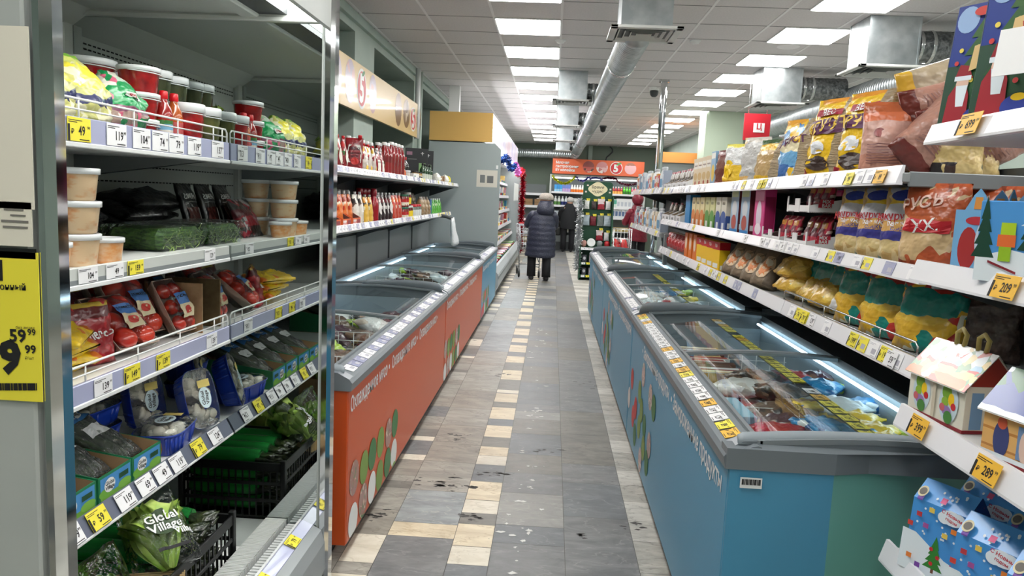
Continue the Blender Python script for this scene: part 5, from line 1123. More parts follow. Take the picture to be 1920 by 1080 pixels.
    for k in range(5): put(cj, 'preserve_jar', 'tall clear jar in the back row, %s from near end, lower sauce shelf' % ord_(k), 'jar', -1.6, 7.2+.15*k, z, group='clear jars in the back row', sc=1.3)
    for k in range(3): put(bb, 'paper_bag', 'brown paper bag slumped at the back, %s from near end, lower sauce shelf' % ord_(k), 'bag', -1.6, 8.1+.2*k, z, group='paper bags at the back', sc=1.15)
    # carrier bag hanging from the roll at the shelf end
    t = thing('bag_roll', 'white carrier bag hanging from a dark holder on the lower sauce shelf edge', 'bag roll', (-1.3, 9.3, 1.22))
    MB().tube([(-1.34, 9.0, 1.235), (-1.31, 9.25, 1.22), (-1.27, 9.45, 1.19)], .022, DARKG, 10).build('holder', t)
    b = MB(); rg = []
    for j in range(9):
        k = j/8; rg.append([(-1.26+.03*k+(.02+.03*k)*math.cos(a)*(1+.2*math.sin(3*a+j)), 9.42+.1*k+(.06+.09*k)*math.sin(a), 1.2-.34*k+.012*math.sin(2*a+1)) for a in [2*PI*i/14 for i in range(14)]])
    b.loft(rg, mat('carrier_bag', (222, 226, 228), .35, bump=.6, bscale=20)); b.build('bag', t)
sauce_shelves()
# ------------------------------------------------------------------ frozen goods in the chests
def fp(name, base, art, sc=26, st=None, **k): return bands(name, st or [(0, base), (.98, base)], art=art, art_scale=sc, bump=.8, **k)
def frozen():
    zL, zR = .715-.25, .775-.25
    dump = fp('dumpling_print', (226, 226, 222), [(206, 200, 190), (190, 176, 160), (236, 236, 236)], 18); bluep = fp('blue_pack_print', (50, 140, 196), [(30, 100, 160), (120, 186, 220), (60, 130, 60), (220, 226, 226)], 22)
    brn = fp('brown_pack_print', (110, 84, 66), [(70, 50, 42), (150, 120, 96), (60, 56, 54)], 24); pur = fp('purple_pack_print', (84, 50, 60), [(130, 90, 70), (60, 36, 46), (190, 160, 90)], 24); yelp = fp('yellow_pack_print', (236, 200, 24), [(236, 200, 24), (70, 110, 190), (190, 70, 40), (236, 216, 90)], 20)
    redp = fp('red_pack_print', (186, 36, 44), [(186, 36, 44), (226, 220, 214), (140, 24, 34)], 16); lime = fp('lime_pack_print', (176, 206, 40), [(176, 206, 40), (60, 110, 50), (220, 226, 80)], 22); whb = fp('white_blue_print', (216, 226, 228), [(216, 226, 228), (150, 190, 206), (190, 60, 60)], 16)
    B = {n: bag(w_, h_, d_, m, sd, 'both', .006) for n, w_, h_, d_, m, sd in (('dump', .22, .3, .08, dump, 71), ('blue', .2, .26, .07, bluep, 72), ('brown', .17, .26, .06, brn, 73), ('purple', .15, .24, .06, pur, 74), ('yellow', .13, .22, .045, yelp, 75), ('red', .18, .24, .06, redp, 76), ('lime', .13, .22, .045, lime, 77), ('white', .2, .26, .07, whb, 78))}
    lay = lambda n, name, lab, u, v, z, rz, sc=1.0, tilt=-1.45: (lambda p: put(B[n], name, lab, 'frozen food', p.x, p.y, z, rz=rz, rx=tilt, sc=sc))(at(u, v, Z=z+.03))
    z = zR+.15
    # a lower layer the upper packs lie on
    k = 0
    for i in range(6):
        for j in range(3):
            n = ('brown', 'blue', 'purple', 'white', 'red', 'dump')[(i*2+j) % 6]; k += 1
            put(B[n], 'frozen_pack', 'frozen pack in the lower layer of near right chest, row %s, %s from aisle' % (ord_(i), ord_(j)), 'frozen food', .72+.19*j, 2.3+.2*i, zR+.05, rz=RIGHT+.1*j, rx=-1.5, group='frozen packs under the top layer')
            put(B[('red', 'brown', 'white', 'blue')[(i+j) % 4]], 'frozen_pack', 'frozen pack in the middle layer of near right chest, row %s, %s from aisle' % (ord_(i), ord_(j)), 'frozen food', .74+.19*j, 2.34+.2*i, zR+.11, rz=RIGHT-.1*j, rx=-1.5, group='frozen packs in the middle layer')
    cart = [part(None, open_tray(.2, .26, .12, KRAFT, KRAFT, .004))]
    for args in (('dump', 'dumpling_bag', 'white bag of dumplings under the near right lid', 1335, 712, z+.03, RIGHT-.5, .85), ('brown', 'frozen_pack', 'brown frozen pack beside the white dumpling bag', 1412, 715, z+.05, RIGHT-.9), ('blue', 'frozen_pack', 'blue bag with brown picture beyond the white dumpling bag', 1460, 712, z+.05, RIGHT-.6), ('white', 'frozen_pack', 'white and pale blue bag in the middle of near right chest', 1515, 740, z+.05, RIGHT-1.2), ('purple', 'frozen_pack', 'dark purple gilded pack near the cardboard box', 1420, 780, z+.04, RIGHT-.3), ('brown', 'frozen_pack', 'brown pack left of the cardboard box', 1400, 760, z+.03, RIGHT-.2), ('purple', 'frozen_pack', 'purple pack lowest before the red bags', 1440, 812, z+.03, RIGHT+.2), ('blue', 'frozen_pack', 'blue bag nearest the front rim corner', 1398, 828, z+.02, RIGHT+.1), ('red', 'frozen_pack', 'red and white bag near the end rim', 1432, 836, z+.03, RIGHT-.7), ('red', 'frozen_pack', 'second red and white bag before the cardboard box', 1490, 832, z+.03, RIGHT-.9), ('yellow', 'ice_cream_pack', 'yellow ice cream pack, first of four from the far side', 1545, 760, z+.05, RIGHT-1.0), ('yellow', 'ice_cream_pack', 'yellow ice cream pack, second of four from the far side', 1572, 782, z+.05, RIGHT-.9), ('yellow', 'ice_cream_pack', 'yellow ice cream pack, third of four from the far side', 1600, 795, z+.05, RIGHT-1.2), ('yellow', 'ice_cream_pack', 'yellow ice cream pack, last of four from the far side', 1618, 812, z+.05, RIGHT-1.0), ('lime', 'ice_cream_pack', 'lime green ice cream pack nearest the light strip', 1655, 790, z+.05, RIGHT-1.1), ('blue', 'frozen_pack', 'blue pack inside the cardboard box', 1530, 800, z+.05, RIGHT-.4, .8)): lay(*args)
    for n_, l_, u_, v_, rz_ in (('red', 'red and white bag showing beside the pale blue box', 1395, 792, -.4), ('yellow', 'yellow pack lying among the purple gilded packs', 1455, 748, -.2), ('blue', 'blue bag lying by the cardboard box corner', 1490, 775, -1.1), ('red', 'red bag lying across the middle of the near chest', 1440, 690, -.9), ('lime', 'lime green pack beyond the white and blue bag', 1560, 712, -.8), ('blue', 'blue bag under the tag strip in the near right chest', 1585, 745, -.5), ('brown', 'brown bag near the mid bar of the near right chest', 1370, 690, -.7), ('purple', 'purple bag near the mid bar of the near right chest', 1480, 695, -.4)): lay(n_, 'frozen_pack', l_, u_, v_, z+.06, RIGHT+rz_, .8)
    fb = carton(.26, .19, .04, flat((150, 196, 216)), (), (), [('e', .02, .0, .05, .03, flat((176, 40, 60))), ('t', 'ЯГОДЫ', .02, 0, .026, WHITE), ('r', -.1, -.07, .02, -.04, WHITE)]); p = at(1340, 775, Z=z+.06); put(fb, 'frozen_box', 'flat pale blue frozen box with red oval badge under the near right lid', 'frozen food', p.x+.02, p.y, z+.05, rz=RIGHT+.05)
    p = at(1525, 815, Z=z); put(cart, 'cardboard_box', 'open brown cardboard box inside the near right chest freezer', 'box', p.x, p.y, z-.02, rz=.1); wb = carton(.22, .16, .09, flat((206, 212, 222)), [('r', -.08, .02, .03, .075, flat((64, 66, 150)))], (), [('r', -.09, -.06, .02, .0, flat((64, 66, 150)))]); p = at(1615, 830, Z=z+.05); put(wb, 'frozen_box', 'white frozen box with dark blue label by the near end rim', 'frozen food', p.x, p.y+.04, z-.02, rz=.1)
    # the other chests: long stand-up packs in rows
    lp = [carton(.05, .3, .2, flat(c), (), (), [('r', -.02, -.14, .02, .14, flat(c2))]) for c, c2 in (((226, 206, 150), (190, 150, 60)), ((220, 220, 214), (160, 60, 50)), ((120, 84, 64), (90, 60, 50)), ((206, 160, 70), (240, 230, 200)), ((150, 40, 44), (226, 226, 226)))]
    q = random.Random(9)
    for i in range(10): put(lp[q.randrange(5)], 'frozen_carton', 'upright slim frozen carton under far lid of near right chest, %s in its row' % ord_(i), 'frozen food', .76+.03*(i % 2), 3.5+.062*i, zR, rz=RIGHT, group='slim frozen cartons in a row')
    for c, (y0, y1, sd, where, X0, zz, s) in enumerate(((4.7, 7.05, 21, 'middle right chest', RF, zR, 1), (7.35, 9.7, 22, 'farthest right chest', RF, zR, 1), (2.95, 5.4, 23, 'near orange chest', LF, zL, -1), (5.7, 8.35, 24, 'second orange chest', LF, zL, -1), (8.65, 10.5, 25, 'left blue chest', LF, zL, -1))):
        q = random.Random(sd); n = int((y1-y0)/.24); keys = list(B)
        for j in range(3 if s > 0 else 4):
            for i in range(n):
                b = q.choice(keys if s > 0 else ['brown', 'purple', 'red', 'lime', 'white', 'dump', 'brown', 'purple']); 
                put(B[b], 'frozen_pack', '%s frozen pack, %s from near end, %s from aisle, %s' % (b.replace('dump', 'dumpling'), ord_(i), ord_(j), where), 'frozen food', X0+s*(.19+.19*j), y0+.12+.24*i, zz+.035+(.1 if q.random() < .35 else .05), rz=(RIGHT if s > 0 else LEFT)+q.uniform(-.5, .5), rx=q.uniform(-1.5, -1.2), group='frozen packs lying in the '+where)
frozen()

# ------------------------------------------------------------------ snacks on the right shelves
def right_goods():
    P = lambda s, n, l, c, x, y, z, rz=RIGHT, **k: put(s, n, l, c, x, at(1037+FPX*x/y, 330, X=x).y, z, rz, **k)
    BEI = mat('bag_back_print', (176, 156, 124), .35, c2=(150, 132, 104), scale=120, bump=.7, bscale=24, coat=.3, stretch=(1, 1, 6)); PUR = flat((92, 44, 84)); MAR = flat((160, 28, 50))
    # top shelf
    z = 1.626
    yb = lambda sd, h: bag(.24, h, .17, bands('yellow_crunch_%d' % sd, [(0, (206, 160, 40)), (.08, (240, 196, 36)), (.94, (226, 150, 40))], bump=.8, art=[(240, 200, 40), (240, 196, 36), (226, 180, 40)], art_scale=14), sd, 'top', .009, [('e', -.02, h*.4, .05, .03, flat((226, 230, 236))), ('e', .0, h*.2, .07, .03, flat((60, 44, 40))), ('r', -.1, h*.56, .1, h*.74, PUR), ('t', 'ХРУСТ', 0, h*.65, .07, flat((240, 206, 90)), .15), ('r', -.07, h*.78, .07, h*.86, MAR), ('t', 'ВЕС', 0, h*.82, .035, WHITE, .1), ('r', -.1, h*.06, -.05, h*.12, MAR)], side=BEI)
    y1, y2 = yb(81, .33), yb(82, .35)
    P(y1, 'snack_bag', 'big yellow crunchy snack bag with purple lettering, nearer of two, top shelf', 'snack bag', 1.2, 2.85, z, rz=RIGHT+.38); P(y2, 'snack_bag', 'big yellow crunchy snack bag with purple lettering, farther of two, top shelf', 'snack bag', 1.2, 3.2, z, rz=RIGHT+.38)
    pk = bag(.17, .26, .11, bands('pink_nut_bag', [(0, (110, 44, 36)), (.1, (196, 140, 120)), (.3, (206, 160, 146)), (.74, (206, 110, 70)), (.86, (176, 90, 50))], bump=.7), 83, 'top', .006, [('e', -.02, .15, .018, .018, flat((150, 90, 90)))]+[('r', -.055, .045+.009*i, .05, .048+.009*i, flat((130, 84, 84))) for i in range(8)])
    P(pk, 'snack_bag', 'pinkish brown back-turned snack bag standing before the yellow bags', 'snack bag', 1.16, 2.63, z, rz=-.45)
    pk2 = bag(.19, .3, .11, bands('pink_nut_bag_dark', [(0, (110, 44, 36)), (.14, (176, 130, 114)), (.8, (150, 60, 44)), (.93, (196, 110, 60))], bump=.9), 103, 'both', .008, [('r', -.06, .06+.011*i, .06, .064+.011*i, flat((140, 100, 92))) for i in range(12)])
    for i, (x, y, zz, rz, ry) in enumerate(((1.16, 2.46, .03, .1, .75), (1.3, 2.5, .04, -.1, 1.0), (1.24, 2.52, .13, .15, 1.1), (1.2, 2.6, .2, .0, 1.25))): P(pk2, 'snack_bag', 'pinkish brown snack bag lying tilted in a pile, %s from bottom' % ord_(i), 'snack bag', x, y, z+zz, rz=rz, ry=ry, group='pinkish snack bags in a pile')
    ly2 = bag(.18, .4, .09, bands('lying_bag_end', [(0, (226, 180, 60)), (.1, (178, 162, 136)), (.84, (186, 172, 142)), (.92, (230, 180, 50))], bump=.9, bscale=16), 104, 'both', .01)
    P(ly2, 'snack_bag', 'long beige snack bag with yellow ends lying on top of the pile', 'snack bag', 1.22, 2.68, z+.28, rz=.1, ry=1.2); P(ly2, 'snack_bag', 'second long beige bag lying behind the pile, towards the gift packs', 'snack bag', 1.3, 2.8, z+.24, rz=-.2, ry=1.1)
    wf = bag(.16, .22, .09, bands('waffle_bag', [(0, (30, 22, 24)), (.2, (196, 170, 110)), (.8, (40, 26, 26))], art=[(216, 190, 130), (60, 36, 30), (200, 170, 110)], art_scale=22, bump=.8), 84, 'top', .006)
    for i, (x, y) in enumerate(((1.3, 2.42), (1.39, 2.48), (1.42, 2.66), (1.42, 2.84))): P(wf, 'waffle_bag', 'dark bag with cream waffles showing below the gift packs, %s from aisle' % ord_(i), 'snack bag', x, y, z, rz=-.3, group='dark waffle bags')
    by = bag(.22, .31, .15, bands('blue_yellow_crunch', [(0, (60, 110, 176)), (.28, (110, 170, 216)), (.5, (236, 226, 190)), (.64, (236, 190, 50)), (.92, (226, 160, 40))], art=[(240, 240, 236), (60, 110, 180), (236, 190, 50), (120, 170, 220)], art_scale=26, bump=.8, warp=.1), 85, 'top', .008, [('t', 'ХРУСТ', 0, .2, .05, PUR, .15)], side=BEI)
    P(by, 'snack_bag', 'blue and yellow crunchy snack bag beyond the big yellow bags', 'snack bag', 1.2, 3.65, z, rz=RIGHT+.4)
    sy = bag(.22, .24, .15, bands('small_yellow', [(0, (226, 180, 40)), (.2, (190, 160, 110)), (.75, (236, 190, 40)), (.9, (60, 90, 50))], bump=.8), 86, 'top', .008, side=BEI); P(sy, 'snack_bag', 'smaller yellow and beige snack bag beyond the blue and yellow one', 'snack bag', 1.18, 4.0, z, rz=RIGHT+.4)
    sv = bag(.2, .28, .11, bands('silver_bag', [(0, (226, 180, 110)), (.2, (196, 196, 194)), (.9, (206, 200, 190))], bump=.9, art=[(196, 196, 194), (226, 200, 150), (170, 172, 172)], art_scale=18), 87, 'top', .009); P(sv, 'snack_bag', 'silvery beige snack bag in the middle of the top right shelf', 'snack bag', 1.18, 4.35, z, rz=RIGHT+.6); P(sv, 'snack_bag', 'silvery snack bag behind the smaller yellow one', 'snack bag', 1.34, 4.15, z, rz=RIGHT+.4, sc=1.1)
    wy = bag(.2, .27, .1, bands('white_yellow_bag', [(0, (206, 150, 40)), (.15, (236, 196, 60)), (.5, (220, 222, 222)), (.92, (230, 220, 90))], bump=.9), 88, 'top', .008, [('e', -.03, .11, .035, .055, YEL)]); P(wy, 'snack_bag', 'white and yellow snack bag with a lime green top corner', 'snack bag', 1.17, 4.75, z, rz=RIGHT+.6)
    bn = bag(.16, .25, .09, bands('brown_cereal', [(0, (110, 60, 50)), (.5, (130, 90, 80)), (.8, (110, 50, 44))], art=[(120, 66, 54), (196, 150, 150), (90, 50, 40)], art_scale=20), 89, 'top', .006); P(bn, 'snack_bag', 'brown cereal bag beside the white and yellow snack bag', 'snack bag', 1.16, 5.05, z, rz=RIGHT+.4); P(bn, 'snack_bag', 'second brown cereal bag behind the first, top right shelf', 'snack bag', 1.32, 5.0, z, rz=RIGHT+.3, sc=1.15)
    ly = bag(.2, .42, .09, bands('lying_bag', [(0, (226, 170, 60)), (.08, (176, 160, 134)), (.85, (196, 182, 150)), (.93, (226, 176, 50))], bump=.9), 90, 'both', .009)
    P(ly, 'snack_bag', 'long beige bag lying across the tops of the near yellow bags', 'snack bag', 1.34, 2.72, z+.27, rz=-.75, rx=-1.75); P(ly, 'snack_bag', 'long beige bag lying on the pink bags', 'snack bag', 1.22, 2.62, z+.24, rz=-1.0, rx=-1.7) if 0 else None
    rb_ = bag(.2, .3, .1, bands('red_seed_bag', [(0, (60, 44, 40)), (.3, (190, 50, 60)), (.6, (60, 50, 46)), (.8, (236, 190, 40))], art=[(196, 50, 66), (236, 190, 40), (226, 226, 226), (70, 56, 50)], art_scale=16), 91, 'both', .008); P(rb_, 'snack_bag', 'red, dark and yellow seed bag leaning behind the pink pile', 'snack bag', 1.42, 2.6, z+.1, rz=-.6, rx=-.5); P(y1, 'snack_bag', 'yellow snack bag lying dark side out behind the pinkish bag', 'snack bag', 1.4, 2.85, z, rz=-.4, rx=-.1)
    clb = bag(.22, .4, .1, bands('clear_grid_bag', [(0, (196, 200, 204)), (.9, (206, 200, 120))], bump=.9, art=[(196, 200, 204), (170, 174, 180)], art_scale=40), 92, 'both', .009); P(clb, 'snack_bag', 'long silvery bag lying over the middle snack bags', 'snack bag', 1.3, 4.05, z+.27, rz=-.9, rx=-1.7)
    cc = carton(.13, .06, .23, flat((222, 206, 176)), [('r', -.05, .15, .05, .2, flat((236, 232, 222))), ('t', 'ovsyanka', 0, .175, .02, flat((120, 70, 60))), ('e', 0, .04, .02, .018, flat((170, 70, 40))), ('e', 0, .09, .045, .03, flat((206, 176, 120)))], [('r', -.02, .1, .02, .2, flat((110, 70, 50)))])
    for i, y in enumerate((5.35, 5.5, 5.66, 5.82)): P(cc, 'cereal_carton', 'cream cereal carton, %s from near end, top right shelf' % ord_(i), 'carton', 1.14, y, z, rz=RIGHT+.1, group='cream cereal cartons')
    bc = carton(.14, .06, .25, flat((140, 180, 210)), [('e', 0, .1, .05, .06, flat((226, 190, 60))), ('r', -.06, .2, .06, .24, flat((236, 236, 230)))]); P(bc, 'cereal_carton', 'light blue cereal carton beside the cream ones, top right shelf', 'carton', 1.14, 5.2, z)
    wt = [part(None, open_tray(.22, .3, .2, flat((226, 226, 226)), mat('tray_inner', (150, 130, 104), .8), .004, .06, [('t', 'SNACK', 0, .03, .03, INK)]))]
    gb_ = bag(.09, .17, .05, bands('grey_packet', [(0, (110, 104, 96)), (.6, (190, 186, 180)), (.9, (150, 40, 60))], bump=.8, art=[(120, 110, 100), (200, 196, 190), (60, 80, 60)], art_scale=30), 93, 'top', .005)
    for i, y in enumerate((6.1, 6.35, 6.62, 6.9, 7.14)):
        P(wt, 'display_carton', 'white open display carton, %s from near end, top right shelf' % ord_(i), 'carton', 1.23, y, z, group='white display cartons on the top right shelf')
        for j in range(2): P(gb_, 'snack_packet', 'grey packet in the %s white display carton, %s' % (ord_(i), ('nearer', 'farther')[j]), 'snack packet', 1.16, y+.05-.1*j, z+.005, group='grey packets in display cartons')
    # middle shelf
    z = 1.336
    puff = mat('corn_puffs', (206, 176, 116), .7, c2=(176, 140, 84), scale=30, bump=1, bscale=30, coat=.5)
    cp = bag(.17, .25, .1, bands('corn_stick_bag', [(0, (40, 96, 80)), (.08, (206, 184, 130)), (.3, (60, 60, 140)), (.42, (206, 160, 90)), (.58, (206, 206, 214)), (.78, (226, 190, 40)), (.88, (190, 194, 206))], bump=.8, warp=.06, art=[(214, 190, 140), (196, 160, 100), (206, 184, 130)], art_scale=22), 94, 'top', .006, [('t', 'Кукурузные', 0, .155, .034, flat((176, 40, 50)), .08), ('t', 'палочки', .01, .13, .026, flat((226, 226, 230))), ('t', 'СЛАДКИЕ', .02, .112, .016, flat((40, 60, 150))), ('e', 0, .225, .05, .018, flat((40, 60, 150)))])
    for i, (x, y, r) in enumerate(((1.17, 2.43, .5), (1.16, 2.6, .45), (1.16, 2.8, .4), (1.32, 2.45, .3), (1.32, 2.64, .3), (1.32, 2.84, .2))): P(cp, 'corn_stick_bag', 'clear and blue corn stick bag, %s in the %s row of the middle right shelf' % (ord_(i % 3), ('front', 'back')[i//3]), 'snack bag', x, y, z, rz=RIGHT+r, group='corn stick bags')
    xx = bag(.2, .26, .12, bands('orange_puff_bag', [(0, (150, 60, 30)), (.1, (206, 176, 130)), (.45, (196, 96, 50)), (.62, (176, 84, 44)), (.9, (130, 56, 30))], bump=.8, art=[(206, 180, 140), (186, 90, 50), (176, 80, 44)], art_scale=26), 95, 'top', .007, [('r', -.07, .11, .07, .15, flat((190, 30, 40))), ('t', 'ХХI', .0, .13, .05, WHITE, .2), ('t', 'РУСЬ', -.03, .2, .05, flat((226, 190, 176)), .2)])
    for i, (x, y) in enumerate(((1.17, 2.25), (1.34, 2.27))): P(xx, 'puff_bag', 'orange brown puffed corn bag, %s on the middle right shelf' % ('in front', 'behind')[i], 'snack bag', x, y, z, rz=RIGHT+.6)
    mbx = [part(None, open_tray(.3, .22, .075, flat((232, 230, 230)), mat('tray_dark', (60, 44, 44), .8), .004, .028))]
    side_deco = [('p', [(-.075, .022), (-.02, .022), (-.02, .04), (-.012, .04), (-.012, .056), (-.068, .056), (-.068, .038), (-.075, .038)], flat((190, 36, 56))), ('t', 'MIX', -.042, .047, .02, WHITE), ('t', 'BAR', -.042, .03, .02, WHITE)]+[('r', .03, .02+.014*i, .09, .023+.014*i, flat((140, 140, 140))) for i in range(4)]
    def mixbox():
        m = open_tray(.3, .22, .078, flat((232, 230, 230)), mat('tray_dark', (60, 44, 44), .8), .004, .03); deco(m, side_deco, lambda x, zz, o: (.15+o, x, zz), .0008)
        m.box((-.15, -.112, 0), (-.135, -.108, .07), flat((232, 230, 230))); m.box((-.04, -.112, 0), (.02, -.108, .06), flat((232, 230, 230))); m.box((.135, -.112, 0), (.15, -.108, .07), flat((232, 230, 230)))
        return [part(None, m)]
    mx = mixbox(); bar = bag(.09, .13, .03, bands('bar_wrapper', [(0, (196, 60, 80)), (.3, (120, 40, 60)), (.6, (206, 140, 60)), (.8, (160, 30, 60))], art=[(190, 40, 70), (226, 200, 190), (110, 60, 50)], art_scale=24), 96, 'both', .004)
    for i, (y, zz) in enumerate(((3.25, 0), (3.25, .152), (3.62, 0))):
        P(mx, 'snack_bar_carton', 'white display carton of bars with red emblem, %s' % ('lower of the stack', 'upper of the stack', 'standing beyond the stack')[i], 'carton', 1.19, y, z+zz)
        for j in range(3):
            P(bar, 'snack_bar', 'wrapped snack bar standing in the %s white bar carton, %s from the near side' % (('lower', 'upper', 'farther')[i], ord_(j)), 'snack bar', 1.16, y-.09+.09*j, z+zz+.005, rx=-.25, group='snack bars in white cartons')
    for j in range(3): P(bar, 'snack_bar', 'wrapped bar lying flat between the stacked bar cartons, %s from the near side' % ord_(j), 'snack bar', 1.2, 3.14+.1*j, z+.13, rx=-1.5, group='bars between the cartons')
    pb = carton(.19, .06, .27, flat((206, 60, 130)), [('e', 0, .12, .05, .08, flat((220, 206, 220))), ('r', -.08, .2, .08, .25, flat((226, 140, 180))), ('e', 0, .05, .06, .03, flat((240, 230, 236)))], [('r', -.025, .05, .025, .22, flat((150, 20, 80)))]); P(pb, 'cereal_carton', 'magenta cereal carton with pale unicorn-like print, middle right shelf', 'carton', 1.13, 3.93, z); P(pb, 'cereal_carton', 'second magenta carton behind the snack bar cartons', 'carton', 1.36, 3.5, z); P(pb, 'cereal_carton', 'third magenta carton behind the snack bar cartons', 'carton', 1.36, 3.28, z)
    lb = carton(.19, .06, .28, flat((150, 180, 206)), [('e', 0, .15, .06, .05, flat((206, 210, 216))), ('e', 0, .07, .06, .045, flat((176, 80, 70))), ('r', -.08, .22, .08, .26, flat((190, 206, 150))), ('r', -.09, 0, .09, .03, flat((40, 130, 200)))], [('r', -.029, .0, .029, .27, flat((96, 30, 40))), ('r', -.02, .03, .02, .06, WHITE)]); P(lb, 'cereal_carton', 'tall pale blue cereal carton with maroon side, middle right shelf', 'carton', 1.13, 4.22, z); P(lb, 'cereal_carton', 'second pale blue cereal carton beyond the first, middle right shelf', 'carton', 1.13, 4.46, z)
    def flake(c1, c2, nm): return carton(.14, .07, .22, mat(nm, c1, .45), [('r', -.07, 0, .07, .09, flat(c2)), ('e', 0, .1, .06, .03, flat(c2)), ('t', 'каша', 0, .18, .03, flat((90, 80, 60))), ('r', -.03, .015, .03, .055, WHITE)], [('r', -.035, 0, .035, .1, flat(c2)), ('r', -.022, .02, .022, .055, WHITE)])
    fb = flake((220, 216, 200), (60, 90, 160), 'flake_cream_blue'); fy = flake((222, 210, 160), (214, 130, 60), 'flake_cream_orange'); fg = flake((206, 206, 150), (90, 150, 60), 'flake_green')
    for i, (s, c, y) in enumerate(((fb, 'blue', 4.72), (fb, 'blue', 4.88), (fg, 'green', 5.06), (fg, 'green', 5.22), (fy, 'orange', 5.4), (fy, 'orange', 5.56), (fy, 'orange', 5.72))): P(s, 'porridge_carton', 'cream and %s porridge carton, %s from near end of the porridge row' % (c, ord_(i)), 'carton', 1.13, y, z, group='porridge cartons')
    dbx = carton(.2, .08, .24, flat((40, 130, 190))); P(dbx, 'carton', 'plain bright blue carton beyond the porridge cartons', 'carton', 1.14, 6.0, z)
    for i, y in enumerate((6.3, 6.6, 6.9, 7.12)): P(wt, 'display_carton', 'white open display carton, %s from near end, middle right shelf' % ord_(i), 'carton', 1.23, y, z, group='white display cartons on the middle right shelf'); P(gb_, 'snack_packet', 'packet in the %s white carton of the middle right shelf' % ord_(i), 'snack packet', 1.16, y, z+.005, group='packets in middle shelf cartons')
    # lower shelf
    z = 1.071
    ch = bag(.22, .27, .13, bands('teal_crisps', [(0, (214, 170, 50)), (.34, (226, 190, 70)), (.42, (16, 130, 120)), (.72, (190, 50, 40)), (.86, (20, 130, 120))], art=[(236, 190, 50), (16, 130, 120), (230, 230, 210), (16, 124, 114), (190, 50, 44)], art_scale=26, bump=.8, warp=.12), 97, 'top', .009)
    sm = bag(.17, .2, .1, bands('teal_crisps_small', [(0, (206, 166, 66)), (.5, (226, 196, 96)), (.6, (24, 140, 130)), (.9, (206, 176, 70))], art=[(236, 206, 110), (40, 150, 140), (226, 190, 80)], art_scale=16, bump=.9, warp=.12), 98, 'both', .008)
    for i, (x, y, r) in enumerate(((1.2, 2.27, .5), (1.19, 2.52, .4), (1.2, 2.78, .4), (1.24, 3.0, .3), (1.25, 3.2, .3), (1.25, 3.4, .4))): P(ch, 'crisps_bag', 'teal and yellow crisps bag standing, %s from near end of the lower shelf' % ord_(i), 'crisps', x, y, z, rz=RIGHT+r, rx=-.08, group='standing teal crisps bags')
    for i, (x, y) in enumerate(((1.38, 2.5), (1.38, 2.8), (1.4, 3.1), (1.4, 3.4))): P(ch, 'crisps_bag', 'teal and yellow crisps bag in the back row, %s from near end' % ord_(i), 'crisps', x, y, z, rz=RIGHT+.2, group='teal crisps bags in the back row')
    for i, (y, zz) in enumerate(((2.98, .045), (3.12, .045), (3.26, .045), (3.4, .05), (3.54, .045), (3.62, .11), (3.42, .12))): P(sm, 'crisps_bag', 'small yellow and teal crisps bag lying by the wire guard, %s in the heap' % ord_(i), 'crisps', 1.135, y, z+zz, rz=RIGHT+.6-.3*(i % 3), rx=-1.2, group='small crisps bags in a heap')
    og = bag(.19, .17, .08, bands('orange_snack', [(0, (206, 206, 206)), (.25, (226, 130, 40)), (.8, (206, 110, 40))], art=[(226, 140, 50), (226, 226, 226), (180, 60, 50)], art_scale=12, bump=.8), 99, 'both', .007); P(og, 'snack_bag', 'orange snack bag with white label lying before the teal crisps', 'snack bag', 1.15, 2.78, z+.05, rz=RIGHT+.5, rx=-.9)
    pv = bag(.2, .25, .12, mat('dark_smoked_pack', (60, 46, 42), .25, c2=(90, 74, 70), scale=40, bump=.8, bscale=26, coat=.5), 100, 'top', .007)
    for i, (x, y) in enumerate(((1.33, 2.2), (1.41, 2.38))): P(pv, 'rusk_bag', 'dark translucent rusk bag at the near end of the lower shelf, %s' % ('nearer', 'farther')[i], 'snack bag', x, y, z, rz=-.5)
    loaf = bag(.15, .32, .1, mat('brown_paper_loaf', (120, 106, 88), .6, c2=(136, 120, 100), scale=12, bump=.8, bscale=18), 101, 'top', .007, [('e', .01, .1, .045, .07, flat((206, 176, 140))), ('e', .01, .09, .03, .045, flat((214, 130, 70))), ('e', .02, .12, .02, .02, flat((226, 216, 196)))], side=mat('brown_paper_side', (104, 92, 78), .65, bump=.8, bscale=18))
    for i, y in enumerate((3.84, 4.05, 4.27, 4.5)): P(loaf, 'bread_bag', 'brown paper snack bag leaning back with sandwich print, %s from near end' % ord_(i), 'snack bag', 1.12, y, z+.01, rz=RIGHT+.55, rx=-.6, group='brown paper snack bags')
    yc = carton(.15, .07, .19, flat((240, 196, 30)), [('r', -.075, .14, .075, .19, flat((196, 30, 40))), ('r', -.05, .02, .05, .05, WHITE), ('t', 'TEA', 0, .165, .03, WHITE)], [('r', -.035, .14, .035, .19, flat((196, 30, 40))), ('r', -.025, .012, .025, .04, WHITE)]); oc_ = carton(.13, .06, .2, flat((226, 120, 40)), [('e', 0, .12, .04, .05, flat((240, 220, 200)))])
    for i, y in enumerate((4.85, 5.03, 5.21, 5.39)): P(yc, 'biscuit_carton', 'yellow carton with red top band, %s from near end, lower shelf' % ord_(i), 'carton', 1.13, y, z, rz=RIGHT+.1, group='yellow and red cartons')
    for i, y in enumerate((5.6, 5.78, 5.96)): P(oc_, 'biscuit_carton', 'orange carton with pale oval, %s from near end, lower shelf' % ord_(i), 'carton', 1.13, y, z, group='orange cartons')
    rdp = bag(.16, .15, .08, bands('red_biscuit', [(0, (176, 30, 34)), (.6, (190, 36, 40)), (.9, (226, 200, 170))], art=[(186, 34, 40), (226, 206, 190), (120, 60, 40)], art_scale=18, bump=.8), 102, 'both', .006)
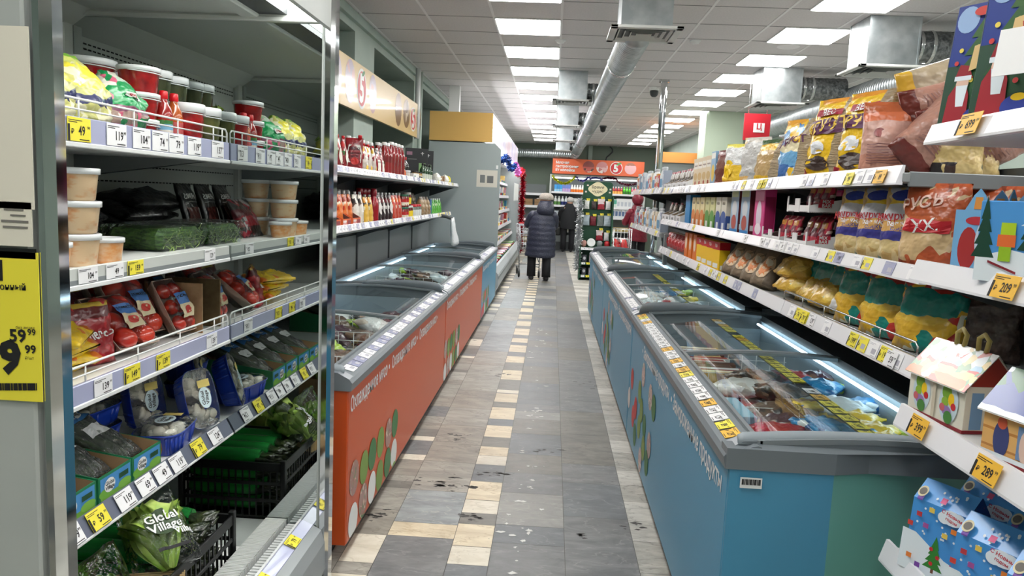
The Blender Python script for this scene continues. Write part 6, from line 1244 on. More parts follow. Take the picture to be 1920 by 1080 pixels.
    for i in range(6): P(rdp, 'biscuit_bag', 'red biscuit bag, %s from near end, far part of the lower shelf' % ord_(i), 'snack bag', 1.14, 6.2+.18*i, z+.02, rz=RIGHT+.3, rx=-.5, group='red biscuit bags')
    # far stretch
    q = random.Random(17); cols = [(216, 220, 226), (186, 196, 206), (226, 216, 196), (196, 206, 214), (190, 60, 60), (206, 150, 70), (150, 160, 176), (226, 226, 222)]
    fm = [carton(.1, .08, h, flat(c), [('r', -.04, h*.5, .04, h*.8, flat(c2)), ('r', -.04, h*.1, .04, h*.25, flat(c2))]) for c, c2, h in [(cols[i], cols[(i+3) % 8], .16+.02*(i % 4)) for i in range(8)]]
    mk = bottle(.04, .24, mat('drink_carton_white', (222, 226, 226), .35), flat((190, 196, 200)), flat((120, 160, 190)), neck=.5, cap_h=.1)
    for zz, nm in ((1.631, 'upper'), (1.206, 'lower')):
        for i in range(22):
            y = 7.46+.11*i; s = mk if (i % 5 in (1, 2)) else fm[q.randrange(8)]
            P(s, 'carton' if s is not mk else 'drink_bottle', 'small pale %s on the %s far right shelf, %s from the pole' % ('drink bottle' if s is mk else 'carton', nm, ord_(i)), 'carton' if s is not mk else 'bottle', 1.14, y, zz, group='packets on the %s far right shelf' % nm)
right_goods()

def near_goods():
    P = lambda s, n, l, c, x, y, z, rz=RIGHT, **k: put(s, n, l, c, x, (at(y[0], y[1], X=x).y if isinstance(y, tuple) else y), z, rz, **k)
    NB = flat((36, 60, 140)); TG = flat((40, 92, 50)); GLD = flat((222, 190, 130)); STAR = flat((236, 214, 90)); SNOW = flat((226, 236, 242))
    def tree(cx, z0, h, wd, m=TG, k=4): return [('p', [(cx-wd*(1-.2*i), z0+h*i/k*.9), (cx+wd*(1-.2*i), z0+h*i/k*.9), (cx, z0+h*(i*.9/k+.42))], m) for i in range(k)]
    # gift packs on the top shelf
    q = random.Random(12); art = [('r', -.125, 0, .125, .17, flat((40, 74, 56))), ('e', .06, .27, .05, .05, flat((60, 110, 190))), ('e', -.09, .29, .03, .035, flat((150, 180, 220)))]
    for k in range(5): art.append(('p', [(-.12+.012*k, .06+.045*k), (.05-.016*k, .06+.045*k), (-.035, .15+.04*k)], flat((34+6*k, 80+5*k, 48))))
    art += [('e', q.uniform(-.1, .03), q.uniform(.07, .24), .006, .006, flat(q.choice(((236, 214, 90), (206, 60, 60), (226, 226, 236))))) for _ in range(14)]
    art += [('p', [(-.11, .0), (-.045, .0), (-.05, .09), (-.065, .125), (-.085, .125), (-.105, .09)], flat((160, 30, 44))), ('e', -.072, .12, .017, .02, flat((226, 190, 170))), ('p', [(-.088, .115), (-.056, .115), (-.06, .06), (-.08, .06)], SNOW), ('p', [(-.095, .135), (-.05, .14), (-.06, .165), (-.085, .17)], flat((150, 26, 40))), ('r', -.095, .128, -.05, .14, SNOW), ('r', -.11, .0, -.045, .012, SNOW), ('p', [(.0, .02), (.05, .02), (.032, .1), (.018, .1)], flat((190, 150, 206))), ('e', .025, .115, .013, .016, flat((222, 180, 150))), ('e', .025, .123, .015, .012, flat((150, 100, 60))), ('e', -.02, .03, .035, .026, flat((40, 60, 150))), ('e', -.02, .05, .016, .008, YEL), ('e', .06, .03, .024, .02, flat((206, 60, 70))), ('r', .057, .012, .063, .05, SNOW), ('p', [(.07, .0), (.125, .0), (.125, .16), (.09, .1)], flat((90, 170, 206))), ('p', [(-.06, .15), (.11, .2), (.115, .25), (-.055, .215)], GLD), ('t', 'Подарок', .025, .206, .03, flat((196, 70, 60)), .22), ('e', -.05, .305, .022, .012, flat((206, 60, 50))), ('e', 0, .31, .018, .012, GLD), ('e', .05, .313, .022, .012, flat((196, 50, 60))), ('r', -.03, .268, .04, .283, flat((60, 44, 44)))]
    gp = carton(.25, .06, .33, NB, art, [('r', -.03, .02, .03, .31, flat((200, 206, 216)))])
    P(gp, 'gift_pack', 'tall blue and green festive gift pack with cream banner, farther of two', 'gift pack', 1.03, (1868, 130), 1.706, rz=RIGHT+.5, rx=-.12, sc=.93); P(gp, 'gift_pack', 'tall festive gift pack nearest the right edge of the photo', 'gift pack', 1.03, (1955, 110), 1.706, rz=RIGHT+.5, rx=-.1, sc=1.05)
    pc = MB().box((-.055, -.001, 0), (.055, .001, .1), flat((244, 244, 244))); P([part(None, pc)], 'paper_sheet', 'blank white paper sheet in front of the nearest gift pack', 'paper', .953, (1915, 85), 1.8, rz=RIGHT+.5, rx=-.15)
    # castle and brick-pattern boxes
    z = 1.366; SKY = flat((120, 176, 216)); 
    cb = carton(.1, .1, .15, mat('castle_blue', (60, 80, 140), .45), [('r', -.05, 0, .05, .15, SKY), ('e', -.015, .06, .022, .05, flat((176, 50, 50))), ('e', .02, .08, .02, .05, flat((206, 216, 226))), ('e', .02, .035, .016, .035, flat((190, 140, 80))), ('e', 0, .125, .025, .01, flat((190, 50, 60))), ('r', -.05, 0, .05, .015, SNOW)], [('r', -.03, .02, .03, .14, flat((80, 96, 150)))]+[('e', .03, .04+.022*i, .007, .008, SKY) for i in range(5)], raw=True)
    tw = MB()
    for x, y in ((0, -.048), (.048, 0), (0, .048)): tw.prism([(-.03, .15), (.03, .15), (.012, .185), (0, .2), (-.012, .185)], -.0015, .0015, SKY, 'y', Matrix.Translation((x, y, 0)) @ Matrix.Rotation(0 if x == 0 else PI/2, 4, 'Z')); tw.prism([(-.01, .152), (.01, .152), (.008, .18), (-.008, .18)], -.0025, .0025, flat((226, 150, 70)), 'y', Matrix.Translation((x, y, 0)) @ Matrix.Rotation(0 if x == 0 else PI/2, 4, 'Z'))
    P([part('box', cb), part('turret_flap', tw)], 'castle_box', 'dark blue castle-shaped gift box with turret flaps, front of middle near shelf', 'gift box', 1.03, (1850, 440), z, rz=RIGHT+.6); P([part('box', cb), part('turret_flap', tw)], 'castle_box', 'castle-shaped gift box standing behind the front castle box', 'gift box', 1.17, (1893, 440), z, rz=RIGHT+.5)
    DT = flat((20, 66, 50)); OR = flat((226, 110, 50))
    bx = carton(.22, .12, .17, flat((76, 150, 216)), [('p', [(-.11, 0), (.11, 0), (.11, .045), (-.04, .07), (-.11, .05)], SNOW)]+tree(-.095, .05, .12, .025, DT)+tree(0, .07, .1, .025, DT)+tree(.075, .05, .13, .035, DT)+[('r', -.06, .1, -.03, .125, flat((176, 206, 40))), ('r', -.065, .075, -.028, .1, OR), ('r', -.06, .045, -.035, .075, flat((150, 190, 40))), ('r', .015, .085, .045, .105, OR), ('r', .018, .05, .024, .085, OR), ('r', .036, .05, .042, .085, OR), ('r', .04, .105, .05, .13, OR), ('p', [(-.08, .045), (-.02, .025), (-.02, .02), (-.08, .04)], flat((130, 30, 44))), ('p', [(-.02, .12), (.0, .135), (.015, .12)], SNOW)], (), [('r', -.06, -.04, .06, .04, SNOW), ('r', -.03, -.015, .04, .015, flat((120, 130, 140)))], raw=True)
    hd = MB().prism([(-.05, .17), (.05, .17), (.06, .22), (-.06, .22)], -.001, .001, flat((76, 150, 216)), 'y')
    P([part('box', bx), part('handle', hd)], 'gift_box', 'light blue gift box printed with blocky fir trees and orange deer', 'gift box', 1.02, (1968, 440), z, rz=RIGHT+.5)
    # house-shaped gift cartons
    z = .986
    def house(c, roof, sdeco, gd, log=False):
        a = MB(); w, d, h, r = .22, .13, .115, .075
        a.box((-w/2, -d/2, 0), (w/2, d/2, h), c, .001); deco(a, sdeco, flatfn(-d/2), .0007); deco(a, gd, lambda x, zz, o: (w/2+o, x, zz), .0007)
        a.box((-w/2-.001, -d/2-.002, 0), (w/2+.001, d/2+.002, .008), flat((130, 30, 40)))
        for s in (-1, 1): a.add([(s*w/2, -d/2, h), (s*w/2, d/2, h), (s*w/2, 0, h+r)], [(0, 1, 2)], flat((150, 50, 40)))
        b = MB()
        for s in (-1, 1):
            b.add([(-w/2-.008, s*(d/2+.012), h-.012), (w/2+.008, s*(d/2+.012), h-.012), (w/2+.008, 0, h+r+.003), (-w/2-.008, 0, h+r+.003)], [(0, 1, 2, 3)], roof)
            b.add([(-w/2-.008, s*(d/2+.012), h-.015), (w/2+.008, s*(d/2+.012), h-.015), (w/2+.008, 0, h+r), (-w/2-.008, 0, h+r)], [(3, 2, 1, 0)], flat((206, 206, 200)))
        hs = []
        for x in (-.035, .045): hd = MB(); hd.tube([(x, .0, h+r), (x-.006, .004, h+r+.03), (x+.012, .004, h+r+.042), (x+.032, .002, h+r+.03), (x+.028, 0, h+r)], .006, flat((206, 186, 110)), 8); hs.append(part('handle', hd))
        return [part('walls', a), part('roof', b)]+hs
    rf1 = bands('snowy_roof', [(0, (206, 120, 60)), (.25, (226, 190, 120)), (.45, (206, 60, 40)), (.52, (150, 190, 220)), (.66, (226, 232, 236)), (.9, (240, 242, 244))], bump=0, warp=.12, art=[(226, 200, 130), (200, 70, 50), (226, 232, 236), (110, 150, 110)], art_scale=44)
    fr = lambda cx: [('e', cx, .06, .036, .05, flat((196, 216, 226))), ('e', cx-.008, .085, .018, .02, flat((110, 160, 50))), ('e', cx+.01, .07, .011, .016, YEL), ('e', cx-.012, .06, .013, .013, flat((140, 180, 60))), ('e', cx+.02, .055, .009, .009, flat((196, 40, 50))), ('e', cx-.004, .04, .018, .012, flat((150, 120, 180))), ('e', cx+.004, .025, .016, .016, flat((70, 130, 60))), ('e', cx-.02, .045, .01, .01, flat((200, 100, 110)))]
    h1 = house(mat('house_cream', (222, 220, 206), .4), rf1, [('r', -.112, .1, .112, .114, flat((110, 160, 130)))]+fr(-.055)+fr(.055)+[('r', -.006, .01, .006, .1, flat((200, 190, 170)))], [('r', -.05, .01, -.02, .1, flat((120, 160, 200))), ('r', -.01, .02, .03, .085, flat((150, 140, 90))), ('r', .035, .01, .055, .1, flat((190, 160, 150)))])
    P(h1, 'gift_house', 'white house-shaped gift carton with fruit windows and snowy roof', 'gift carton', 1.05, (1800, 745), z, rz=RIGHT+.12)
    logs = bands('log_wall', [(0, (222, 170, 100)), (.13, (190, 130, 66)), (.16, (226, 178, 110)), (.33, (190, 130, 66)), (.36, (226, 178, 110)), (.55, (190, 130, 66)), (.58, (226, 178, 110)), (.77, (190, 130, 66)), (.8, (226, 178, 110))], bump=0, warp=.01)
    rf2 = bands('blue_roof', [(0, (226, 236, 240)), (.15, (40, 70, 150)), (.9, (226, 236, 240))], bump=0, warp=.1, art=[(40, 70, 150), (36, 64, 140), (50, 110, 70), (226, 236, 240)], art_scale=26)
    h2 = house(logs, rf2, [('e', -.06, .05, .02, .04, flat((60, 70, 120))), ('e', -.06, .085, .012, .014, flat((200, 90, 60))), ('r', -.02, .02, .025, .09, flat((110, 140, 180))), ('e', .0, .05, .014, .035, flat((226, 196, 180))), ('e', .06, .045, .022, .04, flat((50, 70, 140))), ('r', -.11, 0, .11, .018, SNOW), ('e', .09, .03, .016, .016, flat((200, 70, 70)))], [('e', -.02, .05, .022, .045, flat((60, 80, 150))), ('e', .03, .03, .016, .016, flat((206, 80, 80))), ('r', -.06, 0, .06, .015, SNOW)])
    P(h2, 'gift_house', 'log-cabin gift carton with deep blue snowy roof at the right edge', 'gift carton', 1.05, (1978, 800), z, rz=RIGHT+.25); P(h2, 'gift_house', 'log-cabin gift carton behind the white house carton', 'gift carton', 1.27, 1.62, z, rz=RIGHT)
    # blue festive pouch boxes at the bottom
    z = .611; PB = mat('festive_blue', (70, 150, 220), .35, coat=.3); DB = bands('festive_side', [(0, (40, 90, 160)), (.9, (36, 80, 150))], art=[(40, 90, 160), (206, 216, 230), (110, 60, 130), (44, 96, 166), (190, 70, 60)], art_scale=60, bump=0)
    def pouchbox():
        a = MB(); w, d, h = .14, .085, .23; yk = -d/2
        a.add([(-w/2, yk, 0), (w/2, yk, 0), (w/2, d/2, 0), (-w/2, d/2, 0), (-w/2, yk, h*.8), (w/2, yk, h*.8), (w/2, d/2, h*.8), (-w/2, d/2, h*.8), (-w/2, -.002, h), (w/2, -.002, h), (w/2, .002, h), (-w/2, .002, h)], [(3, 2, 1, 0)], DB)
        k = len(a.v)-12
        for f, m in (((0, 1, 5, 4), PB), ((1, 2, 6, 5), DB), ((2, 3, 7, 6), DB), ((3, 0, 4, 7), DB), ((4, 5, 9, 8), PB), ((6, 7, 11, 10), DB), ((5, 6, 10, 9), DB), ((7, 4, 8, 11), DB), ((8, 9, 10, 11), PB)): a.f.append(tuple(i+k for i in f)); a.m.append(a.mi(m)); a.s.append(False)
        fn = lambda x, zz, o: (x, (yk if zz < h*.8 else yk+(zz-h*.8)/(h*.2)*(d/2-.002))-o, zz+o*.5)
        q = random.Random(3); dc = [('p', [(-.085, 0), (.085, 0), (.085, .05), (.03, .06), (-.03, .09), (-.05, .1), (-.085, .1)], SNOW), ('r', .002, .018, .009, .03, flat((120, 80, 60)))]+tree(.005, .028, .075, .026, flat((50, 130, 50)))
        dc += [('e', x, zz, .005, .005, flat((200, 40, 50))) for x, zz in ((.0, .04), (.014, .06), (-.004, .075))]
        dc += [('e', q.uniform(-.065, .065), q.uniform(.1, .22), .0028, .0028, SNOW) for _ in range(34)]+[('r', x, zz, x+.014, zz+.012, flat(c)) for x, zz, c in ((-.07, .11, (206, 70, 60)), (-.03, .118, (160, 80, 150)), (.02, .112, (230, 200, 90)), (.04, .13, (226, 130, 50)), (-.05, .14, (190, 60, 70)), (-.02, .16, (230, 200, 90)), (-.055, .18, (120, 80, 170)), (.0, .19, (206, 80, 130)), (.05, .045, (180, 60, 130)), (-.06, .03, (226, 130, 60)), (-.035, .016, (120, 70, 160)), (.052, .02, (206, 60, 60)))]
        dc += [('e', .038, .165, .03, .018, SNOW), ('e', .02, .16, .016, .014, SNOW), ('e', .055, .168, .016, .014, SNOW), ('t', 'С Новым', .038, .17, .012, flat((200, 40, 60)), -.2), ('t', 'годом', .038, .158, .01, flat((200, 40, 60)), -.2), ('e', -.05, .2, .012, .012, flat((206, 196, 160))), ('e', -.05, .2, .009, .008, flat((90, 84, 76)))]
        deco(a, dc, fn, .0005); return [part(None, a)]
    pbx = pouchbox(); n = 0
    hb = MB(); hb.tube([(-.03, 0, .0), (-.028, 0, .03), (-.015, 0, .045), (.015, 0, .045), (.028, 0, .03), (.03, 0, .0)], .007, DB, 8)
    for r, x in enumerate((1.0, 1.14, 1.27)):
        for i, y in enumerate([((1772, 990), (1866, 1030), (1975, 1100)), (1.86, 1.66, 1.46), (1.86, 1.66, 1.46)][r]):
            P(pbx, 'gift_pouch', 'blue gift pouch with snowy fir print, %s row from aisle, %s from far end' % (ord_(r), ord_(i)), 'gift pouch', x, y, z, rz=RIGHT+.5, rx=-.08, group='blue festive gift pouches')
near_goods()
# ------------------------------------------------------------------ tall dairy cabinet beyond the left freezers
def tinsel(p, r, m, name, label, n=None, seed=1, amp=1.0):
    """a garland: a thread with a brush of thin foil strips round it"""
    q = random.Random(seed); P = [Vector(x) for x in p]; mb = MB(); mb.tube(P, .006, m, 5)
    L = sum((P[i+1]-P[i]).length for i in range(len(P)-1)); n = n or int(L*240)
    for k in range(n):
        t = q.uniform(0, len(P)-1.001); i = int(t); c = P[i].lerp(P[i+1], t-i)
        d = Vector((q.gauss(0, 1), q.gauss(0, 1), q.gauss(0, 1))).normalized()*r*q.uniform(.6, 1.1); s = d.cross(Vector((q.gauss(0, 1), q.gauss(0, 1), q.gauss(0, 1)))).normalized()*.009
        mb.add([c-s, c+s, c+d+s*.5, c+d-s*.5], [(0, 1, 2, 3)], m)
    return tag(mb.build(name), uniq(label), 'garland', kind=None)
foil = lambda n, c: mat('foil_'+n, c, .22, .75)
def dairy_cabinet():
    Y0, Y1 = 10.72, 18.2
    t = thing('dairy_cabinet', 'tall grey open dairy cabinet beyond the blue freezer with orange header', 'chiller', (-1.3, 14.5, 0))
    g = mat('cabinet_end_grey', (158, 168, 168), .45); MB().prism([(-1.8, .05), (-.77, .05), (-.77, 2.15), (-.86, 2.235), (-1.8, 2.235)], Y0, Y0+.05, g, 'y').build('end_panel', t)
    b = MB().box((-1.8, Y0+.05, .05), (-1.72, Y1, 2.2), inner_ := mat('dairy_liner', (196, 202, 204), .4)); b.box((-1.8, Y1, .05), (-.8, Y1+.05, 2.2), g); b.box((-1.8, Y0+.05, 2.18), (-1.0, Y1, 2.235), inner_); b.build('back_panel', t)
    h = MB(); h.box((-1.8, Y0-.01, 2.25), (-.9, Y0+.02, 2.655), mat('header_ochre', (222, 178, 100), .5), .003); h.box((-1.8, Y0+.02, 2.25), (-.93, Y1, 2.64), WHITE)
    h.build('header', t); MB().box((-.93, Y0+.02, 2.25), (-.9, Y1, 2.65), bands('header_photo', [(0, (246, 240, 226)), (.16, (226, 222, 236)), (.45, (222, 196, 206)), (.62, (206, 200, 230)), (.85, (230, 222, 240))], axis='Y', bump=0, art=[(236, 226, 236), (226, 206, 206), (206, 200, 226), (236, 232, 240)], art_scale=5)).build('header_picture', t, 'pale lilac header picture')
    MB().box((-.96, Y0+.1, 2.1), (-.8, Y1-.05, 2.14), mat('dairy_lamp', (255, 255, 255), .4, emit=5)).build('lamp', t, 'lit strip lamp')
    k = MB(); k.prism([(-1.72, .1), (-.78, .1), (-.74, .2), (-.74, .36), (-.8, .44), (-.84, .44), (-.86, .36), (-1.72, .36)], Y0+.05, Y1, mat('dairy_bin_grey', (160, 166, 168), .4), 'y'); k.box((-.745, Y0+.05, .3), (-.735, Y1, .34), SHELFG); k.build('base_tank', t)
    MB().box((-1.7, Y0+.1, 0), (-.86, Y1, .1), DARKG).build('plinth', t)
    n = MB(); p0, p1 = at(893, 350, Y=Y0-.003), at(937, 320, Y=Y0-.003); n.box((p0.x, Y0-.003, p0.z), (p1.x-.03, Y0, p1.z), flat((216, 212, 200))); n.box((p0.x+.05, Y0-.004, p0.z+.06), (p0.x+.12, Y0-.003, p0.z+.17), flat((120, 124, 124))); n.box((p0.x+.15, Y0-.004, p0.z+.06), (p0.x+.24, Y0-.003, p0.z+.16), flat((110, 112, 112))); n.box((-.83, Y0-.003, 1.88), (-.8, Y0, 1.93), WHITE); n.build('notice', t)
    pal = [(226, 222, 210), (206, 60, 60), (70, 140, 180), (236, 206, 120), (110, 160, 90), (150, 90, 70), (236, 236, 236), (190, 150, 176)]
    packs = []
    for i in range(6):
        a = MB()
        for j in range(4): a.lathe([(.028, 0), (.036, .06), (.038, .065), (.038, .07), (0, .07)], flat(pal[i]), 10, Matrix.Translation(((j % 2)*.08-.04, (j//2)*.08-.04, 0)))
        a.box((-.085, -.085, .066), (.085, .085, .072), flat(pal[(i+3) % 8])); packs.append([part(None, a)])
    tallp = [carton(.13, .1, .2, flat(pal[i]), [('r', -.05, .05, .05, .15, flat(pal[(i+2) % 8]))]) for i in range(8)]
    q = random.Random(31)
    for s, (z, x) in enumerate(((1.78, -1.12), (1.5, -1.08), (1.2, -1.05), (.92, -1.0), (.66, -.96))):
        so = MB().box((-1.72, Y0+.06, z-.025), (x, Y1-.02, z), SHELFW).build('shelf', t); seg_rail(t, so, x+.004, Y0+.08, Y1-.05, z-.04, z+.02, LEFT, 1.24, 70+s, .0)
        for i in range(34):
            y = Y0+.25+.21*i
            if y > Y1-.15: break
            tl = q.random() < .5 and s < 4; sp = q.choice(tallp if tl else packs)
            put(sp, 'dairy_pack', 'small %s in the dairy cabinet, %s along, %s shelf from top' % ('carton' if tl else 'pot multipack', ord_(i), ord_(s)), 'dairy', x-.1, y, z, group='dairy packs on shelf %s' % ord_(s))
    for i in range(28):
        y = Y0+.25+.25*i; put(q.choice(packs), 'dairy_pack', 'pot multipack in the dairy cabinet bottom bin, %s along' % ord_(i), 'dairy', -1.0+.03*(i % 2), y, .361, group='dairy packs in the bottom bin', sc=1.3)
    cr = [(-.78, y, 2.06+.05*math.sin(y*2.2)) for y in [11.0+.2*i for i in range(36)]]
    tinsel(cr[:19], .075, foil('blue', (20, 60, 130)), 'tinsel_garland', 'dark blue tinsel garland along the dairy cabinet top', seed=1, n=1600); tinsel(cr[18:28], .085, foil('pink', (206, 110, 190)), 'tinsel_garland', 'pink tinsel garland along the dairy cabinet top', seed=2, n=900); tinsel(cr[27:], .1, foil('red', (190, 24, 44)), 'tinsel_garland', 'short red tinsel along the far dairy cabinet top', seed=3, n=900)
    tinsel([(-.74, 18.1, 2.1-.1*i) for i in range(20)], .1, foil('dark_red', (160, 16, 40)), 'tinsel_garland', 'long red tinsel hanging down the far dairy cabinet end', seed=4, n=1500)
    p = at(968, 365, X=-.79); tag(MB().box((-.795, p.y-.9, 1.42), (-.79, p.y+.9, 1.78), flat((226, 230, 228))).build('paper_notice'), uniq('white paper notice hung on the dairy cabinet front'), 'notice')
dairy_cabinet()

# ------------------------------------------------------------------ far end: shelf of boxes, drinks fridge with orange sign
def far_end():
    t = thing('back_shelving', 'low grey shelving with brown boxes on the back wall', 'shelving', (-.8, 22.3, 0))
    MB().box((-1.6, 22.5, 0), (-.22, 22.55, 1.9), SHELFG).build('back_panel', t)
    for k, z in enumerate((1.62, 1.26, .87, .5, .15)):
        s = MB().box((-1.6, 22.1, z-.03), (-.22, 22.5, z), SHELFG); s.box((-1.6, 22.08, z-.05), (-.22, 22.1, z+.02), RAILW); s.build('shelf', t)
    cb = carton(.36, .3, .2, KRAFT, [('r', -.17, .09, .17, .11, flat((130, 104, 74)))]); 
    for i in range(3): put(cb, 'cardboard_box', 'brown cardboard box on the back wall shelving, %s from the left' % ord_(i), 'box', -1.2+.42*i, 22.3, 1.261, rz=0, group='brown boxes on the back shelving')
    for i in range(6): put(carton(.3, .2, .09, flat((206, 190, 150)) if i % 2 else KRAFT), 'tray_pack', 'pale tray pack piled on the lower back shelving, %s from bottom' % ord_(i), 'box', -.75, 22.3, .151+.0905*i, rz=0, group='tray packs on the back shelving') if i < 3 else None
    X0, X1, Yf = -.07, 2.6, 21.9
    t = thing('drinks_fridge', 'wide open drinks fridge at the back under the orange sign', 'chiller', (1.26, 22.2, 0))
    w = mat('fridge_white', (206, 210, 208), .4); b = MB(); b.box((X0, 22.5, .05), (X1, 22.56, 2.2), mat('fridge_back', (120, 126, 128), .5)); b.build('back_panel', t)
    for x in (X0-.05, X1): MB().box((x, Yf, .0), (x+.05, 22.56, 2.2), w, .005).build('end_panel', t)
    MB().box((X0, Yf, 2.12), (X1, 22.5, 2.2), w).build('canopy', t); MB().box((X0+.02, Yf+.03, 2.09), (X1-.02, Yf+.1, 2.11), mat('fridge_lamp', (255, 255, 255), .4, emit=6)).build('lamp', t, 'lit strip lamp')
    MB().box((X0, Yf-.1, .0), (X1, 22.5, .26), DARKG).build('base', t); MB().box((X0, Yf-.08, .26), (X1, Yf-.02, .45), SHELFG).build('bumper', t)
    bm = lambda n, c, cap, lab, h=.24: bottle(.04, h, mat(n, c, .25, coat=.6), flat(cap), flat(lab), neck=.4, cap_h=.12, lab=(.1, .5))
    rows = [(1.69, [('blue drink can', carton(.075, .075, .23, flat((60, 150, 216)), [('r', -.037, .02, .037, .1, flat((150, 200, 226)))]), 3), ('lilac drink pack', carton(.075, .075, .23, flat((110, 130, 200)), [('r', -.037, .02, .037, .12, flat((190, 160, 206)))]), 3), ('white bottle with orange fruit', bm('milk_drink', (236, 232, 222), (240, 236, 226), (226, 120, 40)), 7), ('dark red juice bottle', bm('cola', (110, 24, 24), (226, 226, 226), (190, 40, 40)), 0)]),
            (1.3, [('white squeeze bottle', bm('yoghurt', (226, 228, 226), (236, 236, 236), (90, 140, 70)), 2), ('navy labelled white bottle', bm('kefir', (222, 226, 230), (236, 236, 236), (40, 50, 110)), 3), ('white carton', carton(.14, .1, .2, flat((222, 224, 224)), [('r', -.06, .06, .06, .12, flat((200, 206, 206)))]), 5)]),
            (.92, [('grey white carton', carton(.12, .1, .2, flat((190, 200, 206)), [('r', -.05, .05, .05, .1, flat((120, 150, 180)))]), 8)]), (.56, [('pale tray pack', carton(.2, .2, .1, flat((206, 200, 184))), 6)])]
    rrows = [(1.69, [('red and white bottle', bm('berry_drink', (176, 40, 50), (236, 236, 236), (236, 180, 90)), 6), ('green bottle', bm('lime_drink', (90, 190, 50), (150, 220, 60), (60, 130, 40)), 3), ('pink bottle', bm('pink_drink', (206, 90, 110), (236, 236, 236), (226, 226, 226)), 3)]), (1.3, [('green and white pack', carton(.1, .1, .22, flat((206, 222, 214)), [('r', -.05, .1, .05, .2, flat((90, 170, 150)))]), 3), ('tall white carton', carton(.1, .1, .24, flat((226, 228, 230)), [('r', -.03, .05, .03, .16, flat((190, 196, 206)))]), 6)]), (1.0, [('slim white carton', carton(.08, .08, .24, flat((222, 226, 230)), [('r', -.03, .06, .03, .18, flat((90, 110, 150)))]), 10)]), (.62, [('yellowish tray of pastry', carton(.22, .2, .1, flat((206, 186, 130))), 5)])]
    for side, rr, x0, x1 in (('left', rows, X0+.06, 1.1), ('right', rrows, 1.5, X1-.05)):
        for z, its in rr:
            s = MB().box((x0-.05, Yf+.12, z-.025), (x1, 22.5, z), SHELFW); s.box((x0-.05, Yf+.1, z-.035), (x1, Yf+.12, z+.02), RAILW); s.build('shelf', t)
            tot = sum(n for _, _, n in its); st = (x1-x0-.08)/max(tot, 1); i = 0
            for d, sp, n in its:
                for k in range(n):
                    put(sp, 'drink_bottle' if len(sp) > 1 else 'drink_pack', '%s, %s from left, %s side of back fridge, shelf %s' % (d, ord_(k), side, {1.69: 'top', 1.3: 'second', .92: 'third', 1.0: 'third', .56: 'lowest', .62: 'lowest'}[z]), 'drink', x0+.03+st*(i+.5), Yf+.2, z, rz=0, group='%s row in the back fridge' % d, sc=1.15 if st > .09 else .95); i += 1
    # the sign over it
    t = thing('header_sign', 'long orange header sign with round food photos over the back fridge', 'sign', (1.25, 21.82, 2.43)); SY = 21.8
    sb = MB().box((-.06, SY, 2.22), (2.56, SY+.04, 2.645), flat((226, 106, 66))); V = Matrix.Rotation(PI/2, 4, 'X')
    for i, s in enumerate(('Мясная', 'гастрономия', 'Ет копейки')):
        v, _ = text_geo(s, .03); wd = max(p[0] for p in v)-min(p[0] for p in v); sb.text(s, .105, WHITE, Matrix.Translation((.03+wd*.0525, SY-.002, 2.535-.105*i)) @ V, .03)
    sb.build('board', t)
    ph = [bands('sausage_photo', [(0, (196, 90, 80)), (.5, (150, 70, 64))], art=[(206, 100, 90), (226, 220, 206), (90, 50, 40), (176, 84, 76)], art_scale=9, bump=0), bands('ham_photo', [(0, (222, 170, 170)), (.5, (206, 130, 130))], art=[(226, 180, 180), (196, 110, 110), (236, 220, 214)], art_scale=8, bump=0), bands('mortadella_photo', [(0, (226, 176, 180)), (.75, (170, 110, 90))], bump=0)]
    for x, m in ((.97, ph[0]), (1.36, ph[1]), (2.17, ph[2])): MB().add([(x+.165*math.cos(a), SY-.003, 2.44+.165*math.sin(a)) for a in [2*PI*i/28 for i in range(28)]], [tuple(range(28))], m).build('food_photo', t)
    e = MB(); ring = lambda r, dy, m: e.add([(1.765+r*math.cos(a), SY-dy, 2.435+r*math.sin(a)) for a in [2*PI*i/32 for i in range(32)]], [tuple(range(32))], m)
    ring(.18, .003, WHITE); ring(.16, .004, flat((206, 50, 56))); e.text('5', .28, WHITE, Matrix.Translation((1.755, SY-.005, 2.42)) @ V, .05); e.add([(1.83+.05*math.cos(a)*1.5, SY-.006, 2.555+.03*math.sin(a)+.03*math.cos(a)) for a in [2*PI*i/16 for i in range(16)]], [tuple(range(16))], flat((90, 160, 90))); e.build('emblem', t)
    sag = lambda x0, x1, z, d, n=14: [(x0+(x1-x0)*i/n, 21.86, z-d*4*(i/n)*(1-i/n)) for i in range(n+1)]
    tinsel(sag(-.05, .62, 2.16, .22), .055, foil('gold', (196, 200, 40)), 'tinsel_garland', 'gold and green tinsel swag at the left of the back fridge', seed=6, n=700)
    tinsel(sag(.62, 1.0, 2.16, .12)+sag(1.0, 1.4, 2.08, -.06)[1:], .05, foil('violet', (96, 96, 170)), 'tinsel_garland', 'violet tinsel swag across the back fridge', seed=7, n=600); tinsel(sag(1.4, 1.8, 2.12, -.04)+sag(1.8, 2.5, 2.08, .1)[1:], .05, foil('wine', (110, 24, 56)), 'tinsel_garland', 'wine red tinsel swag at the right of the back fridge', seed=8, n=700)
    # other header boards to the right
    t = thing('header_board', 'orange header box above shelving far right of the chrome pole', 'sign', (2.4, 15.2, 2.4)); MB().box((2.1, 15, 2.3), (2.78, 15.7, 2.5), flat((226, 150, 76))).build('box', t); MB().box((2.06, 15.02, 2.3), (2.1, 15.7, 2.48), flat((226, 120, 66))).build('side_board', t)
    MB().box((2.1, 15.05, 0), (2.78, 15.6, 2.3), SHELFG).build('shelving_end', t)
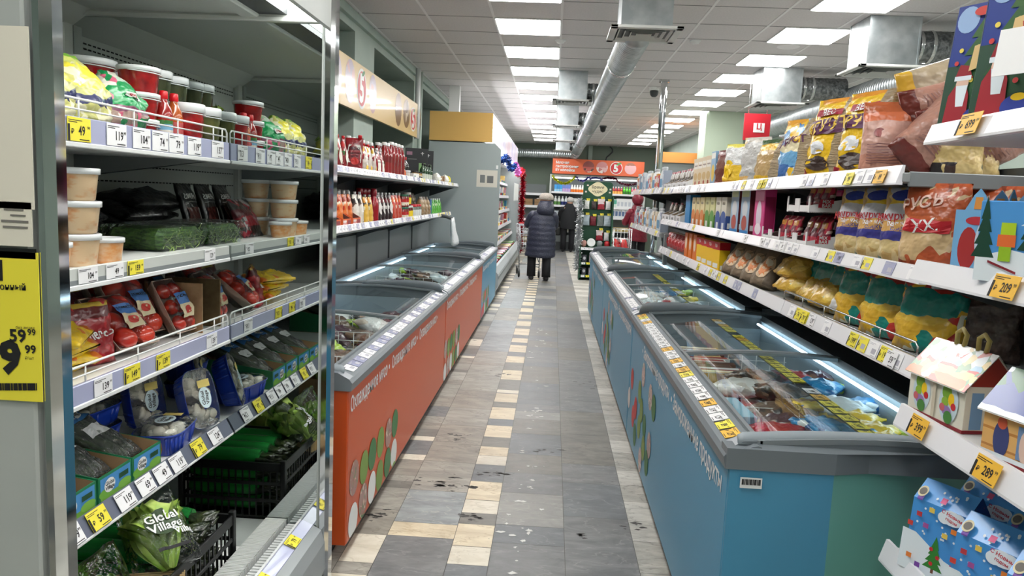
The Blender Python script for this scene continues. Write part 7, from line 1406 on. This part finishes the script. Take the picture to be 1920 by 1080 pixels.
    t = thing('hanging_sign', 'red hanging sign with white emblem above the middle snack bags', 'sign', (2.4, 10, 2.4)); p0, p1 = at(1393, 262, Y=10.0), at(1446, 214, Y=10.0); MB().box((p0.x, 10, p0.z), (p1.x, 10.03, p1.z), flat((196, 30, 46))).build('panel', t); m = MB(); m.tube([(p0.x+.05, 10.015, p1.z), (p0.x+.05, 10.015, CEIL)], .004, STEEL, 5); m.build('wire', t); m = MB(); m.tube([(p1.x-.05, 10.015, p1.z), (p1.x-.05, 10.015, CEIL)], .004, STEEL, 5); m.build('wire', t)
    m = MB(); m.box((p0.x+.12, 9.992, p0.z+.1), (p0.x+.26, 9.999, p1.z-.12), WHITE); m.text('Ц', .1, flat((196, 30, 46)), Matrix.Translation((p0.x+.19, 9.99, (p0.z+p1.z)/2)) @ Matrix.Rotation(PI/2, 4, 'X'), .03); m.build('emblem', t)
far_end()

# ------------------------------------------------------------------ green gift stand in the aisle
def green_stand():
    GR = mat('stand_green', (16, 70, 46), .5); x0, x1, y0, y1 = .565, 1.12, 14.0, 14.5
    t = thing('display_stand', 'dark green cardboard gift stand at the end of the right freezers', 'display stand', ((x0+x1)/2, 14.2, 0))
    b = MB(); top = [(x0-.0, 0), (x1, 0), (x1, 1.78)]+[(x1-.06+.06*math.cos(a), 1.79+.06*math.sin(a)) for a in [PI/2*i/5 for i in range(6)]]+[(x0+.06+.06*math.cos(a), 1.79+.06*math.sin(a)) for a in [PI/2+PI/2*i/5 for i in range(6)]]+[(x0, 1.78)]
    b.prism(top, y1-.14, y1-.11, GR, 'y'); b.build('back_board', t)
    for s in (x0-.02, x1): MB().prism([(y0, 0), (y1-.11, 0), (y1-.11, 1.58), (y0+.12, 1.58), (y0+.1, .7), (y0, .6)], s, s+.02, GR, 'x').build('side_panel', t)
    V = Matrix.Rotation(PI/2, 4, 'X')
    for z, p in ((.1, False), (.34, False), (.62, True)):
        s = MB().box((x0, y0, z-.02), (x1, y1-.14, z), GR); s.box((x0, y0-.005, z-.05), (x1, y0, z+.0), RAILW if p else GR); s.build('shelf', t)
        for i in range(6): put_tag(t, (x0+.06+.085*i, y0-.006, z-.02), 0, '99', 'y' if (not p and i % 2) else 'w', .07, .04)
    c = MB(); yb = y1-.142; c.prism([(.84+.17*math.cos(a)*(1+.08*math.cos(4*a)), 1.71+.125*math.sin(a)*(1+.08*math.cos(4*a))) for a in [2*PI*i/40 for i in range(40)]], yb-.003, yb, flat((222, 212, 176)), 'y'); c.text('Время', .075, INK, Matrix.Translation((.84, yb-.004, 1.745)) @ V, .01); c.text('чудес', .075, INK, Matrix.Translation((.84, yb-.004, 1.665)) @ V, .01); c.build('crest', t)
    for x, z in ((.63, 1.76), (1.06, 1.7), (1.05, 1.64), (.6, 1.64)): MB().box((x, yb-.002, z), (x+.035, yb, z+.03), flat((206, 200, 190))).build('small_print', t)
    gifts = [('white ribbon bow packet', flat((226, 226, 226)), .1, .16), ('clear packet with red trinket', FILMH, .12, .2), ('dark packet', flat((60, 50, 50)), .1, .15), ('silver card packet', flat((176, 190, 200)), .14, .2), ('red and white bauble packet', bands('bauble_pack', [(0, (160, 40, 56)), (.5, (206, 190, 190))], art=[(160, 36, 50), (226, 220, 220), (110, 30, 40)], art_scale=24), .14, .2), ('dark red trinket packet', flat((110, 24, 40)), .12, .18)]
    k = 0
    for r, z in enumerate((1.33, 1.02, .74)):
        for i in range(4):
            if r == 2 and i < 2: continue
            d, m, w_, h_ = gifts[(r*3+i*2) % 6]; x = x0+.08+.135*i
            put(bag(w_, h_, .05, m, 140+k, 'both', .005), 'gift_packet', '%s hanging on the green stand, row %s, %s from left' % (d, ord_(r), ord_(i)), 'gift', x, yb-.05, z, rz=0, group='packets hanging on the green stand'); k += 1
            hk = MB(); hk.tube([(x, yb, z+h_+.005), (x, yb-.09, z+h_+.005)], .003, STEEL, 5); hk.build('hook', t); put_tag(t, (x+.02, yb-.095, z+h_+.02), 0, '199', 'y', .07, .04)
    pl = MB().lathe([(0, .008), (.05, .006), (.075, .015), (.08, .02), (.078, .024), (.05, .012), (0, .012)], WHITE, 24); o = put([part(None, pl)], 'round_plate', 'round white plate leaning on the green stand shelf', 'plate', .76, 14.2, .7, rz=0, rx=1.35)
    for i, (x, d, m) in enumerate(((.62, 'pink bauble', flat((206, 150, 140))), (.92, 'grey bucket', flat((130, 136, 136))), (1.06, 'red packet', flat((176, 30, 40))))):
        a = MB().lathe([(.03, 0), (.05, .03), (.055, .09), (.03, .12), (0, .12)], m, 16); put([part(None, a)], 'gift_item', '%s standing on the green stand shelf' % d, 'gift', x, 14.2, .621, rz=0)
    for z, r in ((.101, 'lowest'), (.341, 'middle')):
        for i in range(4): put(carton(.08, .1, .13, flat(((60, 60, 70), (150, 140, 150), (40, 44, 50), (120, 60, 60))[i]), [('e', 0, .07, .025, .03, flat((190, 190, 196)))]), 'gift_box', 'small dark gift box on the %s green stand shelf, %s from left' % (r, ord_(i)), 'gift', x0+.08+.13*i, 14.12, z, rz=0, group='small boxes on the green stand')
    tinsel([(x0-.05, 14.05, 1.5-.1*i) for i in range(14)], .09, foil('silver', (200, 204, 206)), 'tinsel_garland', 'silver tinsel hanging down the left side of the green stand', seed=9, n=1300)
    t = thing('wire_basket', 'wire basket of red and white packets beside the green stand', 'basket', (1.3, 14.3, 0)); m = MB()
    for z in (.45, .62, .8, .98): m.tube([(1.17, 14.1, z), (1.5, 14.1, z), (1.5, 14.45, z), (1.17, 14.45, z)], .006, STEEL, 5, closed=True)
    for i in range(6): m.tube([(1.17+.066*i, 14.1, .45), (1.17+.066*i, 14.1, .98)], .004, STEEL, 5)
    for x, y in ((1.17, 14.1), (1.5, 14.1), (1.5, 14.45), (1.17, 14.45)): m.tube([(x, y, 0), (x, y, 1.0)], .01, STEEL, 6)
    m.box((1.17, 14.1, .445), (1.5, 14.45, .452), STEEL); m.build('frame', t)
    rp = bag(.16, .22, .08, bands('red_white_pack', [(0, (196, 36, 44)), (.5, (206, 60, 60))], art=[(200, 36, 44), (226, 226, 226), (60, 110, 160)], art_scale=14), 190, 'both', .005)
    for i in range(6): put(rp, 'gift_packet', 'red and white packet in the wire basket, %s' % ord_(i), 'gift', 1.26+.14*(i % 2), 14.2+.1*(i % 3), .46+.12*(i//3)+.02, rz=.2*i, rx=-.4, group='red packets in the wire basket')
green_stand()

# ------------------------------------------------------------------ people and the shopping cart
SKIN = mat('skin', (206, 160, 136), .5, c2=(196, 146, 122), scale=14)
def skinned(name, verts, edges, radii, m, parent, lvl=2):
    """one continuous body grown round a stick skeleton; vertex 0 is the pelvis"""
    me = bpy.data.meshes.new(name); L = parent_loc(parent); me.from_pydata([Vector(v)-L for v in verts], edges, []); me.materials.append(m)
    o = link(name, me, parent); sk = o.modifiers.new('skin', 'SKIN'); sk.use_smooth_shade = True
    for i, r in enumerate(radii): me.skin_vertices[0].data[i].radius = (r, r)
    me.skin_vertices[0].data[0].use_root = True
    sb = o.modifiers.new('round', 'SUBSURF'); sb.levels = lvl; sb.render_levels = lvl
    return o
def head_mesh(c, r, face, t):
    """head with brow, nose, mouth, chin, eyes and ears, looking along face"""
    f = Vector(face).normalized(); M = Matrix.Translation(c) @ f.to_track_quat('Y', 'Z').to_matrix().to_4x4()
    mb = MB(); rings = []
    for (z, rx, ry, cy) in ((-1.25, .3, .3, .12), (-1.15, .5, .55, .2), (-.9, .66, .78, .14), (-.5, .74, .92, .06), (0, .8, 1.0, 0), (.5, .76, .96, -.02), (.85, .58, .74, -.04), (1.08, .3, .38, -.05), (1.15, .05, .06, -.05)): rings.append([(r*rx*math.cos(a), r*(cy+ry*math.sin(a)), r*z) for a in [2*PI*i/20 for i in range(20)]])
    mb.loft(rings, SKIN, M=M)
    mb.loft([[(r*(x*.13), r*(1.0+y), r*(z)) for x, z in ((-1, -.12), (1, -.12), (.6, .1), (-.6, .1))] for y, z in ((-.08, -.2), (.14, -.24))]+[[(r*x*.05, r*.96, r*(.12+.02*x)) for x in (-1, 1, .6, -.6)]], SKIN, True, M=M)
    for s in (-1, 1): mb.loft([[(r*s*(.8+.08*k), r*(-.05+.16*math.cos(a)*(1-.3*k)), r*(-.1+.26*math.sin(a)*(1-.3*k))) for a in [2*PI*i/10 for i in range(10)]] for k in (0, 1)], SKIN, M=M)
    o = mb.build('head', t)
    e = MB(); lip = flat((160, 96, 90))
    for s in (-1, 1): e.lathe([(0, -.11*r), (.11*r, 0), (0, .11*r)], flat((60, 44, 36)), 10, M @ Matrix.Translation((s*.32*r, .88*r, .02*r))); e.box((s*.32*r-.16*r, .9*r, .2*r), (s*.32*r+.16*r, .96*r, .25*r), flat((120, 104, 96)), M=M)
    e.box((-.25*r, .9*r, -.6*r), (.25*r, .95*r, -.54*r), lip, M=M); e.build('face_features', t)
def hand_bones(wrist, direc, side, V, E, Rr, root):
    """palm, four unequal bent fingers closing on a bar, thumb from the side of the palm"""
    d = Vector(direc).normalized(); s = Vector(side).normalized(); dn = d.cross(s); dn = dn if dn.z < 0 else -dn; w = Vector(wrist)
    def add(p, r, k): V.append(tuple(p)); Rr.append(r); E.append((k, len(V)-1)); return len(V)-1
    p = add(w+d*.045, .026, root)
    for i, l in enumerate((.85, 1, .95, .75)):
        b = w+d*.085+s*(.024*(i-1.5)); k = add(b, .0105, p); k = add(b+d*.03*l+dn*.012, .009, k); k = add(b+d*.042*l+dn*.036*l, .0085, k); add(b+d*.026*l+dn*.052*l, .008, k)
    k = add(w+d*.035-s*.042+dn*.008, .0115, p); add(w+d*.06-s*.05+dn*.034, .009, k)
def person(label, base, fwd, hgt, coat, coat_rings, sleeves, trousers, feet, headc, face, hat, quilt=0, bag_=None, collar=None, group=None):
    t = thing('person', uniq(label), 'person', (base[0], base[1], 0))
    bx, by = base[0], base[1]; F = Vector(fwd).normalized(); Sd = Vector((F.y, -F.x, 0)); k = hgt/1.65
    W = lambda s, f, z: Vector((bx, by, 0))+Sd*s+F*f+Vector((0, 0, z))
    V = [W(0, 0, .88*k)]; Rr = [.12*k]; E = []
    def add(p, r, q): V.append(tuple(p)); Rr.append(r); E.append((q, len(V)-1)); return len(V)-1
    c1 = add(W(0, .02, 1.08*k), .115*k, 0); c2 = add(W(0, .04, 1.27*k), .11*k, c1); nk = add((Vector(headc)+W(0, .05, 1.36*k))/2-Vector((0, 0, .03)), .05*k, c2); add(Vector(headc)-Vector((0, 0, .06)), .06*k, nk)
    for (fx, fy) in feet:
        sd = (Vector((fx-bx, fy-by, 0))).dot(Sd); h = add(W(sd*.9, 0, .84*k), .085*k, 0); kn = add(W(sd, .03, .47*k), .06*k, h); an = add(Vector((fx, fy, .09)), .042*k, kn); add(Vector((fx, fy, .05))+F*.13, .035, an)
    for (sh, el, wr, ps) in sleeves:
        a = add(sh, .055*k, c2); b = add(el, .043*k, a); c = add(wr, .03*k, b); hand_bones(wr, Vector(wr)-Vector(el), ps, V, E, Rr, c)
    V[0] = tuple(V[0]); skinned('body', [tuple(v) for v in V], E, Rr, SKIN, t)
    head_mesh(headc, .1*k, face, t)
    # clothing
    cm = MB(); rings = []; N = 40
    def interp(z):
        for i in range(len(coat_rings)-1):
            a, b = coat_rings[i], coat_rings[i+1]
            if a[0] <= z <= b[0]: u = (z-a[0])/(b[0]-a[0]); return [a[j]+(b[j]-a[j])*u for j in range(1, 5)]
        return coat_rings[-1][1:]
    z0, z1 = coat_rings[0][0], coat_rings[-1][0]
    for j in range(N+1):
        z = z0+(z1-z0)*j/N; cx, cf, rx, ry = interp(z); q = 1+(quilt*abs(math.sin(PI*(z-z0)/.095)) if quilt else 0)
        rings.append([tuple(W(cx+rx*q*math.cos(a), cf+ry*q*math.sin(a)*(1+.04*math.sin(3*a)), z+.012*math.sin(a*2+1)*(1 if j < 3 else .3))) for a in [2*PI*i/28 for i in range(28)]])
    cm.loft(rings, coat)
    for (sh, el, wr, ps) in sleeves:
        sh, el, wr = Vector(sh), Vector(el), Vector(wr); pts = []; rr = []; n = 16
        for i in range(n+1):
            u = i/n; p = sh.lerp(el, u*2) if u < .5 else el.lerp(wr, u*2-1); p = p*.8+((sh+wr)/2*.25+el*.75)*.2 if .3 < u < .7 else p; pts.append(p); rr.append((.085-.03*u)*k*(1+(quilt*1.6*abs(math.sin(PI*i/2.6)) if quilt else 0)))
        cm.tube([sh+(W(0, 0, sh.z)-sh)*.35]+pts, [.09*k]+rr, coat, 12)
    cm.build('coat', t)
    if collar: cl = MB(); cl.loft([[tuple(W(c[1]+c[3]*math.cos(a), c[2]+c[4]*math.sin(a), c[0])) for a in [2*PI*i/20 for i in range(20)]] for c in collar], coat); cl.build('hood', t)
    for (fx, fy) in feet:
        tr = MB(); sd = (Vector((fx-bx, fy-by, 0))).dot(Sd); ff = (Vector((fx-bx, fy-by, 0))).dot(F)
        tr.loft([[tuple(W(sd+r_*math.cos(a), f_+r_*1.05*math.sin(a), z)) for a in [2*PI*i/16 for i in range(16)]] for z, r_, f_ in ((.07, .085*k, ff), (.3, .082*k, ff*.8+.01), (.48, .088*k, ff*.5+.02), (.84*k, .11*k, 0))], trousers); tr.build('trouser_leg', t)
        sh = MB(); P0 = Vector((fx, fy, 0)); rg = []
        for f_, w_, h_ in ((-.075, .03, .09), (-.06, .045, .1), (0, .048, .11), (.06, .05, .08), (.12, .05, .06), (.17, .036, .05), (.185, .012, .035)): rg.append([tuple(P0+Sd*(w_*math.cos(a))+F*f_+Vector((0, 0, max(.002, h_*.5+h_*.5*math.sin(a))))) for a in [2*PI*i/14 for i in range(14)]])
        sh.loft(rg, flat((24, 24, 28), .5)); sh.build('shoe', t)
    if hat: hat(t)
    return t
def people():
    NAVY = mat('navy_quilted_nylon', (31, 35, 54), .45, c2=(38, 42, 62), scale=6, bump=.4, bscale=40); BLK = mat('black_wool', (20, 21, 26), .8); WINE = mat('wine_red_quilt', (126, 20, 44), .45, c2=(110, 16, 38), scale=8, bump=.4, bscale=30); TRO = mat('black_trousers', (18, 18, 24), .8)
    bx, by = -.19, 13.65
    def hat1(t):
        m = mat('grey_knit', (186, 178, 168), .9, c2=(160, 152, 142), scale=60, bump=.6, bscale=90); h = MB(); c = Vector((-.12, 13.72, 1.49)); rg = []
        for z, r in ((-.02, .112), (.0, .118), (.035, .116), (.07, .1), (.095, .065), (.105, .01)): rg.append([tuple(c+Vector((r*math.cos(a)*1.12, r*math.sin(a)*1.05, z))) for a in [2*PI*i/22 for i in range(22)]])
        h.loft(rg, m); h.loft([[tuple(c+Vector((-.1-.075*u+.0*v, .02+.075*v, .005-.012*u+.008*s))) for v, s in ((-1, 0), (-.5, 1), (.5, 1), (1, 0), (.5, -1), (-.5, -1))] for u in (0, 1)], m); h.build('hat', t)
    person('person in long navy quilted coat and grey knitted cap, seen from behind with cart', (bx, by), (-.1, 1, 0), 1.58, NAVY, [(.43, 0, 0, .272, .2), (.6, .01, 0, .262, .195), (.8, .015, 0, .25, .185), (1.0, .02, .01, .235, .175), (1.12, .03, .02, .225, .16), (1.22, .045, .03, .19, .135), (1.3, .06, .05, .13, .11)],
           [((-.36, 13.68, 1.18), (-.45, 13.78, 1.0), (-.42, 14.02, 1.03), (1, 0, 0)), ((.04, 13.68, 1.18), (.06, 13.82, .98), (-.16, 14.04, 1.02), (-1, 0, 0))], TRO, [(-.335, 13.66), (-.06, 13.58)], (-.13, 13.72, 1.44), (-.9, .5, -.1), hat1, .05, collar=[(1.2, .06, -.02, .15, .12), (1.28, .06, -.03, .165, .14), (1.36, .065, .0, .15, .125), (1.42, .07, .03, .125, .105), (1.45, .075, .05, .11, .1)])
    def hat2(t):
        m = mat('pale_fur', (206, 204, 200), .95, c2=(176, 172, 168), scale=50, bump=.8, bscale=70); h = MB(); blob(h, (.5, 21.52, 1.47), .11, m, 4, (1, 1.05, .8), 10, .08); h.build('hat', t)
    person('person in short black coat at the back fridge, seen from behind', (.47, 21.42), (.1, 1, 0), 1.6, BLK, [(.66, 0, 0, .24, .17), (.85, 0, 0, .235, .165), (1.05, 0, .02, .225, .155), (1.2, 0, .04, .2, .14), (1.3, 0, .06, .14, .11), (1.38, 0, .09, .09, .085)], [((.27, 21.44, 1.2), (.2, 21.54, .96), (.24, 21.74, .9), (1, 0, 0)), ((.67, 21.44, 1.2), (.73, 21.54, .96), (.69, 21.74, .95), (-1, 0, 0))], TRO, [(.35, 21.42), (.58, 21.44)], (.49, 21.52, 1.42), (0, 1, -.35), hat2)
    b = MB(); b.loft([[(.16+.1*k*math.cos(a), 21.4+.06*k*math.sin(a), z) for a in [2*PI*i/16 for i in range(16)]] for z, k in ((.46, .8), (.5, 1), (.66, 1), (.72, .85))], flat((20, 20, 22), .4)); b.tube([(.1, 21.4, .71), (.12, 21.42, .88), (.2, 21.42, .9), (.22, 21.4, .71)], .012, BLACK, 6); tag(b.build('handbag'), uniq('black handbag hanging beside the person in the black coat'), 'bag')
    def hat3(t):
        h = MB(); blob(h, (1.96, 17.5, 1.56), .135, WINE, 6, (1, 1.05, 1.05), 12, .04); h.build('hood', t)
    person('person in wine red quilted coat with hood up, beyond the far right shelves', (2.0, 17.5), (-.3, .95, 0), 1.68, WINE, [(.6, .02, 0, .22, .18), (.8, .0, 0, .215, .175), (1.05, -.01, .02, .21, .165), (1.22, -.02, .03, .2, .15), (1.35, -.02, .05, .14, .12), (1.44, -.02, .06, .1, .1)], [((1.8, 17.48, 1.26), (1.7, 17.56, 1.0), (1.7, 17.8, 1.05), (1, 0, 0)), ((2.2, 17.54, 1.26), (2.27, 17.62, 1.0), (2.12, 17.86, 1.05), (-1, 0, 0))], TRO, [(1.9, 17.48), (2.11, 17.52)], (1.96, 17.52, 1.53), (-.4, .9, 0), hat3, .03)
    # shopping cart
    t = thing('shopping_cart', uniq('small wire shopping cart pushed by the person in navy coat'), 'cart', (-.45, 14.3, 0)); W_ = mat('cart_wire', (176, 180, 182), .25, .9)
    M = Matrix.Translation((-.44, 14.32, 0)) @ Matrix.Rotation(.18, 4, 'Z'); w0, w1, l0, l1 = .2, .24, -.28, .36
    m = MB()
    for i in range(6):
        z = .52+.09*i; u = i/5; a, b = .16+.06*u, (.26+.1*u)
        m.tube([(-a, l0, z), (a, l0, z), (a-.02, b, z), (-a+.02, b, z)], .005 if i < 5 else .009, W_, 5, closed=True, M=M)
    for i in range(7):
        x = -.15+.05*i; m.tube([(x*1.35, l0, .97), (x, l0, .52), (x*.9, .26, .52), (x*1.2, .36, .97)], .004, W_, 5, M=M)
    for i in range(6):
        y = l0+.1*i
        for s in (-1, 1): m.tube([(s*.22, y, .97), (s*.16, y, .52)], .004, W_, 5, M=M)
    m.build('basket', t)
    f = MB()
    for s in (-1, 1): f.tube([(s*.22, l0-.02, 1.0), (s*.2, l0+.02, .55), (s*.19, l0-.02, .12)], .011, W_, 7, M=M); f.tube([(s*.19, l0-.02, .2), (s*.16, .34, .16), (s*.14, .34, .12)], .011, W_, 7, M=M); f.tube([(s*.16, .24, .52), (s*.18, l0, .3)], .009, W_, 6, M=M)
    f.tube([(-.19, l0-.02, .25), (.19, l0-.02, .25)], .009, W_, 6, M=M); f.build('frame', t)
    h = MB(); h.tube([(-.23, l0-.06, 1.02), (.23, l0-.06, 1.02)], .015, flat((190, 40, 44)), 10, M=M); h.build('handle', t)
    for (x, y) in ((-.19, l0-.02), (.19, l0-.02), (-.14, .34), (.14, .34)):
        wm = MB(); wm.lathe([(.02, -.016), (.055, -.015), (.062, -.008), (.062, .008), (.055, .015), (.02, .016)], flat((50, 52, 54)), 18, M @ Matrix.Translation((x, y, .063)) @ Matrix.Rotation(PI/2, 4, 'Y')); wm.box((x-.02, y-.012, .06), (x-.017, y+.012, .14), W_, M=M); wm.box((x+.017, y-.012, .06), (x+.02, y+.012, .14), W_, M=M); wm.build('wheel', t)
people()
